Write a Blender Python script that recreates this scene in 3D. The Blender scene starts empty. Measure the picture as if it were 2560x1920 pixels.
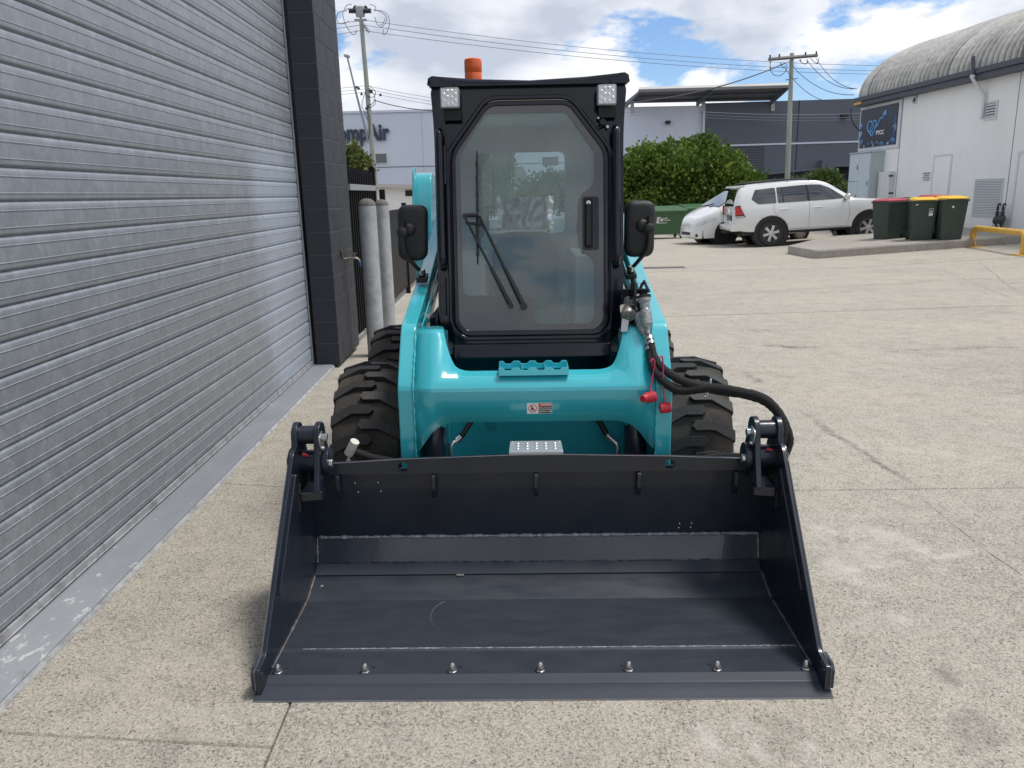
import bpy, bmesh, math, random
import numpy as np
from math import sin, cos, pi, radians, sqrt, atan2
from mathutils import Vector, Matrix
from mathutils.geometry import delaunay_2d_cdt

random.seed(7)
rng = np.random.default_rng(7)
scene = bpy.context.scene
COL = scene.collection

# ------------------------------------------------------------------ camera
FPX, CAMH = 1960.0, 1.52            # focal length in pixels of a 2560 wide picture, eye height
YAW, PITCH, ROLL = 0.0065043, 0.2379925, 0.025
_F = np.array([sin(YAW) * cos(PITCH), cos(YAW) * cos(PITCH), -sin(PITCH)])
_R0 = np.array([cos(YAW), -sin(YAW), 0.0])
_U0 = np.cross(_R0, _F)
_R = cos(ROLL) * _R0 - sin(ROLL) * _U0
_U = sin(ROLL) * _R0 + cos(ROLL) * _U0
camd = bpy.data.cameras.new('camera')
cam = bpy.data.objects.new('camera', camd)
COL.objects.link(cam)
camd.sensor_width = 36.0
camd.lens = 36.0 * FPX / 2560.0
camd.clip_start, camd.clip_end = 0.05, 2000.0
cam.matrix_world = Matrix(((_R[0], _U[0], -_F[0], 0), (_R[1], _U[1], -_F[1], 0), (_R[2], _U[2], -_F[2], CAMH), (0, 0, 0, 1)))
scene.camera = cam

# ------------------------------------------------------------------ sun, sky, exposure
SUN_AZ, SUN_EL = radians(86), radians(68)       # azimuth measured clockwise from +y
sd = bpy.data.lights.new('sun', 'SUN')
sun = bpy.data.objects.new('sun', sd)
COL.objects.link(sun)
sd.energy, sd.angle, sd.color = 2.1, radians(14), (1.0, 0.955, 0.89)
sdir = Vector((sin(SUN_AZ) * cos(SUN_EL), cos(SUN_AZ) * cos(SUN_EL), sin(SUN_EL)))
sun.rotation_euler = sdir.to_track_quat('Z', 'Y').to_euler()
scene.view_settings.view_transform = 'Standard'
scene.view_settings.look = 'None'
scene.view_settings.exposure = 0.31
scene.view_settings.gamma = 1.0
scene.view_settings.use_curve_mapping = False
scene.cycles.max_bounces = 8
scene.cycles.transparent_max_bounces = 12
scene.cycles.caustics_reflective = False
scene.cycles.caustics_refractive = False
scene.cycles.sample_clamp_indirect = 6.0

world = bpy.data.worlds.new('World')
scene.world = world
world.use_nodes = True
nt = world.node_tree
nt.nodes.clear()


def N(t, kind, **kw):
    n = t.nodes.new(kind)
    for k, v in kw.items():
        if k in n.inputs:
            n.inputs[k].default_value = v
        else:
            setattr(n, k, v)
    return n


def ramp(t, stops, interp='LINEAR'):
    n = t.nodes.new('ShaderNodeValToRGB')
    n.color_ramp.interpolation = interp
    el = n.color_ramp.elements
    while len(el) < len(stops):
        el.new(0.5)
    for e, (p, c) in zip(el, stops):
        e.position = p
        e.color = (c, c, c, 1) if isinstance(c, (int, float)) else (*c, 1)
    return n


L = nt.links.new
wout = N(nt, 'ShaderNodeOutputWorld')
wbg = N(nt, 'ShaderNodeBackground', Strength=0.1)
sky = N(nt, 'ShaderNodeTexSky', sky_type='NISHITA', sun_disc=False, sun_elevation=SUN_EL, sun_rotation=SUN_AZ,
        air_density=1.0, dust_density=0.25, ozone_density=2.0)
wtc = N(nt, 'ShaderNodeTexCoord')
wmap = N(nt, 'ShaderNodeMapping')
wmap.inputs['Scale'].default_value = (1.0, 1.0, 2.1)
wmap.inputs['Location'].default_value = (7.44, 1.91, 8.48)
L(wtc.outputs['Generated'], wmap.inputs['Vector'])
cl1 = N(nt, 'ShaderNodeTexNoise', Scale=5.2, Detail=9.0, Roughness=0.57, Distortion=0.15)
L(wmap.outputs[0], cl1.inputs['Vector'])
cmask = ramp(nt, [(0.395, 0.0), (0.455, 0.93), (1.0, 1.0)])
L(cl1.outputs['Fac'], cmask.inputs['Fac'])
# thickness of the cloud: the same field looked up a little further from the sun's side
wmap2 = N(nt, 'ShaderNodeMapping')
wmap2.inputs['Scale'].default_value = (1.0, 1.0, 2.1)
wmap2.inputs['Location'].default_value = (7.44 + 0.02, 1.91, 8.48 + 0.055)
L(wtc.outputs['Generated'], wmap2.inputs['Vector'])
cl2 = N(nt, 'ShaderNodeTexNoise', Scale=5.2, Detail=5.0, Roughness=0.5)
L(wmap2.outputs[0], cl2.inputs['Vector'])
cshade = ramp(nt, [(0.41, (8.8, 8.8, 8.85)), (0.51, (7.0, 7.25, 7.8)), (0.62, (4.8, 5.2, 6.0))])
L(cl2.outputs['Fac'], cshade.inputs['Fac'])
skyb = N(nt, 'ShaderNodeMixRGB', blend_type='MULTIPLY', Fac=1.0)
skyb.inputs['Color2'].default_value = (0.86, 0.98, 1.17, 1)
L(sky.outputs[0], skyb.inputs['Color1'])
wmix = N(nt, 'ShaderNodeMixRGB')
L(cmask.outputs['Color'], wmix.inputs['Fac'])
L(skyb.outputs[0], wmix.inputs['Color1'])
L(cshade.outputs['Color'], wmix.inputs['Color2'])
L(wmix.outputs[0], wbg.inputs['Color'])
L(wbg.outputs[0], wout.inputs['Surface'])


# ------------------------------------------------------------------ picture geometry -> places
def ray(u, v):
    return _F + _R * ((u - 1280) / FPX) + _U * ((960 - v) / FPX)


CP = np.array([0, 0, CAMH])


def zg(x, y):
    return (-0.007 * (min(max(x, -1.8), 3) - 0.08) - 0.0105 * max(0, min(y, 40) - 6)
            + 0.042 * max(0, min(x, 14) - 7.5) * min(1, max(0, (y - 10) / 8)))


def ony(u, v, y):
    d = ray(u, v)
    return CP + d * (y / d[1])


def onx(u, v, x):
    d = ray(u, v)
    return CP + d * (x / d[0])


def ong(u, v, h=0.0):
    d = ray(u, v)
    z = 0.0
    for _ in range(80):
        p = CP + d * ((z - CAMH) / d[2])
        z = 0.5 * z + 0.5 * (zg(p[0], p[1]) + h)
    return p


# ------------------------------------------------------------------ materials
MATS = {}


def mat(name, rgb, rough=0.5, metal=0.0, var=0.0, vscale=6.0, bump=0.0, bscale=80.0, coat=0.0, spec=0.5,
        dirt=None, dscale=2.0, damt=0.0, stretch=(1, 1, 1), rvar=0.0, emit=None):
    m = bpy.data.materials.new(name)
    m.use_nodes = True
    t = m.node_tree
    b = t.nodes['Principled BSDF']
    b.inputs['Roughness'].default_value = rough
    b.inputs['Metallic'].default_value = metal
    b.inputs['Coat Weight'].default_value = coat
    b.inputs['Coat Roughness'].default_value = 0.06
    b.inputs['Specular IOR Level'].default_value = spec
    b.inputs['Base Color'].default_value = (*rgb, 1)
    if emit:
        b.inputs['Emission Color'].default_value = (*emit[:3], 1)
        b.inputs['Emission Strength'].default_value = emit[3]
    lk = t.links.new
    if var or damt or bump or rvar:
        tc = N(t, 'ShaderNodeTexCoord')
        mp = N(t, 'ShaderNodeMapping')
        mp.inputs['Scale'].default_value = stretch
        lk(tc.outputs['Object'], mp.inputs['Vector'])
        src = mp.outputs[0]
        last = None
        if var:
            n1 = N(t, 'ShaderNodeTexNoise', Scale=vscale, Detail=6.0, Roughness=0.6)
            lk(src, n1.inputs['Vector'])
            r1 = ramp(t, [(0.25, tuple(c * (1 - var) for c in rgb)), (0.75, tuple(min(1, c * (1 + var)) for c in rgb))])
            lk(n1.outputs['Fac'], r1.inputs['Fac'])
            last = r1.outputs['Color']
        if damt:
            n2 = N(t, 'ShaderNodeTexNoise', Scale=dscale, Detail=8.0, Roughness=0.68)
            lk(src, n2.inputs['Vector'])
            r2 = ramp(t, [(0.48, 0.0), (0.72, damt)])
            lk(n2.outputs['Fac'], r2.inputs['Fac'])
            mx = N(t, 'ShaderNodeMixRGB')
            lk(r2.outputs['Color'], mx.inputs['Fac'])
            mx.inputs['Color1'].default_value = (*rgb, 1)
            if last:
                lk(last, mx.inputs['Color1'])
            mx.inputs['Color2'].default_value = (*dirt, 1)
            last = mx.outputs[0]
        if last:
            lk(last, b.inputs['Base Color'])
        if rvar:
            n4 = N(t, 'ShaderNodeTexNoise', Scale=vscale * 1.7, Detail=5.0)
            lk(src, n4.inputs['Vector'])
            mr = N(t, 'ShaderNodeMapRange')
            mr.inputs['From Min'].default_value = 0.3
            mr.inputs['From Max'].default_value = 0.7
            mr.inputs['To Min'].default_value = max(0.03, rough - rvar)
            mr.inputs['To Max'].default_value = min(1, rough + rvar)
            lk(n4.outputs['Fac'], mr.inputs['Value'])
            lk(mr.outputs[0], b.inputs['Roughness'])
        if bump:
            n3 = N(t, 'ShaderNodeTexNoise', Scale=bscale, Detail=4.0, Roughness=0.6)
            lk(src, n3.inputs['Vector'])
            bp = N(t, 'ShaderNodeBump', Strength=bump, Distance=0.01)
            lk(n3.outputs['Fac'], bp.inputs['Height'])
            lk(bp.outputs[0], b.inputs['Normal'])
    MATS[name] = m
    return m


def nodes_of(m):
    return m.node_tree, m.node_tree.nodes['Principled BSDF'], m.node_tree.links.new


def _st(u0, v0, u1, v1, w, a, c):
    p, q = ong(u0 * 2560 / 2212, v0 * 2560 / 2212), ong(u1 * 2560 / 2212, v1 * 2560 / 2212)
    return (p[0], p[1], q[0], q[1], w, a, c)


_DK, _PL, _CK = (0.10, 0.098, 0.10), (0.60, 0.58, 0.54), (0.05, 0.046, 0.042)
STREAKS = [_st(1715, 880, 1985, 1055, 0.035, 0.8, _DK), _st(1640, 745, 1780, 752, 0.12, 0.8, _DK), _st(1600, 800, 1640, 830, 0.06, 0.6, _DK), _st(1930, 755, 2212, 748, 0.10, 0.5, _DK),
           _st(1720, 1600, 1790, 1659, 0.05, 0.75, _PL), _st(1500, 1560, 1560, 1640, 0.045, 0.75, _PL), _st(1580, 1555, 1650, 1645, 0.05, 0.75, _PL), _st(1860, 1290, 1960, 1360, 0.05, 0.6, _PL),
           _st(1760, 1240, 2120, 1190, 0.03, 0.55, _PL), _st(2050, 1530, 2170, 1620, 0.11, 0.5, _DK), _st(2010, 1440, 2090, 1480, 0.05, 0.55, _DK), _st(1210, 1640, 1300, 1650, 0.05, 0.4, _DK),
           _st(2110, 560, 2212, 640, 0.03, 0.5, _DK), _st(1500, 640, 2100, 600, 0.25, 0.28, _DK), _st(1450, 900, 2212, 1010, 0.25, 0.22, _PL), _st(1987, 1074, 2135, 1194, 0.007, 0.9, _CK), _st(2125, 1186, 2212, 1245, 0.007, 0.9, _CK),
           _st(2020, 575, 2212, 655, 0.012, 0.8, _CK), _st(1480, 700, 1640, 735, 0.01, 0.6, _CK), _st(1800, 1180, 2000, 1165, 0.2, 0.5, _PL), _st(1740, 1120, 1900, 1290, 0.12, 0.35, _PL)]


# exposed aggregate concrete of the yard
def concrete(name, base, warm, dark, streaks=()):
    m = mat(name, base, rough=0.88, spec=0.3)
    t, b, lk = nodes_of(m)
    geo = N(t, 'ShaderNodeNewGeometry')
    big = N(t, 'ShaderNodeTexNoise', Scale=0.55, Detail=6.0, Roughness=0.62)
    mid = N(t, 'ShaderNodeTexNoise', Scale=7.0, Detail=7.0, Roughness=0.7)
    fine = N(t, 'ShaderNodeTexNoise', Scale=105.0, Detail=4.0, Roughness=0.7)
    vor = N(t, 'ShaderNodeTexVoronoi', Scale=165.0, Randomness=1.0)
    vor2 = N(t, 'ShaderNodeTexVoronoi', Scale=98.0, Randomness=1.0)
    warpn = N(t, 'ShaderNodeTexNoise', Scale=40.0, Detail=2.0)
    wsc = N(t, 'ShaderNodeVectorMath', operation='SCALE')
    wsc.inputs['Scale'].default_value = 0.03
    wadd = N(t, 'ShaderNodeVectorMath', operation='ADD')
    lk(geo.outputs['Position'], warpn.inputs['Vector'])
    lk(warpn.outputs['Color'], wsc.inputs[0])
    lk(geo.outputs['Position'], wadd.inputs[0])
    lk(wsc.outputs[0], wadd.inputs[1])
    for n in (big, mid, fine):
        lk(geo.outputs['Position'], n.inputs['Vector'])
    lk(wadd.outputs[0], vor.inputs['Vector'])
    lk(wadd.outputs[0], vor2.inputs['Vector'])
    # ground colour from patches
    r0 = ramp(t, [(0.3, tuple(c * 0.84 for c in base)), (0.5, base), (0.72, warm)])
    lk(big.outputs['Fac'], r0.inputs['Fac'])
    rm = ramp(t, [(0.3, 0.76), (0.55, 1.0), (0.8, 1.16)])
    lk(mid.outputs['Fac'], rm.inputs['Fac'])
    m1 = N(t, 'ShaderNodeMixRGB', blend_type='MULTIPLY', Fac=1.0)
    lk(r0.outputs[0], m1.inputs['Color1'])
    lk(rm.outputs[0], m1.inputs['Color2'])
    rf = ramp(t, [(0.32, 0.58), (0.5, 0.98), (0.70, 1.32)])
    lk(fine.outputs['Fac'], rf.inputs['Fac'])
    m2 = N(t, 'ShaderNodeMixRGB', blend_type='MULTIPLY', Fac=1.0)
    lk(m1.outputs[0], m2.inputs['Color1'])
    lk(rf.outputs[0], m2.inputs['Color2'])
    # pale and dark stones
    sep = N(t, 'ShaderNodeSeparateColor')
    lk(vor.outputs['Color'], sep.inputs[0])
    pale = ramp(t, [(0.55, 0.0), (0.62, 0.6)])
    lk(sep.outputs[0], pale.inputs['Fac'])
    m3 = N(t, 'ShaderNodeMixRGB')
    m3.inputs['Color2'].default_value = (0.56, 0.51, 0.43, 1)
    lk(pale.outputs[0], m3.inputs['Fac'])
    lk(m2.outputs[0], m3.inputs['Color1'])
    sep2 = N(t, 'ShaderNodeSeparateColor')
    lk(vor2.outputs['Color'], sep2.inputs[0])
    dk = ramp(t, [(0.77, 0.0), (0.83, 1.0)])
    lk(sep2.outputs[1], dk.inputs['Fac'])
    near = ramp(t, [(0.30, 0.75), (0.46, 0.0)])
    lk(vor2.outputs['Distance'], near.inputs['Fac'])
    mm = N(t, 'ShaderNodeMath', operation='MULTIPLY')
    lk(dk.outputs[0], mm.inputs[0])
    lk(near.outputs[0], mm.inputs[1])
    m4 = N(t, 'ShaderNodeMixRGB')
    m4.inputs['Color2'].default_value = (*dark, 1)
    lk(mm.outputs[0], m4.inputs['Fac'])
    lk(m3.outputs[0], m4.inputs['Color1'])
    # grey tyre and oil stains, pale scuffs
    st = N(t, 'ShaderNodeTexNoise', Scale=1.7, Detail=10.0, Roughness=0.72, Distortion=0.6)
    lk(geo.outputs['Position'], st.inputs['Vector'])
    rs = ramp(t, [(0.58, 0.0), (0.74, 0.55)])
    lk(st.outputs['Fac'], rs.inputs['Fac'])
    m5 = N(t, 'ShaderNodeMixRGB')
    m5.inputs['Color2'].default_value = (0.115, 0.11, 0.11, 1)
    lk(rs.outputs[0], m5.inputs['Fac'])
    lk(m4.outputs[0], m5.inputs['Color1'])
    mps = N(t, 'ShaderNodeMapping')
    mps.inputs['Rotation'].default_value = (0, 0, 0.3)
    mps.inputs['Scale'].default_value = (0.7, 3.0, 1)
    lk(geo.outputs['Position'], mps.inputs['Vector'])
    sc = N(t, 'ShaderNodeTexNoise', Scale=1.1, Detail=9.0, Roughness=0.75)
    lk(mps.outputs[0], sc.inputs['Vector'])
    rsc = ramp(t, [(0.55, 0.0), (0.78, 0.6)])
    lk(sc.outputs['Fac'], rsc.inputs['Fac'])
    m6 = N(t, 'ShaderNodeMixRGB')
    m6.inputs['Color2'].default_value = (0.56, 0.53, 0.48, 1)
    lk(rsc.outputs[0], m6.inputs['Fac'])
    lk(m5.outputs[0], m6.inputs['Color1'])
    last = m6.outputs[0]
    wob = N(t, 'ShaderNodeTexNoise', Scale=2.6, Detail=8.0, Roughness=0.75)
    lk(geo.outputs['Position'], wob.inputs['Vector'])
    for (x0, y0, x1, y1, wd, amt, col) in streaks:
        dx_, dy_ = x1 - x0, y1 - y0
        ln_ = sqrt(dx_ * dx_ + dy_ * dy_)
        ms_ = N(t, 'ShaderNodeMapping', vector_type='TEXTURE')
        ms_.inputs['Location'].default_value = (x0, y0, 0)
        ms_.inputs['Rotation'].default_value = (0, 0, atan2(dy_, dx_))
        lk(geo.outputs['Position'], ms_.inputs['Vector'])
        sx_ = N(t, 'ShaderNodeSeparateXYZ')
        lk(ms_.outputs[0], sx_.inputs[0])
        off = N(t, 'ShaderNodeMath', operation='MULTIPLY_ADD')
        off.inputs[1].default_value = wd * 5
        off.inputs[2].default_value = -wd * 2.5
        lk(wob.outputs['Fac'], off.inputs[0])
        ay = N(t, 'ShaderNodeMath', operation='ADD')
        lk(sx_.outputs[1], ay.inputs[0])
        lk(off.outputs[0], ay.inputs[1])
        ab = N(t, 'ShaderNodeMath', operation='ABSOLUTE')
        lk(ay.outputs[0], ab.inputs[0])
        f1 = N(t, 'ShaderNodeMapRange')
        f1.inputs['From Min'].default_value, f1.inputs['From Max'].default_value = wd, wd * 0.15
        lk(ab.outputs[0], f1.inputs['Value'])
        cxn = N(t, 'ShaderNodeMath', operation='SUBTRACT')
        cxn.inputs[1].default_value = ln_ / 2
        lk(sx_.outputs[0], cxn.inputs[0])
        cab_ = N(t, 'ShaderNodeMath', operation='ABSOLUTE')
        lk(cxn.outputs[0], cab_.inputs[0])
        f2 = N(t, 'ShaderNodeMapRange')
        f2.inputs['From Min'].default_value, f2.inputs['From Max'].default_value = ln_ / 2, ln_ / 2 * 0.7
        lk(cab_.outputs[0], f2.inputs['Value'])
        f3 = N(t, 'ShaderNodeMath', operation='MULTIPLY')
        lk(f1.outputs[0], f3.inputs[0])
        lk(f2.outputs[0], f3.inputs[1])
        f5 = N(t, 'ShaderNodeMapRange')
        f5.inputs['From Min'].default_value, f5.inputs['From Max'].default_value = 0.38, 0.6
        lk(mid.outputs['Fac'], f5.inputs['Value'])
        f6 = N(t, 'ShaderNodeMath', operation='MULTIPLY')
        lk(f3.outputs[0], f6.inputs[0])
        lk(f5.outputs[0], f6.inputs[1])
        f4 = N(t, 'ShaderNodeMath', operation='MULTIPLY')
        f4.inputs[1].default_value = amt
        lk(f6.outputs[0], f4.inputs[0])
        mk = N(t, 'ShaderNodeMixRGB')
        mk.inputs['Color2'].default_value = (*col, 1)
        lk(f4.outputs[0], mk.inputs['Fac'])
        lk(last, mk.inputs['Color1'])
        last = mk.outputs[0]
    lk(last, b.inputs['Base Color'])
    bp = N(t, 'ShaderNodeBump', Strength=0.55, Distance=0.004)
    hmix = N(t, 'ShaderNodeMath', operation='ADD')
    lk(vor.outputs['Distance'], hmix.inputs[0])
    lk(fine.outputs['Fac'], hmix.inputs[1])
    lk(hmix.outputs[0], bp.inputs['Height'])
    lk(bp.outputs[0], b.inputs['Normal'])
    return m


concrete('yard_concrete', (0.395, 0.364, 0.312), (0.46, 0.405, 0.325), (0.10, 0.092, 0.085), STREAKS)
concrete('kerb_concrete', (0.30, 0.285, 0.255), (0.36, 0.32, 0.27), (0.12, 0.11, 0.10))
mat('joint_dirt', (0.085, 0.078, 0.068), rough=1.0, var=0.3, vscale=20)

# galvanised steel of the roller door: spangle, vertical drips and a paler bluish patch near the pillar
m = mat('galvanised', (0.42, 0.44, 0.47), rough=0.42, metal=0.4)
t, b, lk = nodes_of(m)
geo = N(t, 'ShaderNodeNewGeometry')
mp = N(t, 'ShaderNodeMapping')
mp.inputs['Scale'].default_value = (1, 1.0, 0.8)
lk(geo.outputs['Position'], mp.inputs['Vector'])
vo = N(t, 'ShaderNodeTexVoronoi', Scale=75.0)
vn = N(t, 'ShaderNodeTexNoise', Scale=13.0, Detail=7.0, Roughness=0.66, Distortion=0.4)
lk(mp.outputs[0], vo.inputs['Vector'])
lk(mp.outputs[0], vn.inputs['Vector'])
sp = N(t, 'ShaderNodeSeparateColor')
lk(vo.outputs['Color'], sp.inputs[0])
mx0 = N(t, 'ShaderNodeMath', operation='MULTIPLY_ADD')
mx0.inputs[1].default_value = 0.16
lk(sp.outputs[0], mx0.inputs[0])
lk(vn.outputs['Fac'], mx0.inputs[2])
rr = ramp(t, [(0.36, (0.285, 0.308, 0.335)), (0.60, (0.335, 0.358, 0.387)), (0.86, (0.43, 0.455, 0.485))])
lk(mx0.outputs[0], rr.inputs['Fac'])
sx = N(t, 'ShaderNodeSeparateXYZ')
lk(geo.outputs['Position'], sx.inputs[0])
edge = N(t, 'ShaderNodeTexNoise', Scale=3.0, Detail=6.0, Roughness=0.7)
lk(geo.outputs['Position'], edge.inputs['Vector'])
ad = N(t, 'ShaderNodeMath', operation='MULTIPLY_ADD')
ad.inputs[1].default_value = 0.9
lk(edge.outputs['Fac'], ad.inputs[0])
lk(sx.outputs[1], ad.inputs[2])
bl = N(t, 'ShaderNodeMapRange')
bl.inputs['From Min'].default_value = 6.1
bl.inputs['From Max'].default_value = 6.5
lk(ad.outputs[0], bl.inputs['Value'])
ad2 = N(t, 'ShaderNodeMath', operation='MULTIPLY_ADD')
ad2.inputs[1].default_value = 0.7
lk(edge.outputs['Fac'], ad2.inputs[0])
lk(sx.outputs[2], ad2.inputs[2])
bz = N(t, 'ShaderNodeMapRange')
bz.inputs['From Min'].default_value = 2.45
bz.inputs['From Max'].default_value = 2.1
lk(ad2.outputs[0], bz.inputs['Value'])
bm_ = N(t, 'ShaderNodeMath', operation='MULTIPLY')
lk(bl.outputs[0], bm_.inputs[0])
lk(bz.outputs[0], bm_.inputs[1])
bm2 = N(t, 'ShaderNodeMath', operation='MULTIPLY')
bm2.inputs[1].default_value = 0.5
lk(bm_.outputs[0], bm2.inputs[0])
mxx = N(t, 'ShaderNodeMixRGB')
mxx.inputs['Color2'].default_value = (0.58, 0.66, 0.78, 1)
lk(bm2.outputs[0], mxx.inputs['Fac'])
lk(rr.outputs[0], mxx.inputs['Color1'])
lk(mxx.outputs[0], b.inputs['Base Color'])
rg = N(t, 'ShaderNodeMapRange')
rg.inputs['To Min'].default_value = 0.34
rg.inputs['To Max'].default_value = 0.6
lk(vn.outputs['Fac'], rg.inputs['Value'])
lk(rg.outputs[0], b.inputs['Roughness'])
bp = N(t, 'ShaderNodeBump', Strength=0.08, Distance=0.004)
lk(vn.outputs['Fac'], bp.inputs['Height'])
lk(bp.outputs[0], b.inputs['Normal'])

m = mat('sill_paint', (0.235, 0.25, 0.275), rough=0.55, bump=0.2, bscale=50)
t, b, lk = nodes_of(m)
geo = N(t, 'ShaderNodeNewGeometry')
w1 = N(t, 'ShaderNodeTexNoise', Scale=1.4, Detail=6.0, Roughness=0.65)
w2 = N(t, 'ShaderNodeTexNoise', Scale=22.0, Detail=7.0, Roughness=0.7, Distortion=0.5)
w3 = N(t, 'ShaderNodeTexNoise', Scale=9.0, Detail=8.0, Roughness=0.75)
mpw = N(t, 'ShaderNodeMapping')
mpw.inputs['Scale'].default_value = (1.0, 0.5, 1.0)
lk(geo.outputs['Position'], mpw.inputs['Vector'])
for n_ in (w1, w2, w3):
    lk(mpw.outputs[0], n_.inputs['Vector'])
ra = ramp(t, [(0.3, (0.195, 0.21, 0.235)), (0.5, (0.25, 0.265, 0.29)), (0.75, (0.33, 0.345, 0.365))])
lk(w1.outputs['Fac'], ra.inputs['Fac'])
add_ = N(t, 'ShaderNodeMath', operation='MULTIPLY_ADD')
add_.inputs[1].default_value = 0.55
lk(w1.outputs['Fac'], add_.inputs[0])
lk(w2.outputs['Fac'], add_.inputs[2])
rc = ramp(t, [(0.91, 0.0), (0.95, 0.85)])
lk(add_.outputs[0], rc.inputs['Fac'])
mxc = N(t, 'ShaderNodeMixRGB')
mxc.inputs['Color2'].default_value = (0.56, 0.57, 0.55, 1)
lk(rc.outputs[0], mxc.inputs['Fac'])
lk(ra.outputs[0], mxc.inputs['Color1'])
rd = ramp(t, [(0.62, 0.0), (0.74, 0.6)])
lk(w3.outputs['Fac'], rd.inputs['Fac'])
mxd = N(t, 'ShaderNodeMixRGB')
mxd.inputs['Color2'].default_value = (0.12, 0.12, 0.12, 1)
lk(rd.outputs[0], mxd.inputs['Fac'])
lk(mxc.outputs[0], mxd.inputs['Color1'])
lk(mxd.outputs[0], b.inputs['Base Color'])
mat('edge_steel', (0.50, 0.51, 0.52), rough=0.5, metal=0.4, var=0.25, vscale=9, dirt=(0.16, 0.14, 0.12), dscale=14, damt=0.7, bump=0.2)
mat('block_paint', (0.031, 0.034, 0.043), rough=0.62, var=0.12, vscale=3, bump=0.35, bscale=120, dirt=(0.055, 0.053, 0.053), dscale=1.5, damt=0.6)
mat('mortar_paint', (0.085, 0.087, 0.094), rough=0.8, bump=0.3, bscale=90)
mat('bollard_zinc', (0.47, 0.49, 0.50), rough=0.55, metal=0.25, var=0.18, vscale=5, dirt=(0.25, 0.25, 0.25), dscale=9, damt=0.7, bump=0.1)
mat('bollard_cap', (0.17, 0.155, 0.14), rough=0.95, var=0.35, vscale=40, bump=0.8, bscale=70)
mat('black_gate', (0.009, 0.009, 0.011), rough=0.55, spec=0.3)
mat('grey_rail', (0.30, 0.31, 0.33), rough=0.5)
mat('teal', (0.042, 0.475, 0.555), rough=0.24, coat=0.9, var=0.04, vscale=2.5, bump=0.03, bscale=260, rvar=0.08, dirt=(0.04, 0.44, 0.50), dscale=5, damt=0.25)
mat('bucket_paint', (0.0105, 0.0165, 0.029), rough=0.34, coat=0.25, var=0.14, vscale=5, bump=0.05, bscale=150, rvar=0.10,
    dirt=(0.020, 0.028, 0.042), dscale=3.2, damt=0.4)
mat('bucket_matt', (0.040, 0.048, 0.064), rough=0.58, var=0.15, vscale=9, stretch=(0.4, 1, 1), bump=0.05, bscale=80, spec=0.3)
mat('bucket_gloss', (0.012, 0.020, 0.037), rough=0.13, coat=0.5, var=0.1, bump=0.05, bscale=60, rvar=0.05)
mat('bucket_floor', (0.030, 0.038, 0.052), rough=0.42, var=0.09, vscale=9, bump=0.05, bscale=140, rvar=0.10,
    dirt=(0.046, 0.047, 0.050), dscale=5.0, damt=0.3, stretch=(0.45, 1.6, 1))
mat('weld', (0.30, 0.32, 0.35), rough=0.4, metal=0.3, var=0.6, vscale=60, bump=1.0, bscale=90)
mat('worn_glint', (0.20, 0.21, 0.235), rough=0.45, metal=0.4, var=0.3, vscale=20, dirt=(0.22, 0.12, 0.05), dscale=10, damt=0.8)
mat('cab_black', (0.0035, 0.005, 0.011), rough=0.15, coat=0.3, spec=0.3)
mat('frit', (0.075, 0.070, 0.073), rough=0.10, coat=0.6)
mat('rubber_seal', (0.008, 0.008, 0.008), rough=0.6)
mat('plastic_black', (0.011, 0.011, 0.012), rough=0.42, bump=0.25, bscale=500)
mat('wiper_black', (0.012, 0.016, 0.016), rough=0.35)
mat('tyre', (0.017, 0.0165, 0.0165), rough=0.6, var=0.3, vscale=9, bump=0.25, bscale=70, dirt=(0.045, 0.041, 0.037), dscale=5, damt=0.6)
mat('tyre_dusty', (0.042, 0.036, 0.030), rough=0.85, var=0.3, vscale=12, bump=0.3, bscale=60, dirt=(0.085, 0.072, 0.056), dscale=6, damt=0.6)
mat('hose_cover', (0.010, 0.010, 0.011), rough=0.75, bump=0.7, bscale=160, var=0.3, vscale=40)
mat('rubber_hose', (0.012, 0.012, 0.012), rough=0.45)
mat('steel', (0.55, 0.55, 0.54), rough=0.28, metal=0.95, var=0.15, vscale=30, rvar=0.1)
mat('dull_steel', (0.33, 0.31, 0.28), rough=0.45, metal=0.8, var=0.3, vscale=40)
mat('zinc_step', (0.55, 0.60, 0.64), rough=0.38, metal=0.6, var=0.1)
mat('wrap', (0.30, 0.32, 0.33), rough=0.25, coat=0.6, bump=1.0, bscale=60, var=0.5, vscale=50)
mat('red_rubber', (0.55, 0.025, 0.045), rough=0.5)
mat('cord_red', (0.50, 0.02, 0.10), rough=0.5)
mat('beacon_orange', (0.95, 0.14, 0.015), rough=0.25, coat=0.4)
mat('white_plastic', (0.72, 0.69, 0.62), rough=0.5)
mat('brass', (0.35, 0.30, 0.19), rough=0.35, metal=0.9, var=0.3, vscale=40)
mat('lamp_lens', (0.55, 0.56, 0.58), rough=0.18, metal=0.6, coat=0.8)
mat('led', (0.85, 0.84, 0.75), rough=0.12, metal=0.6)
mat('white_wall', (0.83, 0.835, 0.82), rough=0.8, var=0.05, vscale=0.8, dirt=(0.70, 0.71, 0.69), dscale=1.1, damt=0.4, stretch=(1, 1, 0.5), bump=0.05, bscale=40)
mat('white_trim', (0.66, 0.67, 0.67), rough=0.6, var=0.06)
mat('vent_white', (0.62, 0.64, 0.65), rough=0.55)
mat('vent_dark', (0.05, 0.052, 0.058), rough=0.8)
mat('fascia_grey', (0.075, 0.082, 0.105), rough=0.6, var=0.1)
mat('wall_pale_blue', (0.74, 0.775, 0.86), rough=0.8, var=0.05, vscale=0.3, dirt=(0.68, 0.715, 0.80), dscale=0.35, damt=0.4)
mat('wall_slate', (0.135, 0.148, 0.178), rough=0.75, var=0.06, vscale=0.3)
mat('slate_door', (0.094, 0.10, 0.122), rough=0.6)
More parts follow.
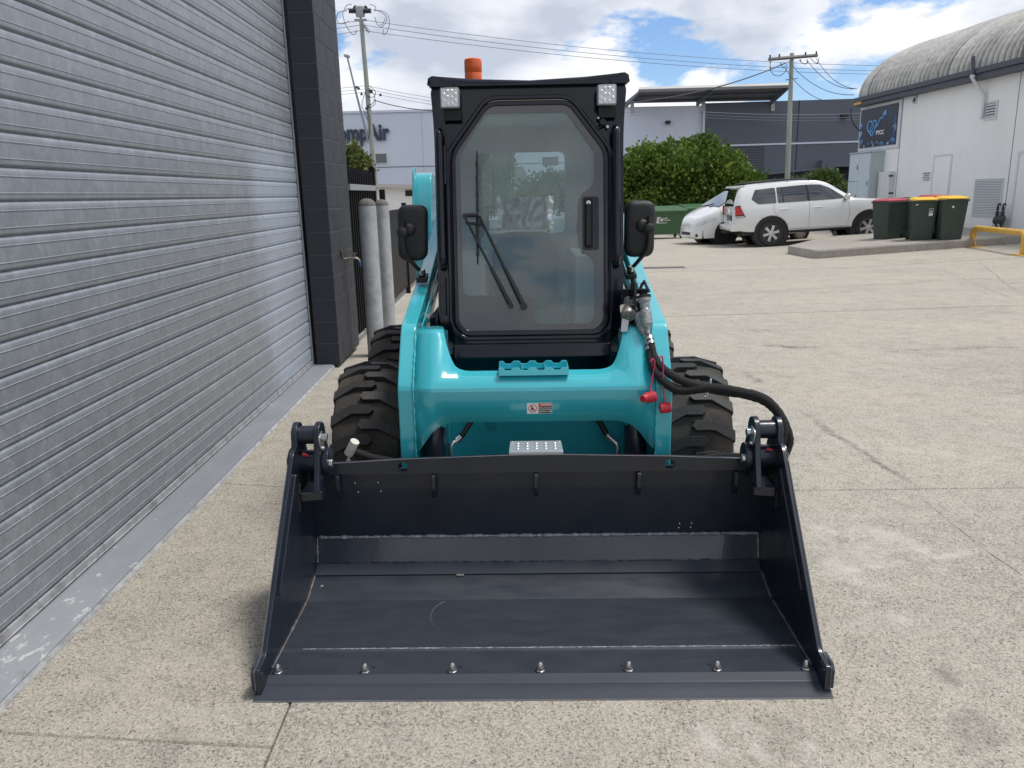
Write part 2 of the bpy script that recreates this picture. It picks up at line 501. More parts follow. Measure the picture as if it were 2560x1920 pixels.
mat('dark_recess', (0.02, 0.021, 0.025), rough=0.8)
mat('window_grey', (0.10, 0.11, 0.125), rough=0.15, coat=0.5)
mat('letter_navy', (0.045, 0.062, 0.105), rough=0.6)
mat('pole_wood', (0.36, 0.39, 0.335), rough=0.9, var=0.3, vscale=6, stretch=(1, 1, 0.12), dirt=(0.22, 0.21, 0.185), dscale=8, damt=0.6, bump=0.5, bscale=40)
mat('cross_timber', (0.20, 0.195, 0.18), rough=0.9, var=0.3, vscale=8)
mat('wire', (0.05, 0.052, 0.06), rough=0.6)
mat('wire_pale', (0.24, 0.255, 0.29), rough=0.5)
mat('insulator', (0.06, 0.055, 0.055), rough=0.4)
mat('pole_gear', (0.42, 0.43, 0.44), rough=0.5)
mat('galv_bracket', (0.36, 0.38, 0.40), rough=0.5, metal=0.4)
mat('car_white', (0.76, 0.765, 0.75), rough=0.22, coat=0.9)
mat('car_glass', (0.012, 0.015, 0.019), rough=0.05, coat=1.0, spec=0.9)
mat('car_trim', (0.018, 0.018, 0.02), rough=0.5)
mat('car_line', (0.16, 0.16, 0.16), rough=0.6)
mat('alloy', (0.60, 0.60, 0.60), rough=0.28, metal=0.75)
mat('tail_red', (0.55, 0.010, 0.012), rough=0.12, coat=1.0)
mat('tail_dark', (0.10, 0.008, 0.012), rough=0.12, coat=1.0)
mat('lamp_clear', (0.62, 0.64, 0.66), rough=0.1, coat=1.0)
mat('plate_dark', (0.10, 0.11, 0.10), rough=0.5)
mat('bin_green', (0.030, 0.050, 0.038), rough=0.5, var=0.12, vscale=6, dirt=(0.05, 0.055, 0.05), dscale=5, damt=0.5)
mat('bin_red', (0.43, 0.055, 0.08), rough=0.5, var=0.1)
mat('bin_yellow', (0.76, 0.47, 0.018), rough=0.5, var=0.06)
mat('bin_black', (0.014, 0.016, 0.016), rough=0.5)
mat('skip_green', (0.045, 0.118, 0.05), rough=0.5, var=0.12, vscale=3)
mat('print_white', (0.75, 0.76, 0.74), rough=0.6)
mat('rail_yellow', (0.66, 0.39, 0.055), rough=0.5, var=0.12, vscale=5, dirt=(0.30, 0.2, 0.07), dscale=7, damt=0.5)
mat('sign_navy', (0.028, 0.034, 0.055), rough=0.4)
mat('sign_blue', (0.16, 0.42, 0.82), rough=0.4)
mat('sign_mid', (0.06, 0.13, 0.42), rough=0.4)
mat('sign_text', (0.85, 0.87, 0.9), rough=0.5)
mat('cabinet_blue', (0.52, 0.60, 0.66), rough=0.5, var=0.05)
mat('cabinet_side', (0.43, 0.49, 0.50), rough=0.5, var=0.05)
mat('cabinet_line', (0.20, 0.23, 0.26), rough=0.6)
mat('grey_text', (0.22, 0.20, 0.22), rough=0.7)
mat('pipe_white', (0.66, 0.67, 0.66), rough=0.45)
mat('meter_dark', (0.035, 0.037, 0.036), rough=0.5)
mat('marking_white', (0.56, 0.55, 0.52), rough=0.85, var=0.2, vscale=9, dirt=(0.33, 0.30, 0.26), dscale=5, damt=0.8)
mat('drain_grey', (0.10, 0.10, 0.10), rough=0.85, var=0.25, vscale=10)
mat('bark', (0.085, 0.07, 0.052), rough=0.95, var=0.35, vscale=12, bump=0.8, bscale=30)
mat('seat_black', (0.022, 0.024, 0.026), rough=0.5, bump=0.1)
mat('cab_liner', (0.62, 0.63, 0.63), rough=0.7)
mat('sticker_white', (0.78, 0.78, 0.76), rough=0.4)
mat('sticker_black', (0.02, 0.02, 0.022), rough=0.4)
mat('sticker_red', (0.62, 0.03, 0.03), rough=0.4)
mat('canopy_metal', (0.33, 0.32, 0.31), rough=0.6, metal=0.2, var=0.1)
mat('canopy_edge', (0.52, 0.52, 0.50), rough=0.6)
mat('canopy_beam', (0.16, 0.17, 0.20), rough=0.6)
mat('garden_wall', (0.24, 0.225, 0.20), rough=0.9, var=0.15, vscale=2)
mat('soil', (0.10, 0.085, 0.06), rough=1.0, var=0.3, vscale=3)
mat('road_grey', (0.10, 0.10, 0.10), rough=0.9, var=0.12, vscale=2)
mat('grass_green', (0.07, 0.10, 0.035), rough=1.0, var=0.4, vscale=3)
mat('low_roof', (0.52, 0.49, 0.45), rough=0.6)
mat('tap_brass', (0.22, 0.19, 0.15), rough=0.4, metal=0.8, var=0.3, vscale=60)
mat('tap_blue', (0.02, 0.07, 0.28), rough=0.5)


def leaf_mat(name, a, bcol, c):
    m = mat(name, a, rough=0.55, spec=0.35)
    t, b, lk = nodes_of(m)
    at = N(t, 'ShaderNodeAttribute')
    at.attribute_name = 'tone'
    r = ramp(t, [(0.0, a), (0.55, bcol), (1.0, c)])
    lk(at.outputs['Fac'], r.inputs['Fac'])
    lk(r.outputs[0], b.inputs['Base Color'])
    tr = N(t, 'ShaderNodeBsdfTranslucent')
    lk(r.outputs[0], tr.inputs['Color'])
    ms = N(t, 'ShaderNodeMixShader', Fac=0.28)
    out = [n for n in t.nodes if n.type == 'OUTPUT_MATERIAL'][0]
    lk(b.outputs[0], ms.inputs[1])
    lk(tr.outputs[0], ms.inputs[2])
    lk(ms.outputs[0], out.inputs['Surface'])
    return m


leaf_mat('leaf_dark', (0.036, 0.082, 0.014), (0.115, 0.20, 0.030), (0.31, 0.39, 0.07))
leaf_mat('leaf_light', (0.085, 0.115, 0.030), (0.155, 0.185, 0.050), (0.26, 0.27, 0.085))
leaf_mat('leaf_mid', (0.045, 0.085, 0.020), (0.085, 0.135, 0.03), (0.15, 0.19, 0.05))


def glass_mat(name, tint, refl, film, rough=0.0, filmcol=(0.62, 0.68, 0.69)):
    m = bpy.data.materials.new(name)
    m.use_nodes = True
    t = m.node_tree
    t.nodes.clear()
    lk = t.links.new
    out = N(t, 'ShaderNodeOutputMaterial')
    tr = N(t, 'ShaderNodeBsdfTransparent')
    tr.inputs['Color'].default_value = (*tint, 1)
    df = N(t, 'ShaderNodeBsdfDiffuse')
    df.inputs['Color'].default_value = (*filmcol, 1)
    gl = N(t, 'ShaderNodeBsdfGlossy', Roughness=rough)
    fr = N(t, 'ShaderNodeFresnel', IOR=1.5)
    fm = N(t, 'ShaderNodeMath', operation='MULTIPLY_ADD')
    fm.inputs[1].default_value = 0.8
    fm.inputs[2].default_value = refl
    lk(fr.outputs[0], fm.inputs[0])
    tc = N(t, 'ShaderNodeTexCoord')
    nz = N(t, 'ShaderNodeTexNoise', Scale=3.5, Detail=7.0, Roughness=0.62, Distortion=0.4)
    lk(tc.outputs['Object'], nz.inputs['Vector'])
    rp = ramp(t, [(0.3, film * 0.55), (0.72, film * 1.5)])
    lk(nz.outputs['Fac'], rp.inputs['Fac'])
    m1 = N(t, 'ShaderNodeMixShader')
    lk(rp.outputs[0], m1.inputs['Fac'])
    lk(tr.outputs[0], m1.inputs[1])
    lk(df.outputs[0], m1.inputs[2])
    m2 = N(t, 'ShaderNodeMixShader')
    lk(fm.outputs[0], m2.inputs['Fac'])
    lk(m1.outputs[0], m2.inputs[1])
    lk(gl.outputs[0], m2.inputs[2])
    lk(m2.outputs[0], out.inputs['Surface'])
    MATS[name] = m
    return m


glass_mat('door_glass', (0.90, 0.95, 0.94), 0.01, 0.105, filmcol=(0.60, 0.70, 0.70))
glass_mat('rear_glass', (0.85, 0.95, 0.95), 0.02, 0.10)
glass_mat('side_glass', (0.95, 0.97, 0.97), 0.0, 0.03)
glass_mat('clear_wrap', (0.93, 0.95, 0.95), 0.16, 0.22, rough=0.12)

# asbestos cement roof: pale ribs with dark lichen
m = mat('cement_roof', (0.36, 0.35, 0.33), rough=0.95)
t, b, lk = nodes_of(m)
geo = N(t, 'ShaderNodeNewGeometry')
n1 = N(t, 'ShaderNodeTexNoise', Scale=1.1, Detail=9.0, Roughness=0.72)
n2 = N(t, 'ShaderNodeTexNoise', Scale=9.0, Detail=6.0, Roughness=0.75)
lk(geo.outputs['Position'], n1.inputs['Vector'])
lk(geo.outputs['Position'], n2.inputs['Vector'])
ra = ramp(t, [(0.34, (0.40, 0.395, 0.375)), (0.52, (0.50, 0.487, 0.455)), (0.70, (0.62, 0.595, 0.545))])
rb = ramp(t, [(0.35, 0.78), (0.55, 1.0), (0.8, 1.08)])
lk(n1.outputs['Fac'], ra.inputs['Fac'])
lk(n2.outputs['Fac'], rb.inputs['Fac'])
mm = N(t, 'ShaderNodeMixRGB', blend_type='MULTIPLY', Fac=1.0)
lk(ra.outputs[0], mm.inputs['Color1'])
lk(rb.outputs[0], mm.inputs['Color2'])
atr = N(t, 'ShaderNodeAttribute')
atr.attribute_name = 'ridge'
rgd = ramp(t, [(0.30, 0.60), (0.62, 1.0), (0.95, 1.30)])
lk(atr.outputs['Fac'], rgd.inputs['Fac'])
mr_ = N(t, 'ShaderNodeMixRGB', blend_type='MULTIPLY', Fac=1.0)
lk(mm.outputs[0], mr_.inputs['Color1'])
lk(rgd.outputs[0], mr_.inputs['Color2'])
lk(mr_.outputs[0], b.inputs['Base Color'])


# ------------------------------------------------------------------ mesh helpers
def frame_from(d):
    d = Vector(d).normalized()
    up = Vector((0, 0, 1)) if abs(d.z) < 0.95 else Vector((1, 0, 0))
    a = d.cross(up).normalized()
    return a, a.cross(d).normalized(), d


def inside(p, poly):
    c = False
    for i in range(len(poly)):
        (x1, y1), (x2, y2) = poly[i], poly[i - 1]
        if (y1 > p[1]) != (y2 > p[1]) and p[0] < (x2 - x1) * (p[1] - y1) / (y2 - y1) + x1:
            c = not c
    return c


class MB:
    def __init__(self):
        self.v, self.f = [], []

    def add(self, vs, fs):
        o = len(self.v)
        self.v += [tuple(map(float, p)) for p in vs]
        self.f += [tuple(i + o for i in f) for f in fs]
        return self

    def box(self, c, s, rz=0.0, rx=0.0, ry=0.0, taper=1.0):
        M = Matrix.Rotation(rz, 3, 'Z') @ Matrix.Rotation(ry, 3, 'Y') @ Matrix.Rotation(rx, 3, 'X')
        vs = []
        for sz in (-1, 1):
            k = taper if sz > 0 else 1.0
            for sx, sy in ((-1, -1), (1, -1), (1, 1), (-1, 1)):
                p = M @ Vector((sx * s[0] / 2 * k, sy * s[1] / 2 * k, sz * s[2] / 2))
                vs.append((c[0] + p.x, c[1] + p.y, c[2] + p.z))
        return self.add(vs, [(3, 2, 1, 0), (4, 5, 6, 7), (0, 1, 5, 4), (1, 2, 6, 5), (2, 3, 7, 6), (3, 0, 4, 7)])

    def b2(self, lo, hi):
        return self.box([(a + b) / 2 for a, b in zip(lo, hi)], [abs(b - a) for a, b in zip(lo, hi)])

    def cyl(self, p0, p1, r0, r1=None, n=16, cap=True):
        r1 = r0 if r1 is None else r1
        p0, p1 = Vector(p0), Vector(p1)
        a, bb, d = frame_from(p1 - p0)
        vs = []
        for p, r in ((p0, r0), (p1, r1)):
            for i in range(n):
                w = 2 * pi * i / n
                vs.append(p + a * (cos(w) * r) + bb * (sin(w) * r))
        fs = [(i, (i + 1) % n, n + (i + 1) % n, n + i) for i in range(n)]
        if cap:
            fs += [tuple(range(n - 1, -1, -1)), tuple(range(n, 2 * n))]
        return self.add(vs, fs)

    def lathe(self, prof, o, axis, n=24):
        """prof: list of (radius, distance along axis)"""
        o = Vector(o)
        a, bb, d = frame_from(axis)
        vs, fs = [], []
        for r, h in prof:
            for i in range(n):
                w = 2 * pi * i / n
                vs.append(o + d * h + a * (cos(w) * r) + bb * (sin(w) * r))
        for k in range(len(prof) - 1):
            for i in range(n):
                j = (i + 1) % n
                fs.append((k * n + i, k * n + j, (k + 1) * n + j, (k + 1) * n + i))
        if prof[0][0] > 1e-5:
            fs.append(tuple(range(n - 1, -1, -1)))
        if prof[-1][0] > 1e-5:
            fs.append(tuple((len(prof) - 1) * n + i for i in range(n)))
        return self.add(vs, fs)

    def tube(self, pts, r, n=8, cap=True):
        P = [Vector(p) for p in pts]
        rs = r if isinstance(r, (list, tuple)) else [r] * len(P)
        T = []
        for i in range(len(P)):
            a = P[max(i - 1, 0)]
            c = P[min(i + 1, len(P) - 1)]
            T.append((c - a).normalized())
        A, B, _ = frame_from(T[0])
        vs, fs = [], []
        for i, p in enumerate(P):
            A = (A - T[i] * A.dot(T[i])).normalized()
            B = T[i].cross(A)
            for k in range(n):
                w = 2 * pi * k / n
                vs.append(p + A * (cos(w) * rs[i]) + B * (sin(w) * rs[i]))
        for i in range(len(P) - 1):
            for k in range(n):
                j = (k + 1) % n
                fs.append((i * n + k, i * n + j, (i + 1) * n + j, (i + 1) * n + k))
        if cap:
            fs += [tuple(range(n - 1, -1, -1)), tuple((len(P) - 1) * n + k for k in range(n))]
        return self.add(vs, fs)

    def prism(self, outline, depth, O=(0, 0, 0), ux=(1, 0, 0), uy=(0, 0, 1), un=None, holes=(), warp=None):
        """polygon in the plane (ux, uy) at O, extruded by depth along un"""
        ux, uy, O = Vector(ux), Vector(uy), Vector(O)
        un = ux.cross(uy) if un is None else Vector(un)
        loops = [list(outline)] + [list(h) for h in holes]
        P2 = [p for lp in loops for p in lp]
        if holes:
            edges, k = [], 0
            for lp in loops:
                m_ = len(lp)
                edges += [(k + i, k + (i + 1) % m_) for i in range(m_)]
                k += m_
            res = delaunay_2d_cdt([Vector(p) for p in P2], edges, [], 0, 1e-6)
            tv = res[0]
            tf = []
            for f in res[2]:
                c = (sum(tv[i].x for i in f) / 3, sum(tv[i].y for i in f) / 3)
                if inside(c, loops[0]) and not any(inside(c, h) for h in loops[1:]):
                    tf.append(tuple(f))
        else:
            tv, tf = [Vector(p) for p in P2], [tuple(range(len(P2)))]
        nn = len(tv)
        vs = [O + ux * p.x + uy * p.y for p in tv] + [O + ux * p.x + uy * p.y + un * depth for p in tv]
        fs = [tuple(reversed(f)) for f in tf] + [tuple(i + nn for i in f) for f in tf]
        lookup = {}
        for i, p in enumerate(tv):
            lookup[(round(p.x, 5), round(p.y, 5))] = i
        for lp in loops:
            ids = [lookup.get((round(p[0], 5), round(p[1], 5))) for p in lp]
            for i in range(len(ids)):
                a, c = ids[i], ids[(i + 1) % len(ids)]
                if a is not None and c is not None:
                    fs.append((a, c, c + nn, a + nn))
        return self.add(vs, fs)

    def mesh(self, name):
        me = bpy.data.meshes.new(name)
        bm = bmesh.new()
        vv = [bm.verts.new(p) for p in self.v]
        for f in self.f:
            try:
                bm.faces.new([vv[i] for i in f])
            except ValueError:
                pass
        bmesh.ops.recalc_face_normals(bm, faces=bm.faces)
        bm.to_mesh(me)
        bm.free()
        return me

    def build(self, name, material, parent=None, smooth=None, bevel=None, solid=None):
        me = self.mesh(name)
        return link(name, me, material, parent, smooth, bevel, solid)


def link(name, me, material, parent=None, smooth=None, bevel=None, solid=None):
    o = bpy.data.objects.new(name, me)
    COL.objects.link(o)
    if material and not len(me.materials):
        me.materials.append(MATS[material])
    if smooth is not None or bevel:
        for p in me.polygons:
            p.use_smooth = True
        me.set_sharp_from_angle(angle=radians(smooth if smooth is not None else 32))
    if solid:
        md = o.modifiers.new('solid', 'SOLIDIFY')
        md.thickness, md.offset = solid, 0
    if bevel:
        md = o.modifiers.new('bevel', 'BEVEL')
        md.width, md.segments, md.limit_method, md.angle_limit = bevel, 2, 'ANGLE', radians(35)
        md.harden_normals = True
    if parent:
        o.parent = parent
    return o


def share(o, name, parent=None, loc=None, rot=None, scale=None):
    c = o.copy()
    COL.objects.link(c)
    c.name = name
    if parent is not None:
        c.parent = parent
    if loc is not None:
        c.location = loc
    if rot is not None:
        c.rotation_euler = rot
    if scale is not None:
        c.scale = scale
    return c


def copy_tree(o, parent=None):
    c = o.copy()
    COL.objects.link(c)
    if parent:
        c.parent = parent
    for ch in [x for x in list(bpy.data.objects) if x.parent == o]:
        copy_tree(ch, c)
    return c


def empty(name, loc=(0, 0, 0), rz=0.0):
    e = bpy.data.objects.new(name, None)
    COL.objects.link(e)
    e.location = loc
    e.rotation_euler = (0, 0, rz)
    e.empty_display_size = 0.2
    return e


def tag(o, label, cat, group=None):
    o['label'], o['category'] = label, cat
    if group:
        o['group'] = group
    return o


def kind(o, k):
    o['kind'] = k
    return o


def text(body, name, material, parent, loc, rot, size, ext=0.001, bold=0.0, align='CENTER', sx=1.0):
    cu = bpy.data.curves.new(name, 'FONT')
    cu.body, cu.size, cu.extrude, cu.offset = body, size, ext, bold
    cu.align_x, cu.align_y = align, 'CENTER'
    cu.resolution_u = 3
    tmp = bpy.data.objects.new(name, cu)
    COL.objects.link(tmp)
    bpy.context.view_layer.update()
    me = bpy.data.meshes.new_from_object(tmp.evaluated_get(bpy.context.evaluated_depsgraph_get()))
    bpy.data.objects.remove(tmp)
    me.materials.clear()
    o = link(name, me, material, parent)
    o.location, o.rotation_euler, o.scale = loc, rot, (sx, 1, 1)
    return o


def arc(cx, cy, r, a0, a1, n):
    return [(cx + r * cos(a0 + (a1 - a0) * i / n), cy + r * sin(a0 + (a1 - a0) * i / n)) for i in range(n + 1)]


def circle(cx, cy, r, n=20):
    return [(cx + r * cos(2 * pi * i / n), cy + r * sin(2 * pi * i / n)) for i in range(n)]


def rounded(pts, r, n=4):
    """round the corners of a polygon"""
    out = []
    m_ = len(pts)
    for i in range(m_):
        p0, p1, p2 = Vector(pts[i - 1]), Vector(pts[i]), Vector(pts[(i + 1) % m_])
        rr = r[i] if isinstance(r, (list, tuple)) else r
        d0, d2 = (p0 - p1), (p2 - p1)
        k = min(rr, d0.length * 0.48, d2.length * 0.48)
        if k < 1e-5:
            out.append(tuple(p1))
            continue
        a, c = p1 + d0.normalized() * k, p1 + d2.normalized() * k
        for j in range(n + 1):
            s = j / n
            q = a * (1 - s) ** 2 + p1 * 2 * s * (1 - s) + c * s * s
            out.append((q.x, q.y))
    return out


def spline(pts, n=8):
    P = [Vector(p) for p in pts]
    out = []
    for i in range(len(P) - 1):
        a, b_, c, d = P[max(i - 1, 0)], P[i], P[i + 1], P[min(i + 2, len(P) - 1)]
        for k in range(n):
            s = k / n
            out.append(0.5 * ((2 * b_) + (c - a) * s + (2 * a - 5 * b_ + 4 * c - d) * s * s + (3 * b_ - a - 3 * c + d) * s ** 3))
    out.append(P[-1])
    return out


# ================================================================== SETTING
def sheet_from(xs, ys, zf, name, material, parent=None):
    vs = [(x, y, zf(x, y)) for y in ys for x in xs]
    w = len(xs)
    fs = [(j * w + i, j * w + i + 1, (j + 1) * w + i + 1, (j + 1) * w + i) for j in range(len(ys) - 1) for i in range(w - 1)]
    return MB().add(vs, fs).build(name, material, parent, smooth=60)


gx = sorted(set([-400, -150, -60, -30, -15] + [round(-9 + 0.75 * i, 3) for i in range(40)] + [24, 30, 45, 90, 200, 500]))
gy = sorted(set([-30, -12, -6] + [-3 + 1.0 * i for i in range(48)] + [50, 60, 80, 120, 200, 400, 900]))
ground = kind(sheet_from(gx, gy, lambda x, y: zg(x, y) - 0.03, 'ground', 'joint_dirt'), 'structure')


def slab(q, nx, ny, parent):
    """concrete bay: top follows the fall of the yard, chamfered arrises, skirt down into the joint"""
    (a, b_, c, d) = [Vector((*p, 0)) for p in q]
    mbb = MB()
    ins = 0.006
    vs = []
    for j in range(ny + 1):
        for i in range(nx + 1):
            s_, t_ = i / nx, j / ny
            p = a * (1 - s_) * (1 - t_) + b_ * s_ * (1 - t_) + c * s_ * t_ + d * (1 - s_) * t_
            vs.append((p.x, p.y, zg(p.x, p.y)))
    w = nx + 1
    fs = [(j * w + i, j * w + i + 1, (j + 1) * w + i + 1, (j + 1) * w + i) for j in range(ny) for i in range(nx)]
    rim = [i for i in range(w)] + [j * w + nx for j in range(1, ny + 1)] + [ny * w + i for i in range(nx - 1, -1, -1)] + [j * w for j in range(ny - 1, 0, -1)]
    cen = sum((Vector(v) for v in vs), Vector()) / len(vs)
    k0 = len(vs)
    for i in rim:
        p = Vector(vs[i])
        dd = (p - cen)
        dd.z = 0
        vs.append((p.x + math.copysign(ins, dd.x), p.y + math.copysign(ins, dd.y), p.z - 0.007))
    k1 = len(vs)
    for n_, i in enumerate(rim):
        p = vs[k0 + n_]
        vs.append((p[0], p[1], p[2] - 0.03))
    m_ = len(rim)
    for n_ in range(m_):
        e_ = (n_ + 1) % m_
        fs.append((rim[n_], k0 + n_, k0 + e_, rim[e_]))
        fs.append((k0 + n_, k1 + n_, k1 + e_, k0 + e_))
    return mbb.add(vs, fs).build('concrete_slab', 'yard_concrete', parent, smooth=25)


g_ = 0.014


def jl(x, k):      # joints of the narrow bays beside the roller door
    return {0: -2.5, 1: 1.975 - 0.11 * (x + 1.06), 2: 4.03 - 0.2 * (x + 1.34), 3: 6.55, 4: 10.0, 5: 16.3, 6: 22.5, 7: 29.0, 8: 36.0}[k]


def jr(x, k):
    return {0: -2.5, 1: 3.80 - 0.025 * (x - 1.5), 2: 9.95 + 0.045 * (x - 1.9), 3: 16.3, 4: 22.5, 5: 29.0, 6: 36.0}[k]


for k in range(8):
    x0, x1 = -1.585, -0.707
    slab([(x0, jl(x0, k) + g_ / 2), (x1, jl(x1, k) + g_ / 2), (x1, jl(x1, k + 1) - g_ / 2), (x0, jl(x0, k + 1) - g_ / 2)], 4, 10, ground)
for k in range(6):
    ga, gb = (0.007, 0.009) if k == 0 else (0.009, 0.028) if k == 1 else (0.03, 0.04)
    for x0, x1 in ((-0.691, 8.2), (8.214, 20.5)):
        slab([(x0, jr(x0, k) + ga), (x1, jr(x1, k) + ga), (x1, jr(x1, k + 1) - gb), (x0, jr(x0, k + 1) - gb)], 24, 16, ground)
for k in range(3):
    x0, x1 = -9.0, -1.6
    y0, y1 = (8.2, 16.3, 25.0, 36.0)[k], (16.286, 24.986, 36.0)[k]
    slab([(x0, y0), (x1, y0), (x1, y1), (x0, y1)], 8, 8, ground)
road = kind(sheet_from([-300, -100, -30, 0, 30, 100, 300], [36.02, 39, 44, 52, 60, 75, 120, 300], lambda x, y: zg(min(x, 7), y) - 0.02, 'road', 'road_grey'), 'structure')

# raised painted sill under the roller door with its steel nosing
SX, SY1 = -1.78, 7.075
sill = kind(MB().prism([(SX - 0.25, -0.1), (SX - 0.25, 0.035), (SX + 0.165, 0.035), (SX + 0.185, 0.03), (SX + 0.185, -0.1)], 10.2, (0, -3.1, 0), (1, 0, 0), (0, 0, 1), (0, 1, 0))
            .build('door_sill', 'sill_paint', None, smooth=30), 'structure')
nose = MB().prism([(SX + 0.187, -0.02), (SX + 0.187, 0.028), (SX + 0.199, 0.014), (SX + 0.203, -0.02)], 10.19, (0, -3.1, 0), (1, 0, 0), (0, 0, 1), (0, 1, 0))
nose.build('nosing', 'edge_steel', sill)

# roller door: every slat its own piece
door = tag(empty('roller_door', (SX, 2, 0)), 'tall galvanised steel roller door of ribbed slats beside the loader', 'roller door')
SP = 0.1215
pf = [(-0.010, 0.000), (-0.0085, 0.003), (-0.003, 0.006), (-0.0006, 0.0095), (0.000, 0.014), (0.000, 0.0255), (0.0022, 0.0275), (0.0022, 0.0290), (0.000, 0.031),
      (0.0005, 0.060), (0.000, 0.0850), (0.0022, 0.0870), (0.0022, 0.0885), (0.000, 0.0905), (0.000, 0.107), (-0.002, 0.112), (-0.007, 0.1175), (-0.010, 0.1205)]
smb = MB()
nn_ = len(pf)
Y0, Y1 = -3.0, SY1 - 0.012 - 2
ysl = [Y0 - 2 + (Y1 - Y0 + 2) * i / 6 for i in range(7)]
vs, fs = [], []
for yy in ysl:
    vs += [(p[0], yy, p[1]) for p in pf]
for j in range(6):
    for i in range(nn_ - 1):
        fs.append((j * nn_ + i, j * nn_ + i + 1, (j + 1) * nn_ + i + 1, (j + 1) * nn_ + i))
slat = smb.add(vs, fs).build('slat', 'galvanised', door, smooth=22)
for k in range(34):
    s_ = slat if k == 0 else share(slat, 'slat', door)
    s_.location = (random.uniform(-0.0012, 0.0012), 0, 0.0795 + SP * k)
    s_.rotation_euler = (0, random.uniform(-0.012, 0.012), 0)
MB().b2((-0.03, -5, 0.036), (0.004, SY1 - 2.014, 0.078)).b2((0.004, -5, 0.046), (0.010, SY1 - 2.014, 0.05)).b2((-0.03, -5, 0.0795), (-0.026, SY1 - 2.014, 4.2)).build('bottom_bar', 'edge_steel', door, bevel=0.003)
MB().b2((-0.06, SY1 - 2.010, 0.0), (0.012, SY1 - 2.004, 4.3)).b2((0.004, SY1 - 2.03, 0.04), (0.0125, SY1 - 2.0105, 4.3)).build('door_guide', 'galv_bracket', door)

# block pier at the end of the door, painted near black, every block a piece
PX0, PX1, PY0, PY1 = -1.765, -1.535, 6.955 + 0.12, 0
PY0 = SY1 + 0.0
pier = tag(empty('block_pier', (-1.64, PY0, 0)), 'near black painted concrete block pier at the end of the roller door', 'block pier')
PW = 0.215
blk = {}


def block(x0, y0, ln, k):
    key = (round(ln, 3), round(PW, 3))
    if key not in blk:
        blk[key] = MB().b2((0, 0, 0), (PW - 0.0, ln - 0.007, 0.193)).build('block', 'block_paint', pier, bevel=0.0045)
        o = blk[key]
    else:
        o = share(blk[key], 'block', pier)
    o.location = (x0 + random.uniform(-0.001, 0.001), y0, k * 0.2 + 0.0035)
    return o


for k in range(22):
    y = 0.0
    lens = [0.2, 0.4, 0.4] if k % 2 == 0 else [0.4, 0.4, 0.2]
    for ln in lens:
        block(-0.105, y + 0.0035, ln, k)
        y += ln
pier.location.z = 0.03
MB().b2((-0.102, 0.006, 0), (0.107, 0.997, 4.4)).build('mortar', 'mortar_paint', pier)
# wall above and behind the door so that the building goes on outside the frame
bld = tag(MB().b2((-2.4, -6, 4.2), (-1.8, SY1 - 0.02, 5.4)).b2((-6, SY1 + 0.3, -0.1), (-1.86, SY1 + 0.95, 5.4)).build('shed_wall', 'block_paint', None), 'dark shed wall over the roller door', 'wall')

# brass tap on the side of the pier
tp = onx(600 + 840 / 3.318, 500 + 490 / 3.318, -1.532)
tap = tag(empty('garden_tap', tp), 'old brass garden tap with blue hose connector on the block pier', 'tap')
MB().tube([(0.0, -0.03, 0.10), (0.012, -0.02, 0.08), (0.014, -0.005, 0.03), (0.02, 0.0, 0.0), (0.05, 0.01, 0.0)], 0.011, 8).build('pipe', 'tap_brass', tap, smooth=60)
MB().tube([(0.05, 0.01, 0.0), (0.10, 0.01, 0.004), (0.14, 0.01, 0.004), (0.165, 0.01, -0.012), (0.17, 0.01, -0.035)], [0.012, 0.013, 0.014, 0.012, 0.010], 10).cyl((0.07, 0.01, -0.035), (0.07, 0.01, 0.0), 0.006, n=8).build('spout', 'dull_steel', tap, smooth=60)
MB().cyl((0.125, 0.01, 0.01), (0.125, 0.01, 0.045), 0.010, 0.008, n=10).box((0.125, 0.01, 0.05), (0.05, 0.012, 0.01)).build('handle', 'tap_brass', tap, bevel=0.002)
MB().cyl((0.17, 0.01, -0.03), (0.17, 0.01, -0.075), 0.015, 0.012, n=12).build('connector', 'tap_blue', tap, smooth=40)

# two galvanised bollards with rough concrete domes
bol = tag(empty('bollard', (-1.285, 7.65, zg(-1.3, 7.65))), 'nearer galvanised bollard with rough concrete dome beside the block pier', 'bollard', 'steel bollards by the gate')
bh = 1.44 - zg(-1.3, 7.65)
MB().lathe([(0.084, 0.0), (0.084, bh * 0.5), (0.084, bh), (0.079, bh)], (0, 0, 0), (0, 0, 1), 32).build('post', 'bollard_zinc', bol, smooth=40)
MB().lathe([(0.083, bh + 0.001), (0.080, bh + 0.022), (0.068, bh + 0.045), (0.045, bh + 0.062), (0.02, bh + 0.07), (0.0, bh + 0.071)], (0, 0, 0), (0, 0, 1), 28).build('concrete_dome', 'bollard_cap', bol, smooth=60)
bol2 = copy_tree(bol)
bol2.location = (-1.395, 9.3, zg(-1.4, 9.3) + 0.0)
bol2['label'] = 'farther galvanised bollard with concrete dome, half hidden by the nearer one'

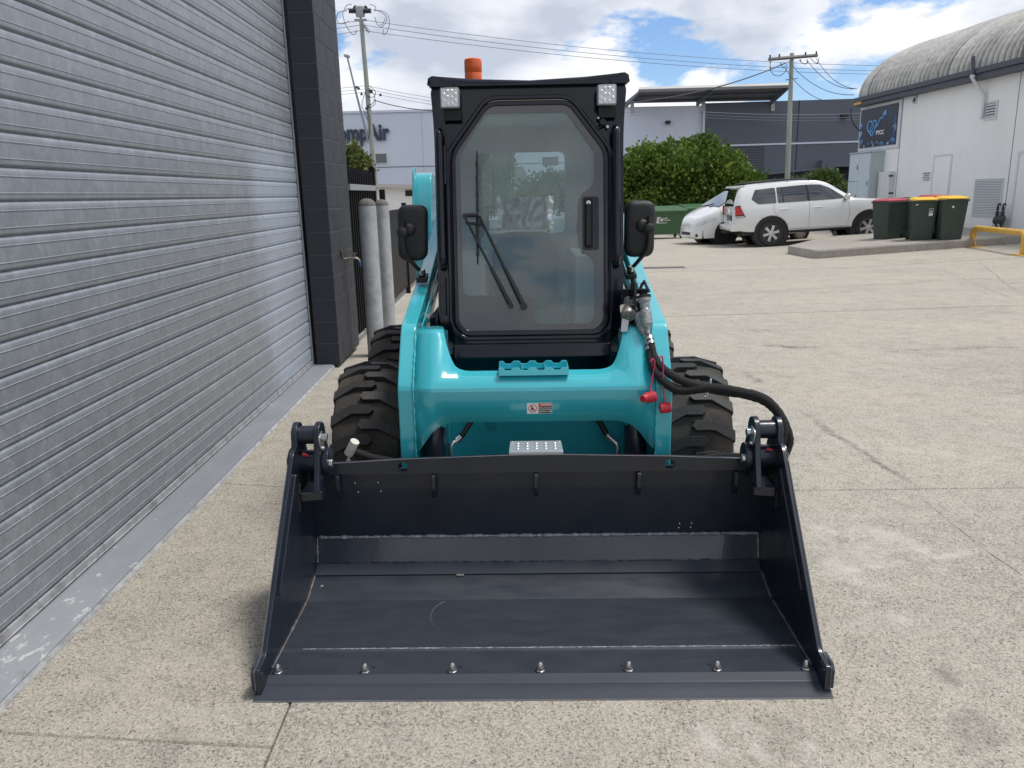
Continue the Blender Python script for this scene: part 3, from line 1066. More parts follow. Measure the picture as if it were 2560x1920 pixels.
# palisade gate after the pier, then a lower sheeted fence
gate = tag(empty('palisade_gate', (-1.56, 8.1, 0)), 'black palisade gate with pointed pickets and pale grey top rail', 'gate')
pk = None
for k in range(14):
    y = 0.03 + k * 0.118
    if pk is None:
        pk = MB().prism([(-0.011, 0.13), (-0.011, 1.80), (0, 1.84), (0.011, 1.80), (0.011, 0.13)], 0.022, (0, 0, 0), (0, 1, 0), (0, 0, 1), (1, 0, 0)).build('picket', 'black_gate', gate)
        o = pk
    else:
        o = share(pk, 'picket', gate)
    o.location = (0.0, y, zg(-1.5, 8.1 + y))
MB().b2((0.026, -0.02, 1.595), (0.05, 1.62, 1.655)).build('rail', 'grey_rail', gate)
MB().b2((-0.028, -0.02, 0.10), (-0.004, 1.62, 0.15)).build('rail', 'black_gate', gate)
MB().b2((-0.03, 1.64, -0.08), (0.04, 1.71, 1.86)).prism([(-0.03, 0), (0.005, 0.03), (0.04, 0)], 0.07, (0, 1.64, 1.861), (1, 0, 0), (0, 0, 1), (0, 1, 0)).build('gate_post', 'black_gate', gate, bevel=0.003)

fence = tag(empty('sheeted_fence', (-1.62, 9.9, 0)), 'lower black sheeted fence with posts running on beyond the gate', 'fence')
for k in range(7):
    y0 = 1.0 + k * 2.3
    zz = zg(-1.6, 9.9 + y0)
    MB().b2((-0.035, y0, zz), (0.035, y0 + 0.07, (1.62 if k == 0 else 1.42))).build('post', 'black_gate', fence)
    if k < 6:
        MB().b2((-0.012, y0 + 0.08, zz + 0.10), (0.006, y0 + 2.29, 1.33)).build('panel', 'black_gate', fence)
        for j in range(9):
            pass
MB().b2((0.008, 0.85, 0.02), (0.05, 0.92, 0.14)).build('drop_bolt', 'black_gate', fence)


# ================================================================== SKID STEER LOADER
TH, TI = radians(-1.5), 0.007
skid = tag(empty('skid_steer_loader', (0.08, 2.14, 0.0)), 'teal skid steer loader with black cab and wide dark steel bucket on the ground', 'skid steer loader')
skid.rotation_euler = (0, TI, TH)
MW = Matrix.Translation((0.08, 2.14, 0.0)) @ skid.rotation_euler.to_matrix().to_4x4()
MWI = MW.inverted()
_CL = MWI @ Vector((0, 0, CAMH))


def my(u, v, y):
    """machine coordinates of a point seen at (u, v) of a 2212 wide picture, at machine depth y"""
    d = MWI.to_3x3() @ Vector(ray(u * 2560 / 2212, v * 2560 / 2212))
    return _CL + d * ((y - _CL.y) / d.y)


S = skid
XZ = dict(ux=(1, 0, 0), uy=(0, 0, 1), un=(0, 1, 0))
YZ = dict(ux=(0, 1, 0), uy=(0, 0, 1), un=(1, 0, 0))

# ------------------------------------------------------------------ bucket
prof = [(0.035, 0.022), (0.07, 0.033), (0.20, 0.033), (0.215, 0.037), (0.53, 0.039), (0.66, 0.080)]
outer = [(0.665, 0.055), (0.53, 0.018), (0.035, 0.017)]
bucket = MB().prism(prof + outer, 1.742, (-0.871, 0, 0), **YZ).build('bucket', 'bucket_floor', S, smooth=8)
MB().prism([(0.650, 0.083), (0.660, 0.070), (0.72, 0.106), (0.709, 0.116)], 1.742, (-0.871, 0, 0), **YZ).build('step_plate', 'bucket_matt', bucket, bevel=0.002)  # paler than the bucket paint: skylight on the ledge put into its colour
MB().prism([(0.697, 0.108), (0.709, 0.106), (0.735, 0.206), (0.722, 0.208)], 1.742, (-0.871, 0, 0), **YZ).build('kick_plate', 'bucket_gloss', bucket, bevel=0.002)
MB().prism([(0.724, 0.21), (0.738, 0.205), (0.717, 0.50), (0.703, 0.50)], 1.742, (-0.871, 0, 0), **YZ).build('back_plate', 'bucket_paint', bucket)


def weld_bead(pts, r, parent=None, name='weld_bead', material='weld'):
    P = []
    for i in range(len(pts) - 1):
        a, c = Vector(pts[i]), Vector(pts[i + 1])
        n = max(2, int((c - a).length / 0.012))
        for k in range(n):
            P.append(a.lerp(c, k / n))
    P.append(Vector(pts[-1]))
    rr = [r * (0.45 + 0.75 * random.random()) for _ in P]
    return MB().tube(P, rr, 6).build(name, material, parent, smooth=80)


weld_bead([(-0.865, 0.721, 0.210), (0.865, 0.721, 0.210)], 0.008, bucket)
weld_bead([(-0.865, 0.700, 0.112), (0.865, 0.700, 0.112)], 0.004, bucket, material='bucket_paint')
weld_bead([(-0.80, 0.2125, 0.0355), (0.855, 0.2125, 0.0355)], 0.0029, bucket)
weld_bead([(-0.868, 0.721, 0.21), (-0.868, 0.699, 0.115)], 0.005, bucket)
weld_bead([(0.868, 0.721, 0.21), (0.868, 0.699, 0.115)], 0.005, bucket)
weld_bead([(-0.869, 0.66, 0.083), (-0.869, 0.53, 0.042), (-0.869, 0.10, 0.037)], 0.005, bucket, material='worn_glint')
weld_bead([(0.869, 0.66, 0.083), (0.869, 0.53, 0.042), (0.869, 0.10, 0.037)], 0.005, bucket, material='worn_glint')
# cutting edge and wear strip
MB().prism([(-0.022, 0.002), (0.0, 0.016), (0.032, 0.020), (0.16, 0.020), (0.16, 0.001), (0.0, 0.0)], 1.79, (-0.895, 0, 0), **YZ).build('cutting_edge', 'bucket_matt', bucket, bevel=0.0015)
MB().prism([(-0.0245, 0.0005), (-0.0225, 0.006), (-0.0215, 0.0005)], 1.788, (-0.894, 0, 0), **YZ).build('worn_lip', 'worn_glint', bucket)
MB().prism([(0.033, 0.0205), (0.066, 0.0355), (0.070, 0.0342), (0.04, 0.0205)], 1.742, (-0.871, 0, 0), **YZ).build('bevel_strip', 'bucket_matt', bucket)
bolt = MB().lathe([(0.013, 0.0), (0.013, 0.004), (0.0105, 0.005), (0.0105, 0.013)], (0, 0, 0), (0, 0, 1), 6).lathe([(0.0085, 0.013), (0.0085, 0.021), (0.006, 0.027), (0.0, 0.029)], (0, 0, 0), (0, 0, 1), 12).build('bolt', 'steel', bucket, smooth=40)
for k in range(7):
    o = bolt if k == 0 else share(bolt, 'bolt', bucket)
    o.location = (-0.845 + k * 0.2817, 0.083, 0.0335)
    o.rotation_euler = (0, 0, random.random())
    o.scale = (1.2, 1.2, 1.1)
hole = MB().cyl((0, 0, 0), (0, 0, 0.0012), 0.008, n=14).build('bolt_hole', 'dark_recess', bucket)
for k in range(7):
    o = hole if k == 0 else share(hole, 'bolt_hole', bucket)
    o.location = (-0.845 + k * 0.2817 + (0.022 if k < 3 else -0.016 if k > 3 else 0), 0.112, 0.0335)
# curved scratch and drips on the floor
MB().tube([(-0.33 + 0.06 * cos(a), 0.42 + 0.10 * sin(a), 0.0395) for a in np.linspace(1.9, 4.0, 12)], 0.0013, 5).build('scratch', 'worn_glint', bucket)
for (x, y, w) in ((-0.30, 0.648, 0.03), (-0.83, 0.60, 0.008)):
    MB().box((x, y, 0.080 if y > 0.62 else 0.0625), (w, 0.012, 0.004)).build('grit', 'kerb_concrete', bucket)
# side plates
side = [(-0.004, 0.012), (-0.006, 0.098), (0.068, 0.104), (0.495, 0.592), (0.53, 0.628), (0.585, 0.640), (0.70, 0.585), (0.735, 0.50), (0.735, 0.04), (0.66, 0.012)]
for sgn in (-1, 1):
    sp_ = MB().prism(rounded(side, [0, 0.01, 0.02, 0.02, 0.02, 0.04, 0.04, 0.04, 0.05, 0]), 0.016, (sgn * 0.8795 - 0.008, 0, 0), **YZ).build('side_plate', 'bucket_paint', bucket, bevel=0.003)
    MB().prism([(-0.008, 0.026), (-0.010, 0.088), (0.006, 0.106), (0.066, 0.106), (0.066, 0.06), (0.03, 0.026)], 0.010, (sgn * 0.893 - 0.005, 0, 0), **YZ).build('side_cutter', 'bucket_matt', bucket, bevel=0.0015)
    # pale line drawn as the specular glint of the front edge
    ed = [(-sgn * 0.0, -0.0065, 0.03), (0, -0.0065, 0.094), (0, 0.066, 0.106), (0, 0.30, 0.3725), (0, 0.49, 0.589)]
    MB().tube([(sgn * 0.887 + e[0], e[1] - 0.001, e[2] + 0.001) for e in ed], 0.0016, 5).build('pale_edge', 'worn_glint', bucket)
    # long rib with slot on the inner face
    MB().prism(rounded([(0.22, 0.232), (0.505, 0.556), (0.528, 0.545), (0.245, 0.222)], 0.008), 0.010, (sgn * 0.867 - 0.005, 0, 0), **YZ).build('side_rib', 'bucket_paint', bucket, bevel=0.004)
    MB().tube([(sgn * 0.8705, 0.555, 0.50), (sgn * 0.8705, 0.535, 0.44), (sgn * 0.8705, 0.53, 0.40)], 0.006, 6).build('slot', 'dark_recess', bucket)
    # pivot ears
    ears = []
    for xe, tag_ in ((0.882, 1), (0.800, 0)):
        lo = [(0.50, 0.50), (0.578, 0.665)] if True else []
        outl = [(0.52, 0.475), (0.548, 0.56), (0.573, 0.655)] + arc(0.622, 0.666, 0.049, pi - 0.15, -0.25, 10) + [(0.695, 0.60), (0.712, 0.55), (0.72, 0.475)]
        MB().prism(outl, 0.022, (sgn * xe - 0.011, 0, 0), **YZ).build('pivot_ear', 'bucket_paint', bucket, bevel=0.004)
    MB().cyl((sgn * 0.793, 0.622, 0.666), (sgn * 0.889, 0.622, 0.666), 0.034, n=24).build('upper_bush', 'bucket_paint', bucket, smooth=40, bevel=0.003)
    MB().cyl((sgn * 0.793, 0.622, 0.666), (sgn * 0.812, 0.622, 0.666), 0.041, n=24).build('bush_collar', 'bucket_paint', bucket, smooth=40)
    MB().cyl((sgn * 0.79, 0.625, 0.562), (sgn * 0.90, 0.625, 0.562), 0.043, n=24).build('lower_bush', 'bucket_paint', bucket, smooth=40, bevel=0.003)
    for xa, xb in ((0.766, 0.789), (0.895, 0.915)):
        MB().cyl((sgn * xa, 0.625, 0.562), (sgn * xb, 0.625, 0.562), 0.052, n=24).build('boss_disc', 'bucket_paint', bucket, smooth=40, bevel=0.003)
    MB().cyl((sgn * 0.915, 0.625, 0.562), (sgn * 0.928, 0.625, 0.562), 0.019, n=6).cyl((sgn * 0.915, 0.625, 0.562), (sgn * 0.919, 0.625, 0.562), 0.026, n=18).build('pin_bolt', 'brass', bucket, bevel=0.002)
    MB().cyl((sgn * 0.766, 0.60, 0.562), (sgn * 0.752, 0.60, 0.562), 0.016, n=14).build('pin_end', 'steel', bucket, smooth=40, bevel=0.002)
    MB().prism(rounded([(0.555, 0.675), (0.60, 0.69), (0.628, 0.665), (0.60, 0.61), (0.57, 0.62)], 0.012), 0.007, (sgn * 0.785 - 0.0035, 0, 0), **YZ).cyl((sgn * 0.782, 0.60, 0.662), (sgn * 0.765, 0.60, 0.662), 0.016, n=6).cyl((sgn * 0.782, 0.578, 0.628), (sgn * 0.772, 0.578, 0.628), 0.008, n=8).build('pin_lock', 'steel', bucket, bevel=0.002)
    MB().box((sgn * 0.848, 0.585, 0.601), (0.022, 0.006, 0.008), ry=0.4).build('paint_mark', 'red_rubber', bucket)
    MB().prism(rounded([(sgn * 0.785, 0.55), (sgn * 0.80, 0.66), (sgn * 0.868, 0.66), (sgn * 0.868, 0.53)], 0.012), 0.035, (0, 0, 0.436), (1, 0, 0), (0, 1, 0), (0, 0, 1)).build('stop_pad', 'bucket_paint', bucket, bevel=0.004)
# top lip
top = [(-0.806, 0.530), (-0.505, 0.5455), (-0.103, 0.5565), (0.103, 0.5565), (0.505, 0.5455), (0.806, 0.530), (0.806, 0.487), (-0.806, 0.487)]
MB().prism(top, 0.018, (0, 0.682, 0), holes=[circle(-0.507, 0.513, 0.0195), circle(0.508, 0.513, 0.0195)], **XZ).build('lip_plate', 'bucket_paint', bucket, smooth=30)
MB().tube([(t_[0], 0.683, t_[1]) for t_ in top[:6]], 0.0018, 5).build('pale_edge', 'worn_glint', bucket)
for x in (-0.76, -0.392, 0.0, 0.392, 0.76):
    MB().prism(rounded([(0.668, 0.484), (0.668, 0.42), (0.69, 0.385), (0.703, 0.385), (0.703, 0.484)], 0.012), 0.016, (x - 0.008, 0, 0), **YZ).build('gusset', 'bucket_paint', bucket, bevel=0.003)
MB().b2((-0.80, 0.745, 0.30), (0.80, 0.86, 0.33)).build('rear_beam', 'bucket_paint', bucket)
for x, z in ((-0.70, 0.443), (-0.61, 0.444), (-0.69, 0.405), (-0.602, 0.407), (0.56, 0.255), (0.607, 0.256), (0.557, 0.237), (0.604, 0.238)):
    MB().cyl((x, 0.7245 - (z - 0.21) * 0.0724, z), (x, 0.7215 - (z - 0.21) * 0.0724, z), 0.0026, n=8).build('rivet', 'white_plastic', bucket)
# folded step on the lip with raised dimples
st = MB()
O_, uy_ = Vector((0, 0.690, 0.558)), Vector((0, 0.085, 0.012)).normalized()
un_ = Vector((1, 0, 0)).cross(uy_)
step = MB().prism(rounded([(-0.102, 0), (0.104, 0), (0.100, 0.09), (-0.098, 0.09)], 0.006), -0.008, O_ + un_ * 0.012, (1, 0, 0), uy_, un_).b2((-0.102, 0.688, 0.552), (0.104, 0.694, 0.568)).build('lip_step', 'zinc_step', bucket, bevel=0.0015)
dm = MB()
for i in range(5):
    for j in range(3):
        c = O_ + un_ * 0.0125 + Vector((1, 0, 0)) * (-0.068 + i * 0.0355) + uy_ * (0.022 + j * 0.023)
        dm.lathe([(0.0075, 0), (0.005, 0.0025), (0.0, 0.003)], c, un_, 10)
for sx in (-0.09, 0.092):
    dm.lathe([(0.004, 0), (0.003, 0.002), (0, 0.0025)], O_ + un_ * 0.0125 + Vector((sx, 0, 0)) + uy_ * 0.08, un_, 8)
kind(dm.build('dimple', 'zinc_step', bucket, smooth=60), 'stuff')

# ------------------------------------------------------------------ loader arms and the teal cross plate between them
armp = [(0.823, 0.30), (0.823, 0.785), (0.838, 0.812), (0.975, 0.990), (1.00, 1.010), (1.5, 1.128), (2.2, 1.335), (2.6, 1.45), (2.6, 1.27), (2.1, 1.12), (1.52, 0.93), (1.16, 0.80), (1.06, 0.66), (1.02, 0.30)]
for sgn in (-1, 1):
    x0 = 0.4745 if sgn > 0 else -0.5365
    arm = MB().prism(rounded(armp, [0, 0.02, 0.03, 0.03, 0.03, 0.05, 0.05, 0, 0, 0.05, 0.05, 0.05, 0.05, 0]), 0.062, (x0, 0, 0), **YZ).build('loader_arm', 'teal', S, bevel=0.006)
    xi = 0.457 if sgn > 0 else -0.463
    MB().prism([(1.02, 0.985), (1.5, 1.098), (2.5, 1.385), (2.5, 1.33), (1.5, 1.04), (1.06, 0.93)], 0.006, (xi, 0, 0), **YZ).build('inner_rail', 'teal', arm, bevel=0.002)
    # rear upright seen over the arm
    xu = 0.48 if sgn > 0 else -0.635
    MB().prism(rounded([(2.55, 0.9), (2.66, 1.50), (2.74, 1.66), (3.1, 1.62), (3.2, 0.85)], [0.02, 0.08, 0.08, 0.08, 0.02], 6), 0.10, (xu - 0.05, 0, 0), **YZ).build('upright', 'teal', arm, bevel=0.008)
    MB().prism(rounded([(2.50, 1.20), (2.64, 1.655), (2.68, 1.685), (2.72, 1.68), (2.72, 1.2)], 0.02), 0.012, (xu + sgn * 0.047 - 0.006, 0, 0), **YZ).build('upright_flange', 'teal', arm, bevel=0.003)
    # weld seam between arm and cross plate
    xw = 0.474 if sgn > 0 else -0.4745
    weld_bead([(xw, 0.820, 0.50), (xw, 0.820, 0.785), (xw, 0.836, 0.815), (xw, 0.975, 0.992)], 0.005, arm, material='teal')

# profile of the cross plate: (s along the sheet) -> (y, z)
fold = [(0.0, (0.818, 0.50)), (0.272, (0.818, 0.772)), (0.285, (0.8205, 0.785)), (0.298, (0.827, 0.796)), (0.53, (0.971, 0.978)), (0.545, (0.984, 0.988)), (0.556, (0.996, 0.991)), (0.62, (1.06, 0.994))]


def fold_at(s):
    for i in range(len(fold) - 1):
        (a, p), (c, q) = fold[i], fold[i + 1]
        if s <= c or i == len(fold) - 2:
            k = (s - a) / (c - a)
            return (p[0] + (q[0] - p[0]) * k, p[1] + (q[1] - p[1]) * k)


def bez(p, c, q, n=8):
    return [((1 - t) ** 2 * p[0] + 2 * t * (1 - t) * c[0] + t * t * q[0], (1 - t) ** 2 * p[1] + 2 * t * (1 - t) * c[1] + t * t * q[1]) for t in [i / n for i in range(n + 1)]]


half = [(0.0, 0.149)] + [(0.30, 0.149)] + bez((0.30, 0.149), (0.375, 0.149), (0.415, 0.095), 7)[1:] + bez((0.415, 0.095), (0.445, 0.05), (0.466, 0.03), 5)[1:]
half += [(0.470, 0.03), (0.470, 0.62), (0.385, 0.62), (0.368, 0.60)] + [(0.362, 0.545)] + [(0.350, 0.488)] + bez((0.350, 0.488), (0.325, 0.395), (0.306, 0.378), 6)[1:] + bez((0.306, 0.378), (0.288, 0.362), (0.25, 0.360), 5)[1:] + [(0.0, 0.360)]
outl = half + [(-x, s_) for x, s_ in reversed(half) if x > 1e-6]
tri = bmesh.new()
edges = [(i, (i + 1) % len(outl)) for i in range(len(outl))]
vv2 = [Vector(p) for p in outl]
k0 = len(vv2)
bends = [f_[0] for f_ in fold[1:-1]]
for s_ in bends:
    vv2 += [Vector((-0.47, s_)), Vector((0.47, s_))]
    edges.append((len(vv2) - 2, len(vv2) - 1))
for xx in np.arange(-0.4, 0.41, 0.1):
    vv2 += [Vector((xx, 0.02)), Vector((xx, 0.63))]
    edges.append((len(vv2) - 2, len(vv2) - 1))
res = delaunay_2d_cdt(vv2, edges, [list(range(len(outl)))], 1, 1e-6)


tf = [f for f in res[2] if inside((sum(res[0][i].x for i in f) / 3, sum(res[0][i].y for i in f) / 3), outl)]
cp = MB().add([(p.x - 0.001, *fold_at(p.y)) for p in res[0]], tf).build('cross_plate', 'teal', S, smooth=9)
md = cp.modifiers.new('solid', 'SOLIDIFY')
md.thickness, md.offset = 0.014, -1
# cheeks that turn back from the cut-out
for sgn in (-1, 1):
    MB().prism(rounded([(0.90, 0.86), (0.98, 0.978), (1.06, 0.98), (1.2, 0.95), (1.2, 0.55), (0.90, 0.6)], 0.02), 0.008, (sgn * 0.372 - 0.004, 0, 0), **YZ).build('cheek_plate', 'teal', cp)
    MB().cyl((sgn * 0.362, 1.05, 0.86), (sgn * 0.376, 1.05, 0.86), 0.035, n=20).build('boss', 'teal', cp, smooth=40)
MB().prism([(-0.26, 0.88), (0.26, 0.88), (0.26, 1.0), (-0.26, 1.0)], 0.012, (0, 0, 0.80), (1, 0, 0), (0, 1, 0), (0, 0, 1)).build('sill_plate', 'teal', cp)
# toothed foot step
zig = [(-0.140, 0.010), (-0.134, 0.012)]
for i in range(4):
    a = -0.128 + i * 0.064
    zig += [(a + 0.004, 0.012), (a + 0.014, 0.001), (a + 0.034, 0.001), (a + 0.046, 0.012)]
zig += [(0.128, 0.012), (0.134, 0.0), (0.134, -0.020), (-0.140, -0.020)]
fst = MB().prism(zig, 0.007, (0, 0.838, 0.850), (1, 0, 0), (0, 0.25, 0.97), (0, 0.97, -0.25))
fst.prism([(x, y + 0.006) for x, y in zig], 0.007, (0, 0.905, 0.856), (1, 0, 0), (0, 0.0, 1.0), (0, 1, 0))
fst.b2((-0.139, 0.84, 0.830), (0.133, 0.912, 0.837))
for x in (-0.139, -0.05, 0.04, 0.128):
    fst.b2((x, 0.845, 0.837), (x + 0.006, 0.905, 0.858))
fst.build('foot_step', 'teal', cp, bevel=0.0015)

# warning sticker
stk = MB().b2((-0.031, 0.8165, 0.681), (0.067, 0.8175, 0.7235)).build('sticker', 'sticker_white', cp)
MB().b2((0.0145, 0.8158, 0.710), (0.0655, 0.8164, 0.722)).build('sticker_band', 'sticker_red', stk)
MB().b2((0.0145, 0.8158, 0.6825), (0.0655, 0.8164, 0.7095)).build('sticker_panel', 'sticker_black', stk)
RX = (radians(90), 0, 0)
text('DANGER', 'print', 'sticker_white', stk, (0.043, 0.8155, 0.716), RX, 0.0095, 0.0001, 0.0003)
for i, tx in enumerate(('Please stay away', 'from the working', 'equipments range')):
    text(tx, 'print', 'sticker_white', stk, (0.040, 0.8155, 0.7045 - i * 0.0075), RX, 0.0068, 0.0001, 0.0002)
MB().prism([(0.0205, 0.7125), (0.0285, 0.7125), (0.0245, 0.7195)], 0.0004, (0, 0.8155, 0), **XZ).build('warning_triangle', 'bin_yellow', stk)
MB().prism(circle(-0.0083, 0.7025, 0.0165, 28), 0.0005, (0, 0.8158, 0), holes=[circle(-0.0083, 0.7025, 0.0140, 28)], **XZ).prism([(-0.0195, 0.713), (-0.0175, 0.715), (0.003, 0.692), (0.001, 0.690)], 0.0005, (0, 0.8150, 0), **XZ).build('ban_ring', 'sticker_red', stk)
MB().prism(circle(-0.010, 0.7095, 0.0022, 10), 0.0004, (0, 0.8155, 0), **XZ).prism([(-0.014, 0.705), (-0.006, 0.7065), (-0.003, 0.699), (0.001, 0.6965), (-0.004, 0.6945), (-0.009, 0.698), (-0.0135, 0.692), (-0.0155, 0.6935)], 0.0004, (0, 0.8155, 0), **XZ).build('figure_print', 'sticker_black', stk)

# ------------------------------------------------------------------ chassis between the wheels
chas = MB().b2((-0.45, 1.10, 0.24), (0.45, 2.9, 0.62)).build('chassis', 'teal', S)
MB().prism([(-0.47, 0.25), (0.47, 0.25), (0.47, 0.72), (-0.47, 0.72)], 0.012, (0, 1.085, 0), holes=[[(-0.042, 0.575), (-0.008, 0.575), (-0.008, 0.595), (-0.042, 0.595)]], **XZ).build('front_panel', 'teal', chas)
hl = MB()
for rr_, nn2 in ((0.0, 1), (0.012, 6), (0.022, 10)):
    for i in range(nn2):
        a = 2 * pi * i / nn2
        hl.cyl((-0.185 + rr_ * cos(a), 1.0855, 0.553 + rr_ * sin(a)), (-0.185 + rr_ * cos(a), 1.0835, 0.553 + rr_ * sin(a)), 0.003, n=6)
hl.build('vent_hole', 'dark_recess', chas)
MB().b2((-0.045, 1.099, 0.57), (-0.005, 1.104, 0.60)).build('slot_backing', 'dark_recess', chas)
for x in (-0.375, 0.383):
    MB().b2((x - 0.014, 1.02, 0.25), (x + 0.014, 1.084, 0.70)).build('panel_flange', 'teal', chas)
for sgn in (-1, 1):
    cyl_ = MB().cyl((sgn * 0.418, 0.93, 0.30), (sgn * 0.418, 1.02, 0.74), 0.046, n=24).build('tilt_cylinder', 'bucket_paint', S, smooth=40)
    MB().cyl((sgn * 0.418, 0.92, 0.22), (sgn * 0.418, 0.93, 0.31), 0.022, n=16).build('rod', 'steel', cyl_, smooth=40)
    u0, v0, u1, v1, u2, v2, u3, v3 = ((1018, 910), (995, 945), (975, 965), (974, 985))[0] + ((995, 945), (995, 945), (975, 965), (974, 985))[1] + (975, 962) + (974, 990) if sgn < 0 else (1293, 908, 1312, 940, 1333, 960, 1335, 985)
    a, b_, c, d = my(u0, v0, 1.04), my(u1, v1, 1.02), my(u2, v2, 1.0), my(u3, v3, 0.99)
    MB().tube(spline([a + (a - b_) * 0.8, a, b_], 6), 0.012, 10).build('lift_hose', 'rubber_hose', cyl_, smooth=60)
    MB().tube([b_ + (a - b_) * 0.02, b_.lerp(c, 0.45)], 0.014, 10).tube(spline([b_.lerp(c, 0.4), c, d], 5), 0.0075, 8).cyl(d + Vector((0, 0, 0.0)), d + Vector((0, 0, -0.03)), 0.016, n=6).build('hose_fitting', 'steel', cyl_, smooth=40)

# ------------------------------------------------------------------ wheels
WR = 0.392


def tyre_mesh():
    t, lg = MB(), MB()
    hw = 0.148
    prof = [(0.215, -0.118), (0.25, -0.138), (0.31, -hw), (0.342, -hw), (0.356, -0.138), (0.362, -0.11), (0.365, -0.05), (0.365, 0.0)]
    prof = prof + [(r, -a) for r, a in reversed(prof[:-1])]
    n = 54
    vs, fs = [], []
    for i in range(n):
        w = 2 * pi * i / n
        for r, a in prof:
            vs.append((a, r * cos(w), r * sin(w)))
    k = len(prof)
    for i in range(n):
        j = (i + 1) % n
        for q in range(k - 1):
            fs.append((i * k + q, i * k + q + 1, j * k + q + 1, j * k + q))
    t.add(vs, fs)
    # chevron lugs, alternating sides
    def crown(a):
        return 0.365 - 0.02 * (abs(a) / hw) ** 4
    plan = [(-0.151, 0.078), (-0.060, 0.024), (0.016, 0.024), (0.034, 0.004), (0.020, -0.024), (-0.068, -0.024), (-0.151, 0.022)]
    for side_ in (-1, 1):
        for q in range(18):
            w0 = 2 * pi * (q + (0.5 if side_ > 0 else 0)) / 18
            bot, topv = [], []
            for (a, c) in plan:
                ax, cc = a * (-side_) * -1, c
                for lst, dr, sh in ((bot, -0.006, 1.0), (topv, 0.0, 0.86)):
                    r = crown(a) + dr + (0.0235 if lst is topv else 0)
                    if abs(a) > 0.149 and lst is topv:
                        r -= 0.006
                    ccx = 0.0 + cc * sh if lst is topv else cc
                    w = w0 + ccx / 0.37
                    axx = (a if abs(a) > 0.149 else a * (0.97 if lst is topv else 1.0)) * (-side_)
                    lst.append((axx, r * cos(w), r * sin(w)))
            m_ = len(plan)
            vs = bot + topv
            fs = [tuple(range(m_, 2 * m_))] + [(i, (i + 1) % m_, m_ + (i + 1) % m_, m_ + i) for i in range(m_)]
            # shoulder skirt down the side wall
            a_, b_ = plan[0], plan[-1]
            s0 = len(vs)
            for (a, c) in (a_, b_):
                w = w0 + c / 0.37
                vs.append((0.149 * side_ * 1.0, 0.325 * cos(w), 0.325 * sin(w)))
            fs.append((m_, 2 * m_ - 1, s0 + 1, s0))
            lg.add(vs, fs)
    return t, lg


tm = None
for (sx, yc) in ((-1, 1.375), (1, 1.375), (-1, 2.425), (1, 2.425)):
    wh = empty('wheel')
    wh.parent = S
    wh.location = (sx * 0.7085 - (0.012 if yc < 2 else 0.06), yc, WR - 0.004)
    wh.rotation_euler = (0.13 * (yc > 2) + (0.06 if sx > 0 else 0), 0, 0)
    if tm is None:
        tcar, tlug = tyre_mesh()
        ty = tcar.build('tyre', 'tyre_dusty', wh, smooth=30)
        tread = kind(tlug.build('tread_lugs', 'tyre', wh, bevel=0.003), 'stuff')
        rim = MB().lathe([(0.0, 0.05), (0.06, 0.06), (0.07, 0.03), (0.15, 0.02), (0.20, 0.10), (0.216, 0.118), (0.216, -0.118), (0.19, -0.11), (0.0, -0.05)], (0, 0, 0), (1, 0, 0), 28).build('rim', 'white_trim', wh, smooth=40)
        tm = (ty, rim, tread)
    else:
        share(tm[0], 'tyre', wh)
        share(tm[2], 'tread_lugs', wh)
        share(tm[1], 'rim', wh, rot=(0, 0, pi if sx < 0 else 0))
for yc in (1.375, 2.425):
    MB().cyl((-0.6, yc, WR), (0.6, yc, WR), 0.07, n=16).build('axle', 'bucket_paint', S, smooth=40)
eng = MB().prism(rounded([(2.45, 0.62), (2.45, 1.18), (2.60, 1.28), (3.0, 1.22), (3.2, 0.95), (3.2, 0.35), (2.5, 0.35)], 0.05), 0.92, (-0.46, 0, 0), **YZ).build('engine_cover', 'teal', S, bevel=0.01)
MB().b2((-0.38, 3.2, 0.5), (0.38, 3.215, 0.95)).build('grille', 'cab_black', eng)

# ------------------------------------------------------------------ cab
CO = Vector((0, 1.362, 0.85))
CU = Vector((0, 0.1293, 0.9916))
CN = Vector((0, -0.9916, 0.1293))        # towards the front


def C(x, z, d=0.0):
    """point of the leaning cab front: x across, z height, d proud of the front"""
    return CO + Vector((x, 0, 0)) + CU * ((z - 0.85) / 0.9916) + CN * d


def cabp(mb, pts, d0, d1, holes=()):
    f = lambda p: (p[0], (p[1] - 0.85) / 0.9916)
    return mb.prism([f(p) for p in pts], d1 - d0, CO + CN * d0, (1, 0, 0), CU, CN, [[f(p) for p in h] for h in holes])


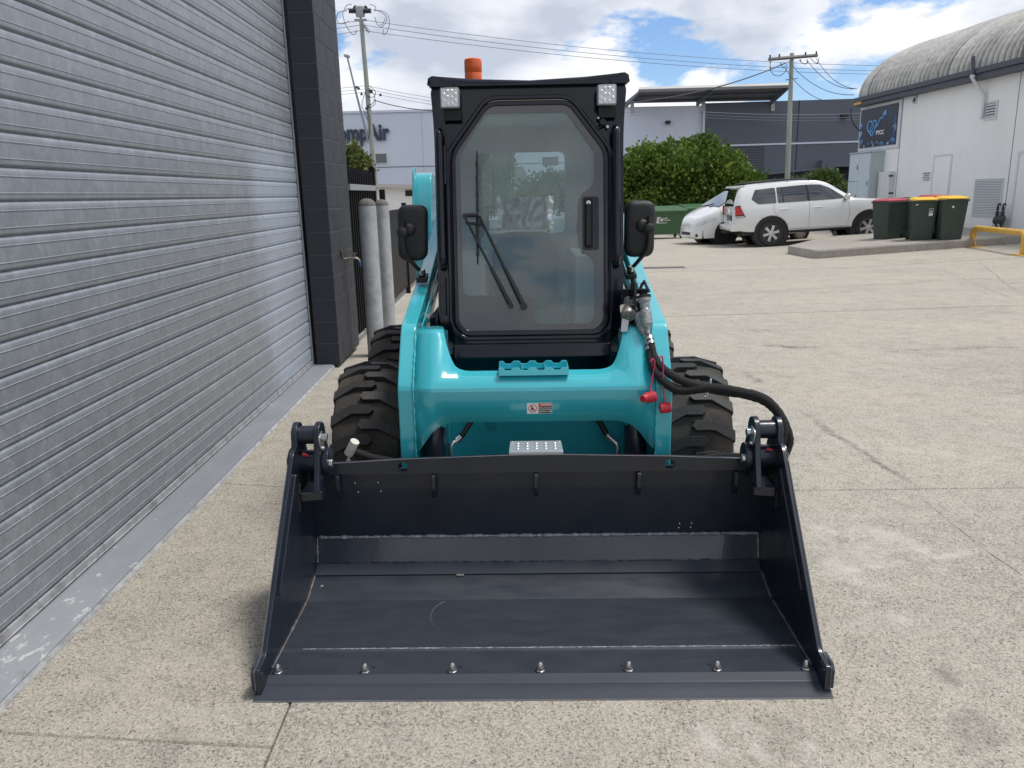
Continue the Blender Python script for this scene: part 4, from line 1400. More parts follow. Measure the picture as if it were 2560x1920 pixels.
dx = -0.008
ring_o = [(-0.373, 0.925), (-0.322, 0.873), (0.322, 0.873), (0.370, 0.925), (0.370, 1.70), (0.185, 1.938), (-0.190, 1.938), (-0.373, 1.70)]
ring_o = [(x + dx * 0.5, z) for x, z in ring_o]
door_o = [(-0.352, 0.938), (-0.310, 0.893), (0.305, 0.893), (0.345, 0.938), (0.345, 1.70), (0.178, 1.915), (-0.190, 1.915), (-0.352, 1.70)]
glass_o = [(-0.338, 0.952), (-0.300, 0.911), (0.291, 0.911), (0.327, 0.952), (0.327, 1.695), (0.170, 1.900), (-0.182, 1.900), (-0.338, 1.695)]
ring_r, door_r, glass_r = rounded(ring_o, 0.05), rounded(door_o, 0.045), rounded(glass_o, 0.035)
inner_ring = rounded([(x * 0.955, 1.40 + (z - 1.40) * 0.963) for x, z in ring_o], 0.045)
cab_o = rounded([(-0.345, 0.842), (-0.410, 0.912), (-0.424, 0.98), (-0.424, 1.80), (-0.436, 1.96), (-0.425, 1.985), (0.413, 1.985), (0.424, 1.96), (0.411, 1.80), (0.411, 0.98), (0.398, 0.912), (0.340, 0.842)], [0.01, 0.03, 0.05, 0.2, 0.02, 0.01, 0.01, 0.02, 0.2, 0.05, 0.03, 0.01])
cab = cabp(MB(), cab_o, -0.05, 0.0, [ring_r]).build('cab', 'cab_black', S, bevel=0.006)
cabp(MB(), ring_r, -0.002, 0.016, [inner_ring]).build('door_surround', 'cab_black', cab, bevel=0.006)
cabp(MB(), inner_ring, -0.030, -0.004, [door_r]).build('door_seal', 'rubber_seal', cab)
cabp(MB(), door_r, -0.022, 0.012, [rounded([(x * 0.982, 1.41 + (z - 1.41) * 0.985) for x, z in glass_o], 0.034)]).build('door_frame', 'cab_black', cab, bevel=0.006)
win = rounded([(-0.312, 1.075), (-0.312, 1.690), (-0.196, 1.864), (0.160, 1.864), (0.282, 1.690), (0.282, 1.553), (0.222, 1.512), (0.208, 1.475), (0.208, 1.300), (0.222, 1.262), (0.282, 1.222), (0.282, 0.943), (0.005, 0.943), (0.000, 1.072)],
              [0.035, 0.01, 0.02, 0.02, 0.01, 0.05, 0.03, 0.03, 0.03, 0.03, 0.05, 0.045, 0.035, 0.03], 5)
cabp(MB(), rounded([(x * 0.995, 1.405 + (z - 1.405) * 0.997) for x, z in glass_o], 0.034), 0.004, 0.0075, [win]).build('glass_border', 'frit', cab)
cabp(MB(), rounded([(x * 0.99, 1.405 + (z - 1.405) * 0.994) for x, z in glass_o], 0.034), 0.0, 0.0015).build('door_glass', 'door_glass', cab)
# roof with raised, flared corners
roofp = [(-0.40, 1.975), (-0.437, 1.976), (-0.447, 1.985), (-0.443, 2.006), (-0.425, 2.016), (-0.39, 2.012), (-0.25, 2.000), (0.0, 1.990), (0.24, 2.000), (0.378, 2.012), (0.413, 2.016), (0.431, 2.006), (0.435, 1.985), (0.425, 1.976), (0.388, 1.975)]
rm = MB()
npr = len(roofp)
stn = [(1.478, 0.0, 1.0), (1.488, 0.008, 1.0), (1.53, 0.012, 1.0), (2.0, 0.03, 0.99), (2.45, 0.02, 0.98), (2.5, 0.0, 0.97)]
vs = []
for (yy, up, sc_) in stn:
    for (x, z) in roofp:
        zz = z + up * (1 if z > 1.98 else 0)
        vs.append((x * sc_ - 0.0, yy, zz if yy > 1.48 else 1.985 + (zz - 1.985) * 0.6))
fs = [(j * npr + i, j * npr + (i + 1) % npr, (j + 1) * npr + (i + 1) % npr, (j + 1) * npr + i) for j in range(len(stn) - 1) for i in range(npr)]
fs += [tuple(range(npr - 1, -1, -1)), tuple((len(stn) - 1) * npr + i for i in range(npr))]
rm.add(vs, fs).build('cab_roof', 'cab_black', cab, smooth=45)
# skirt under the door
MB().prism([(1.33, 0.842), (1.352, 0.848), (1.365, 0.86), (1.42, 0.86), (1.42, 0.60), (1.345, 0.60), (1.335, 0.82)], 0.70, (-0.356, 0, 0), **YZ).build('cab_skirt', 'cab_black', cab, bevel=0.006)
MB().prism([(1.315, 0.800), (1.335, 0.862), (1.40, 0.862), (1.40, 0.800)], 0.71, (-0.361, 0, 0), **YZ).build('cab_lip', 'cab_black', cab, bevel=0.008)
# sides, back, floor
for sgn in (-1, 1):
    xo = 0.405 if sgn > 0 else -0.418
    MB().prism([(1.42, 0.86), (1.50, 1.92), (2.46, 1.92), (2.44, 0.86)], 0.012, (xo - 0.006, 0, 0), holes=[rounded([(1.47, 0.98), (1.55, 1.86), (2.38, 1.86), (2.38, 0.98)], 0.05)], **YZ).build('cab_side', 'cab_black', cab)
    MB().prism(rounded([(1.465, 0.975), (1.545, 1.865), (2.385, 1.865), (2.385, 0.975)], 0.05), 0.003, (xo - 0.0015, 0, 0), **YZ).build('side_window', 'side_glass', cab)
    gw = MB()
    for k in range(7):
        y_ = 1.64 + k * 0.105
        gw.b2((xo - 0.004 - 0.02 * (sgn < 0) + 0.02 * (sgn > 0), y_, 1.09), (xo + 0.004 - 0.02 * (sgn < 0) + 0.02 * (sgn > 0), y_ + 0.006, 1.85))
    gw.build('side_guard', 'cab_black', cab)
rwh = rounded([(-0.295, 1.30), (-0.295, 1.742), (0.20, 1.742), (0.20, 1.30)], 0.035)
MB().prism([(-0.41, 0.86), (0.40, 0.86), (0.40, 1.92), (-0.41, 1.92)], 0.02, (0, 2.40, 0), holes=[rwh], **XZ).build('cab_back', 'cab_liner', cab)
MB().prism(rwh, 0.003, (0, 2.41, 0), **XZ).build('rear_window', 'rear_glass', cab)
MB().b2((-0.40, 1.43, 0.80), (0.39, 2.4, 0.83)).build('cab_floor', 'cab_liner', cab)
MB().b2((-0.40, 1.52, 1.87), (0.39, 2.4, 1.885)).build('head_lining', 'cab_liner', cab)
for sgn in (-1, 1):
    MB().b2((sgn * 0.30 - 0.085, 1.75, 0.85), (sgn * 0.30 + 0.07, 2.38, 1.22)).prism([(sgn * 0.22, 1.22), (sgn * 0.36, 1.22), (sgn * 0.36, 1.40), (sgn * 0.29, 1.38)], 0.03, (0, 2.3, 0), **XZ).build('side_console', 'cab_liner', cab, bevel=0.008)
    MB().cyl((sgn * 0.27, 1.85, 1.2), (sgn * 0.25, 1.80, 1.33), 0.012, n=8).lathe([(0.0, 0), (0.022, 0.01), (0.026, 0.05), (0.016, 0.10), (0.0, 0.11)], (sgn * 0.25, 1.80, 1.31), (0, -0.1, 1), 12).build('joystick', 'plastic_black', cab, smooth=50)
    for z in (1.40, 1.26):
        MB().cyl((sgn * 0.245 - 0.02, 2.295, z), (sgn * 0.245 - 0.02, 2.285, z), 0.007, n=8).build('screw', 'steel', cab)
# seat under its clear wrap
MB().prism(rounded([(-0.185, 0.95), (-0.205, 1.22), (-0.155, 1.325), (0.105, 1.325), (0.155, 1.22), (0.135, 0.95)], 0.05, 5), 0.10, (0, 2.0, 0), **XZ).build('seat_back', 'seat_black', cab, bevel=0.02)
MB().prism(rounded([(-0.15, 1.335), (-0.138, 1.495), (0.045 + 0.04, 1.495), (0.10, 1.335)], 0.03, 5), 0.09, (0, 2.0, 0), **XZ).build('headrest', 'seat_black', cab, bevel=0.02)
MB().prism(rounded([(-0.22, 0.88), (-0.22, 0.98), (0.17, 0.98), (0.17, 0.88)], 0.03), 0.45, (0, 1.58, 0), **XZ).build('seat_cushion', 'seat_black', cab, bevel=0.02)
for z in (1.05, 1.12, 1.19):
    MB().b2((-0.16, 1.994, z), (0.11, 1.9995, z + 0.006)).build('seat_seam', 'dark_recess', cab)
wrap_n = 22
vs, fs = [], []
for j in range(12):
    for i in range(wrap_n):
        x, z = -0.17 + 0.29 * i / (wrap_n - 1), 1.335 + 0.17 * j / 11
        vs.append((x + random.uniform(-.003, .003), 1.975 + random.uniform(-0.010, 0.010) + 0.05 * (abs(x + 0.025) / 0.15) ** 4, z + random.uniform(-.003, .003)))
fs = [(j * wrap_n + i, j * wrap_n + i + 1, (j + 1) * wrap_n + i + 1, (j + 1) * wrap_n + i) for j in range(11) for i in range(wrap_n - 1)]
MB().add(vs, fs).build('seat_wrap', 'clear_wrap', cab, smooth=75)

# work lights
for xl in (-0.345, 0.330):
    wl = MB().prism(rounded([(xl - 0.041, 1.883), (xl + 0.041, 1.883), (xl + 0.041, 1.966), (xl - 0.041, 1.966)], 0.008), 0.045, (0, 1.418, 0), **XZ).build('work_light', 'galv_bracket', S, bevel=0.003)
    MB().prism(rounded([(xl - 0.036, 1.888), (xl + 0.036, 1.888), (xl + 0.036, 1.961), (xl - 0.036, 1.961)], 0.006), 0.004, (0, 1.4145, 0), **XZ).build('lens', 'lamp_lens', wl, bevel=0.001)
    for (i, j) in ((-0.5, 1.5), (0.5, 1.5), (-1.35, .75), (1.35, .75), (-0.5, 0.15), (0.5, 0), (-1.35, -.75), (1.35, -.75), (-0.5, -1.45), (0.5, -1.45)):
        MB().lathe([(0.0075, 0), (0.0055, 0.002), (0.003, 0.0024), (0.0, 0.001)], (xl + i * 0.0185, 1.4143, 1.925 + j * 0.0175), (0, -1, 0), 10).build('led', 'led', wl, smooth=50)
    MB().b2((xl - 0.02, 1.43, 1.966), (xl + 0.035, 1.50, 1.972)).cyl((xl + 0.02, 1.44, 1.972), (xl + 0.02, 1.44, 1.984), 0.006, n=8).build('lamp_bracket', 'cab_black', wl)
    MB().b2((xl - 0.032, 1.452, 1.835), (xl + 0.045, 1.472, 1.880)).build('shadow_block', 'rubber_seal', wl)  # dark block drawn for the shadow below the lamp

# mirrors
for sgn in (-1, 1):
    xm = -0.531 if sgn < 0 else 0.482
    mr = MB()
    oo = rounded([(xm - 0.070 + 0.004 * sgn, 1.232), (xm + 0.064 + 0.004 * sgn, 1.232), (xm + 0.070, 1.48), (xm - 0.066, 1.48)], 0.046, 6)
    n_ = len(oo)
    cx_, cz_ = xm, 1.357
    vs = []
    for (yy, k) in ((1.468, 0.93), (1.46, 0.99), (1.438, 1.0), (1.420, 0.94), (1.412, 0.84), (1.408, 0.6)):
        vs += [(cx_ + (x - cx_) * k, yy, cz_ + (z - cz_) * (0.5 + k / 2)) for x, z in oo]
    fs = [(j * n_ + i, j * n_ + (i + 1) % n_, (j + 1) * n_ + (i + 1) % n_, (j + 1) * n_ + i) for j in range(5) for i in range(n_)]
    fs += [tuple(range(n_ - 1, -1, -1)), tuple(5 * n_ + i for i in range(n_))]
    mir = mr.add(vs, fs).build('mirror', 'plastic_black', S, smooth=50)
    hx = xm + (-0.020 if sgn < 0 else 0.016)
    MB().lathe([(0.030, 0.0), (0.028, 0.012), (0.016, 0.02), (0.0, 0.022)], (hx - 0.006 * sgn, 1.412, 1.372), (0, -1, 0), 18).lathe([(0.022, 0.0), (0.024, 0.02), (0.018, 0.026), (0.0, 0.027)], (hx + 0.022 * (1 if sgn > 0 else -1), 1.404, 1.360), (0.0, -1, 0), 18).build('mirror_clamp', 'plastic_black', mir, smooth=50)
    bx = -0.503 if sgn < 0 else 0.452
    MB().tube(spline([(hx + 0.022 * sgn, 1.392, 1.412), (hx + 0.022 * sgn, 1.390, 1.33), (hx + 0.015 * sgn, 1.395, 1.27), (hx - 0.02 * sgn, 1.42, 1.215), (bx, 1.47, 1.175)], 6), 0.0095, 8).build('mirror_arm', 'plastic_black', mir, smooth=60)
    MB().box((bx, 1.475, 1.150), (0.05, 0.07, 0.025), rx=0.25).cyl((bx, 1.47, 1.155), (bx, 1.465, 1.19), 0.016, n=12).build('mirror_base', 'plastic_black', mir, bevel=0.004)
    MB().cyl((bx, 1.452, 1.168), (bx, 1.446, 1.19), 0.012, n=6).build('base_nut', 'steel', mir)

# grab rails
for xh in (-0.398, 0.372):
    off = 0.062
    MB().tube(spline([C(xh, 1.785, 0.0), C(xh, 1.782, off * 0.7), C(xh, 1.755, off), C(xh, 1.70, off), C(xh + 0.002, 1.3, off), C(xh + 0.003, 1.235, off), C(xh + 0.003, 1.205, off * 0.7), C(xh + 0.003, 1.20, 0.0)], 5), 0.0165, 12).build('grab_rail', 'cab_black', cab, smooth=60)
# hinges, lock handle, wiper, sensor
for z0, z1 in ((1.565, 1.705), (0.995, 1.135)):
    cabp(MB(), rounded([(-0.412, z0), (-0.362, z0), (-0.362, z1), (-0.412, z1)], 0.004), 0.012, 0.020).cyl(C(-0.380, z0 - 0.005, 0.024), C(-0.380, z1 + 0.02, 0.024), 0.010, n=12).cyl(C(-0.402, z0 + 0.02, 0.020), C(-0.402, z0 + 0.02, 0.026), 0.007, n=6).cyl(C(-0.402, z1 - 0.02, 0.020), C(-0.402, z1 - 0.02, 0.026), 0.007, n=6).build('hinge', 'cab_black', cab, bevel=0.002)
hd = cabp(MB(), rounded([(0.228, 1.268), (0.300, 1.268), (0.300, 1.500), (0.228, 1.500)], 0.012), 0.008, 0.0125, [rounded([(0.235, 1.276), (0.272, 1.276), (0.272, 1.492), (0.235, 1.492)], 0.008)]).build('lock_plate', 'cab_black', cab, bevel=0.0015)
cabp(MB(), rounded([(0.2355, 1.2765), (0.2715, 1.2765), (0.2715, 1.4915), (0.2355, 1.4915)], 0.008), 0.0078, 0.0085).build('lock_recess', 'rubber_seal', cab)
cabp(MB(), rounded([(0.241, 1.285), (0.267, 1.285), (0.263, 1.47), (0.245, 1.47)], 0.006), 0.012, 0.024).build('door_handle', 'plastic_black', cab, bevel=0.004)
MB().cyl(C(0.254, 1.472, 0.012), C(0.254, 1.472, 0.022), 0.0105, n=20).build('lock_barrel', 'steel', cab, smooth=40, bevel=0.001)
MB().cyl(C(0.254, 1.472, 0.022), C(0.254, 1.472, 0.0224), 0.002, n=6).build('keyhole', 'dark_recess', cab)


def cp_px(u, v, d):
    dd = MWI.to_3x3() @ Vector(ray(u * 2560 / 2212, v * 2560 / 2212))
    p0 = CO + CN * d
    return _CL + dd * ((p0 - _CL).dot(CN) / dd.dot(CN))


pa, pb = cp_px(1103, 661, 0.03), cp_px(1131, 662, 0.03)
qa, qb = cp_px(1003, 467, 0.05), cp_px(1035, 466, 0.05)
wp = MB().cyl(pa + CN * -0.025, pa + CN * 0.018, 0.013, n=14).cyl(pb + CN * -0.025, pb + CN * 0.022, 0.017, n=14)
wp.tube([pa, pa.lerp(qa, 0.18), pa.lerp(qa, 0.42), pa.lerp(qa, 0.45), qa], [0.011, 0.010, 0.0085, 0.0055, 0.0055], 8)
wp.tube([pb, pb.lerp(qb, 0.18), pb.lerp(qb, 0.42), pb.lerp(qb, 0.45), qb], [0.013, 0.012, 0.010, 0.0075, 0.0065], 8)
wp.tube([qa + Vector((-0.004, 0, 0.004)), qb + Vector((0, 0, 0.004))], 0.009, 8).tube([qa + Vector((0.006, 0, -0.03)), qb + Vector((0.01, 0, -0.035))], 0.006, 8).cyl(qa + CN * -0.01, qa + CN * 0.012, 0.009, n=10)
wp.build('wiper_arm', 'wiper_black', cab, smooth=50)
wb = MB()
b0, b1 = cp_px(1030, 326, 0.02), cp_px(1032, 571, 0.02)
wb.tube([b0, b0.lerp(b1, 0.5), b1], [0.0035, 0.006, 0.0035], 6)
for k in range(12):
    a = b0.lerp(b1, 0.12 + k * 0.065)
    wb.box(a + CN * 0.012, (0.011, 0.012, 0.011 if k % 2 else 0.03))
wb.tube([b0.lerp(b1, 0.1) + CN * 0.018, b0.lerp(b1, 0.9) + CN * 0.018], 0.0035, 6)
wb.build('wiper_blade', 'wiper_black', cab, smooth=50)
ss = cp_px(1301, 266, 0.02)
MB().cyl(ss, ss + CN * 0.03, 0.013, n=14).tube([ss + Vector((-0.018, 0, 0.022)), ss, ss + Vector((0.022, 0, -0.016))], 0.004, 6).tube([ss + Vector((0.0, 0, -0.005)), ss + Vector((-0.022, 0.005, -0.03)), ss + Vector((-0.016, 0.01, -0.045))], 0.004, 6).build('door_catch', 'plastic_black', cab, smooth=50)
MB().cyl(ss + Vector((-0.018, -0.004, 0.022)), ss + Vector((-0.018, -0.014, 0.022)), 0.005, n=8).cyl(ss + Vector((0.022, -0.004, -0.016)), ss + Vector((0.022, -0.014, -0.016)), 0.006, n=8).build('catch_screw', 'steel', cab)
# beacon
bc = MB().lathe([(0.040, 0.0), (0.042, 0.01), (0.042, 0.062), (0.0405, 0.066), (0.0425, 0.07), (0.0425, 0.118), (0.041, 0.126), (0.036, 0.130), (0.0, 0.131)], (-0.268, 1.9, 2.025), (0, 0, 1), 32).build('beacon', 'beacon_orange', S, smooth=40)
MB().lathe([(0.05, 0), (0.05, 0.012), (0.042, 0.02)], (-0.268, 1.9, 2.010), (0, 0, 1), 24).build('beacon_base', 'plastic_black', bc, smooth=40)

# ------------------------------------------------------------------ auxiliary couplers, hoses and caps
def coup(p, q, rs, parent, name, material):
    P = [Vector(p).lerp(Vector(q), i / (len(rs) - 1)) for i in range(len(rs))]
    return MB().tube(P, rs, 14).build(name, material, parent, smooth=35)


cb = MB().prism(rounded([(1.00, 0.98), (1.02, 1.17), (1.12, 1.19), (1.14, 0.98)], 0.02), 0.012, (0.405, 0, 0), **YZ).b2((0.365, 1.10, 0.96), (0.475, 1.112, 1.13)).build('coupler_bracket', 'cab_black', S, bevel=0.004)
A0, A1 = my(1391, 642, 0.99), my(1400, 722, 0.935)
B0, B1 = my(1380, 676, 1.0), my(1399, 738, 0.94)
rs1 = [0.026, 0.026, 0.019, 0.021, 0.017, 0.022, 0.024, 0.023, 0.025, 0.023, 0.024, 0.016, 0.013, 0.009, 0.009]
coup(A0 + (A1 - A0) * 0.03, A1, rs1, cb, 'coupler', 'wrap')
coup(B0, B1, rs1[4:], cb, 'coupler', 'wrap')
MB().lathe([(0.029, 0), (0.029, 0.006), (0.025, 0.012), (0.025, 0.016)], A0 + (A1 - A0) * -0.04, (A1 - A0), 20).build('coupler_collar', 'plastic_black', cb, smooth=40)
Cc = my(1357, 684, 1.0)
MB().lathe([(0.0, -0.012), (0.006, -0.012), (0.006, 0.0), (0.027, 0.001), (0.030, 0.006), (0.030, 0.016), (0.026, 0.018), (0.026, 0.05), (0.020, 0.06), (0.018, 0.11), (0.0, 0.115)], Cc, (0.1, 0.85, 0.5), 20).build('spare_coupler', 'dull_steel', cb, smooth=35)
MB().tube([Cc + Vector((0.02, 0.05, 0.05)), my(1378, 640, 1.1)], 0.012, 10).build('coupler_tail', 'steel', cb, smooth=40)
MB().prism(rounded([(-0.03, -0.01), (-0.03, 0.03), (0.035, 0.035), (0.04, 0.0)], 0.01), 0.004, Cc + Vector((0.0, 0.02, 0.02)), (1, 0, 0), (0, 0.5, 0.8), (0, 0.8, -0.5)).build('coupler_flange', 'dull_steel', cb)
MB().tube([my(1365, 668, 1.12), my(1388, 612, 1.15), my(1391, 607, 1.15), my(1402, 630, 1.1)], 0.0065, 8).build('guard_rod', 'cab_black', cb, smooth=40)
MB().prism([(-0.02, 0), (0.005, 0.0), (0.016, 0.05), (-0.012, 0.06)], 0.003, my(1352, 716, 0.96), (1, 0, 0), (0, 0.6, 0.8), (0, 0.8, -0.6)).build('wrap_tail', 'clear_wrap', cb)

D = [(1403, 732, .935), (1408, 748, .905), (1416, 775, .865), (1437, 800, .82), (1480, 825, .775), (1545, 842, .735), (1610, 852, .70), (1655, 868, .67), (1685, 898, .65), (1701, 935, .64), (1703, 958, .64), (1692, 985, .635)]
E_ = [(1401, 742, .935), (1404, 762, .895), (1409, 790, .85), (1432, 822, .80), (1470, 843, .77), (1535, 838, .735), (1605, 848, .69), (1650, 862, .66), (1680, 890, .645), (1692, 925, .635), (1688, 955, .63), (1676, 972, .632)]
for k, L_ in enumerate((D, E_)):
    pts = spline([my(u, v, y) for u, v, y in L_], 10)
    rad = [(0.0135 + 0.0045 * min(1, max(0, (i - 14) / 26))) * (1 + 0.06 * random.uniform(-1, 1)) for i in range(len(pts))]
    hs = MB().tube(pts, rad, 12).build('aux_hose', 'hose_cover', S, smooth=50)
    f0, f1 = my(*L_[0]), my(*L_[1])
    MB().tube([f0.lerp(f1, -1.2), f0.lerp(f1, -0.2)], 0.008, 10).build('hose_tail', 'steel', hs, smooth=40)
    MB().tube([f0.lerp(f1, -0.3), f0.lerp(f1, 0.25)], 0.0165, 12).tube([f0.lerp(f1, 0.45), f0.lerp(f1, 0.8)], 0.0165, 12).build('hose_ferrule', 'steel', hs, smooth=40)
    if k == 0:
        tie = pts[int(len(pts) * 0.44)]
        MB().tube([tie + Vector((0.035 * cos(a) * 0.25, 0.012 * sin(a) - 0.0, 0.036 * cos(a) - 0.002)) + Vector((0, 0.012, 0)) for a in np.linspace(0, 2 * pi, 15)], 0.003, 5).build('cable_tie', 'steel', hs)
for sgn in (-1, 1):
    # hoses running behind the lip
    if sgn < 0:
        P = [my(752, 982, .79), my(770, 978, .80), my(800, 988, .80), my(850, 998, .80)]
        ho = MB().tube(spline(P, 5), 0.016, 10).build('lip_hose', 'hose_cover', S, smooth=50)
        MB().cyl(my(753, 981, .785), my(767, 953, .77), 0.0185, n=18).build('hose_cap', 'white_plastic', ho, smooth=40, bevel=0.002)
        MB().prism([(0, 0), (0.018, 0.03), (0.024, 0.0), (0.01, -0.02)], 0.002, my(745, 1000, .77), **XZ).build('hose_tag', 'white_plastic', ho)
    else:
        P = [my(1480, 1000, .80), my(1530, 990, .80), my(1580, 986, .78), my(1625, 990, .74)]
        MB().tube(spline(P, 5), 0.015, 10).build('lip_hose', 'hose_cover', S, smooth=50)
for (u, v, uu, vv_, y, rx_) in ((1406, 858, 1414, 786, .785, 1), (1437, 882, 1432, 780, .78, 0)):
    p = my(u, v, y)
    cap_ = MB().cyl(p + Vector((-0.021, 0, -0.003 * rx_)), p + Vector((0.021, 0, 0.004)), 0.0205, n=20).build('dust_cap', 'red_rubber', S, smooth=40, bevel=0.003)
    if rx_:
        MB().cyl(p + Vector((-0.020, -0.006, 0.0)), p + Vector((-0.034, -0.02, -0.002)), 0.017, 0.014, n=18).build('cap_plug', 'red_rubber', cap_, smooth=40)
    top_ = my(uu, vv_, 0.83 if rx_ else 0.80)
    MB().tube(spline([p + Vector((-0.004, 0, 0.018)), p.lerp(top_, 0.5) + Vector((-0.003, 0, 0)), top_, top_ + Vector((-0.006, 0.0, 0.02)), top_ + Vector((-0.016, -0.01, 0.012))], 6), 0.0032, 6).build('cap_cord', 'cord_red', cap_, smooth=60)
# valve fittings in the gap beside the cab
MB().cyl(my(920, 690, 1.3), my(930, 640, 1.45), 0.005, n=8).box(my(922, 668, 1.35), (0.03, 0.02, 0.02)).box(my(918, 688, 1.25), (0.035, 0.03, 0.03)).build('gas_strut', 'brass', S)
MB().cyl(my(922, 692, 1.22), my(924, 682, 1.25), 0.014, n=10).build('strut_end', 'steel', S)
for x0, x1 in ((-0.45, -0.425), (0.415, 0.45)):
    MB().b2((x0, 1.25, 0.62), (x1, 2.4, 1.0)).build('side_tower', 'cab_black', S)


# ================================================================== WHITE BUILDING ON THE RIGHT
A_, B_ = Vector((13.75, 18.0, 0)), Vector((13.25, 29.7, 0))
ua = (A_ - B_).normalized()
BM = Matrix(((ua.x, -ua.y, 0, B_.x), (ua.y, ua.x, 0, B_.y), (0, 0, 1, -0.05), (0, 0, 0, 1)))   # local: +x along the wall to the near end, -y towards the yard
wb_ = tag(empty('white_building', (0, 0, 0)), 'white rendered building with weathered barrel roof and grey fascia', 'building')
wb_.matrix_world = BM
BMI = BM.inverted()


def wl_(u, v, off=0.0):
    """wall coordinates of a picture point on the wall (or a plane off in front of it)"""
    d = BMI.to_3x3() @ Vector(ray(u, v))
    o = BMI @ Vector((0, 0, CAMH))
    return o + d * ((-off - o.y) / d.y)


def r2(u, v, off=0.0):       # picture point read from the 2.212x enlargement of the top right
    return wl_(1560 + u / 2.212, v / 2.212, off)


if (BM.to_3x3() @ Vector((0, -1, 0))).x > 0:
    raise RuntimeError('wall faces away')
FZ0, FZ1 = r2(1320, 592).z, r2(1290, 540, 0.35).z
WL = 24.0
MB().b2((0, 0, -0.4), (WL, 0.25, FZ0 + 0.02)).b2((0, 0.25, -0.4), (0.25, 8.6, FZ0 + 0.02)).build('wall', 'white_wall', wb_)
for (u, v0, v1) in ((1525, 545, 1090), (2150, 380, 1290)):
    a = r2(u, 800)
    MB().b2((a.x - 0.012, -0.006, 0.0), (a.x + 0.012, -0.001, FZ0)).build('wall_joint', 'cabinet_line', wb_)
MB().b2((0.0, -0.03, 0.15), (0.10, -0.001, FZ0)).build('corner_trim', 'white_trim', wb_)
# fascia in two steps
fh = FZ1 - FZ0
MB().b2((-0.30, -0.30, FZ0), (WL, 0.0, FZ0 + fh * 0.5)).b2((-0.30, 0.001, FZ0), (-0.02, 8.7, FZ0 + fh * 0.5)).build('fascia_lower', 'fascia_grey', wb_, bevel=0.01)
MB().b2((-0.36, -0.36, FZ0 + fh * 0.5 + 0.003), (WL, 0.0, FZ1)).b2((-0.36, 0.001, FZ0 + fh * 0.5 + 0.003), (-0.02, 8.7, FZ1)).build('fascia_upper', 'fascia_grey', wb_, bevel=0.01)
# barrel roof of corrugated cement sheets; corrugations run round the arc
cxr, aR, bR = 4.2, 4.35, 2.08
vs, fs = [], []
pitch = 0.25
xs_ = np.arange(-0.28, WL, pitch / 6)
na = 26
for i, x in enumerate(xs_):
    lap = 0.012 * ((x / 1.06) % 1.0 < 0.1)
    h = 0.085 * cos(2 * pi * x / pitch) + lap
    for k in range(na + 1):
        a = pi - pi * k / na
        vs.append((x, cxr + (aR + h) * cos(a), FZ1 - 0.02 + (bR + h) * sin(a)))
w = na + 1
fs = [(i * w + k, i * w + k + 1, (i + 1) * w + k + 1, (i + 1) * w + k) for i in range(len(xs_) - 1) for k in range(na)]
fs.append(tuple(range(w)))
barrel = MB().add(vs, fs).build('barrel_roof', 'cement_roof', wb_)
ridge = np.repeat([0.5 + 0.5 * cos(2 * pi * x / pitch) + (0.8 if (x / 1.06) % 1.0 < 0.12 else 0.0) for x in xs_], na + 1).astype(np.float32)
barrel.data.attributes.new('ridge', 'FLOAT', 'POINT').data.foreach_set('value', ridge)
rib_ = MB()
for k in range(9):
    rib_ = MB()
    x = 0.35 + k * 1.06 * (1 if k < 3 else 1.5)
    rib_.tube([(x, cxr + (aR + 0.035) * cos(a), FZ1 - 0.02 + (bR + 0.035) * sin(a)) for a in np.linspace(pi - 0.02, pi * 0.4, 14)], 0.026, 5).build('roof_rib', 'cement_roof', barrel, smooth=60)
# wall mounted things
sa, sb = r2(1324, 612), r2(1512, 797)
sa2 = r2(1530, 566)
sx0, sx1, sz0, sz1 = sa.x, (sb.x + sa2.x) / 2, (sb.z + r2(1312, 820).z) / 2, (sa.z + sa2.z) / 2
MB().b2((sx0 - 0.10, -0.05, sz0 - 0.12), (sx1 + 0.14, -0.002, sz1 + 0.10)).build('sign_frame', 'white_trim', wb_, bevel=0.01)
sign = tag(empty('shop_sign', BM @ Vector(((sx0 + sx1) / 2, -0.055, (sz0 + sz1) / 2))), 'dark navy sign panel with blue heart and arrow outline over white letters', 'sign')
sign.rotation_euler = (0, 0, atan2(ua.y, ua.x))
sw, sh = sx1 - sx0, sz1 - sz0
MB().b2((-sw / 2, -0.02, -sh / 2), (sw / 2, 0.0, sh / 2)).build('panel', 'sign_navy', sign, bevel=0.004)
hk = sh / 2.0
heart = [(0.0, -0.62), (-0.30, -0.30), (-0.42, 0.02), (-0.36, 0.28), (-0.18, 0.36), (-0.02, 0.24), (0.12, 0.36), (0.26, 0.30), (0.30, 0.08), (0.22, -0.22), (0.02, -0.60)]
sq = lambda rx, qz, y=-0.027: ((rx - 0.5) * sw, y, (0.5 - qz) * sh)
MB().tube(spline([(-0.135 * sw + x * sw * 0.333, -0.026, 0.03 * sh + z * sh * 0.388) for x, z in heart], 5), 0.040 * hk, 6).build('heart_outline', 'sign_blue', sign, smooth=60)
MB().tube(spline([sq(.44, .50), sq(.50, .47), (sq(.54, .36)), sq(.58, .29), sq(.62, .31), sq(.66, .22), sq(.68, .18)], 5), 0.038 * hk, 6).prism([(sq(.62, .20)[0], sq(.62, .20)[2]), (sq(.71, .10)[0], sq(.71, .10)[2]), (sq(.71, .25)[0], sq(.71, .25)[2])], 0.012, (0, -0.034, 0), **XZ).build('arrow', 'sign_blue', sign, smooth=60)
MB().tube(spline([sq(.30, .62), sq(.34, .46), sq(.38, .42), sq(.385, .52), sq(.33, .60), sq(.40, .62)], 5), 0.028 * hk, 6).build('heart_motif', 'sign_blue', sign, smooth=60)
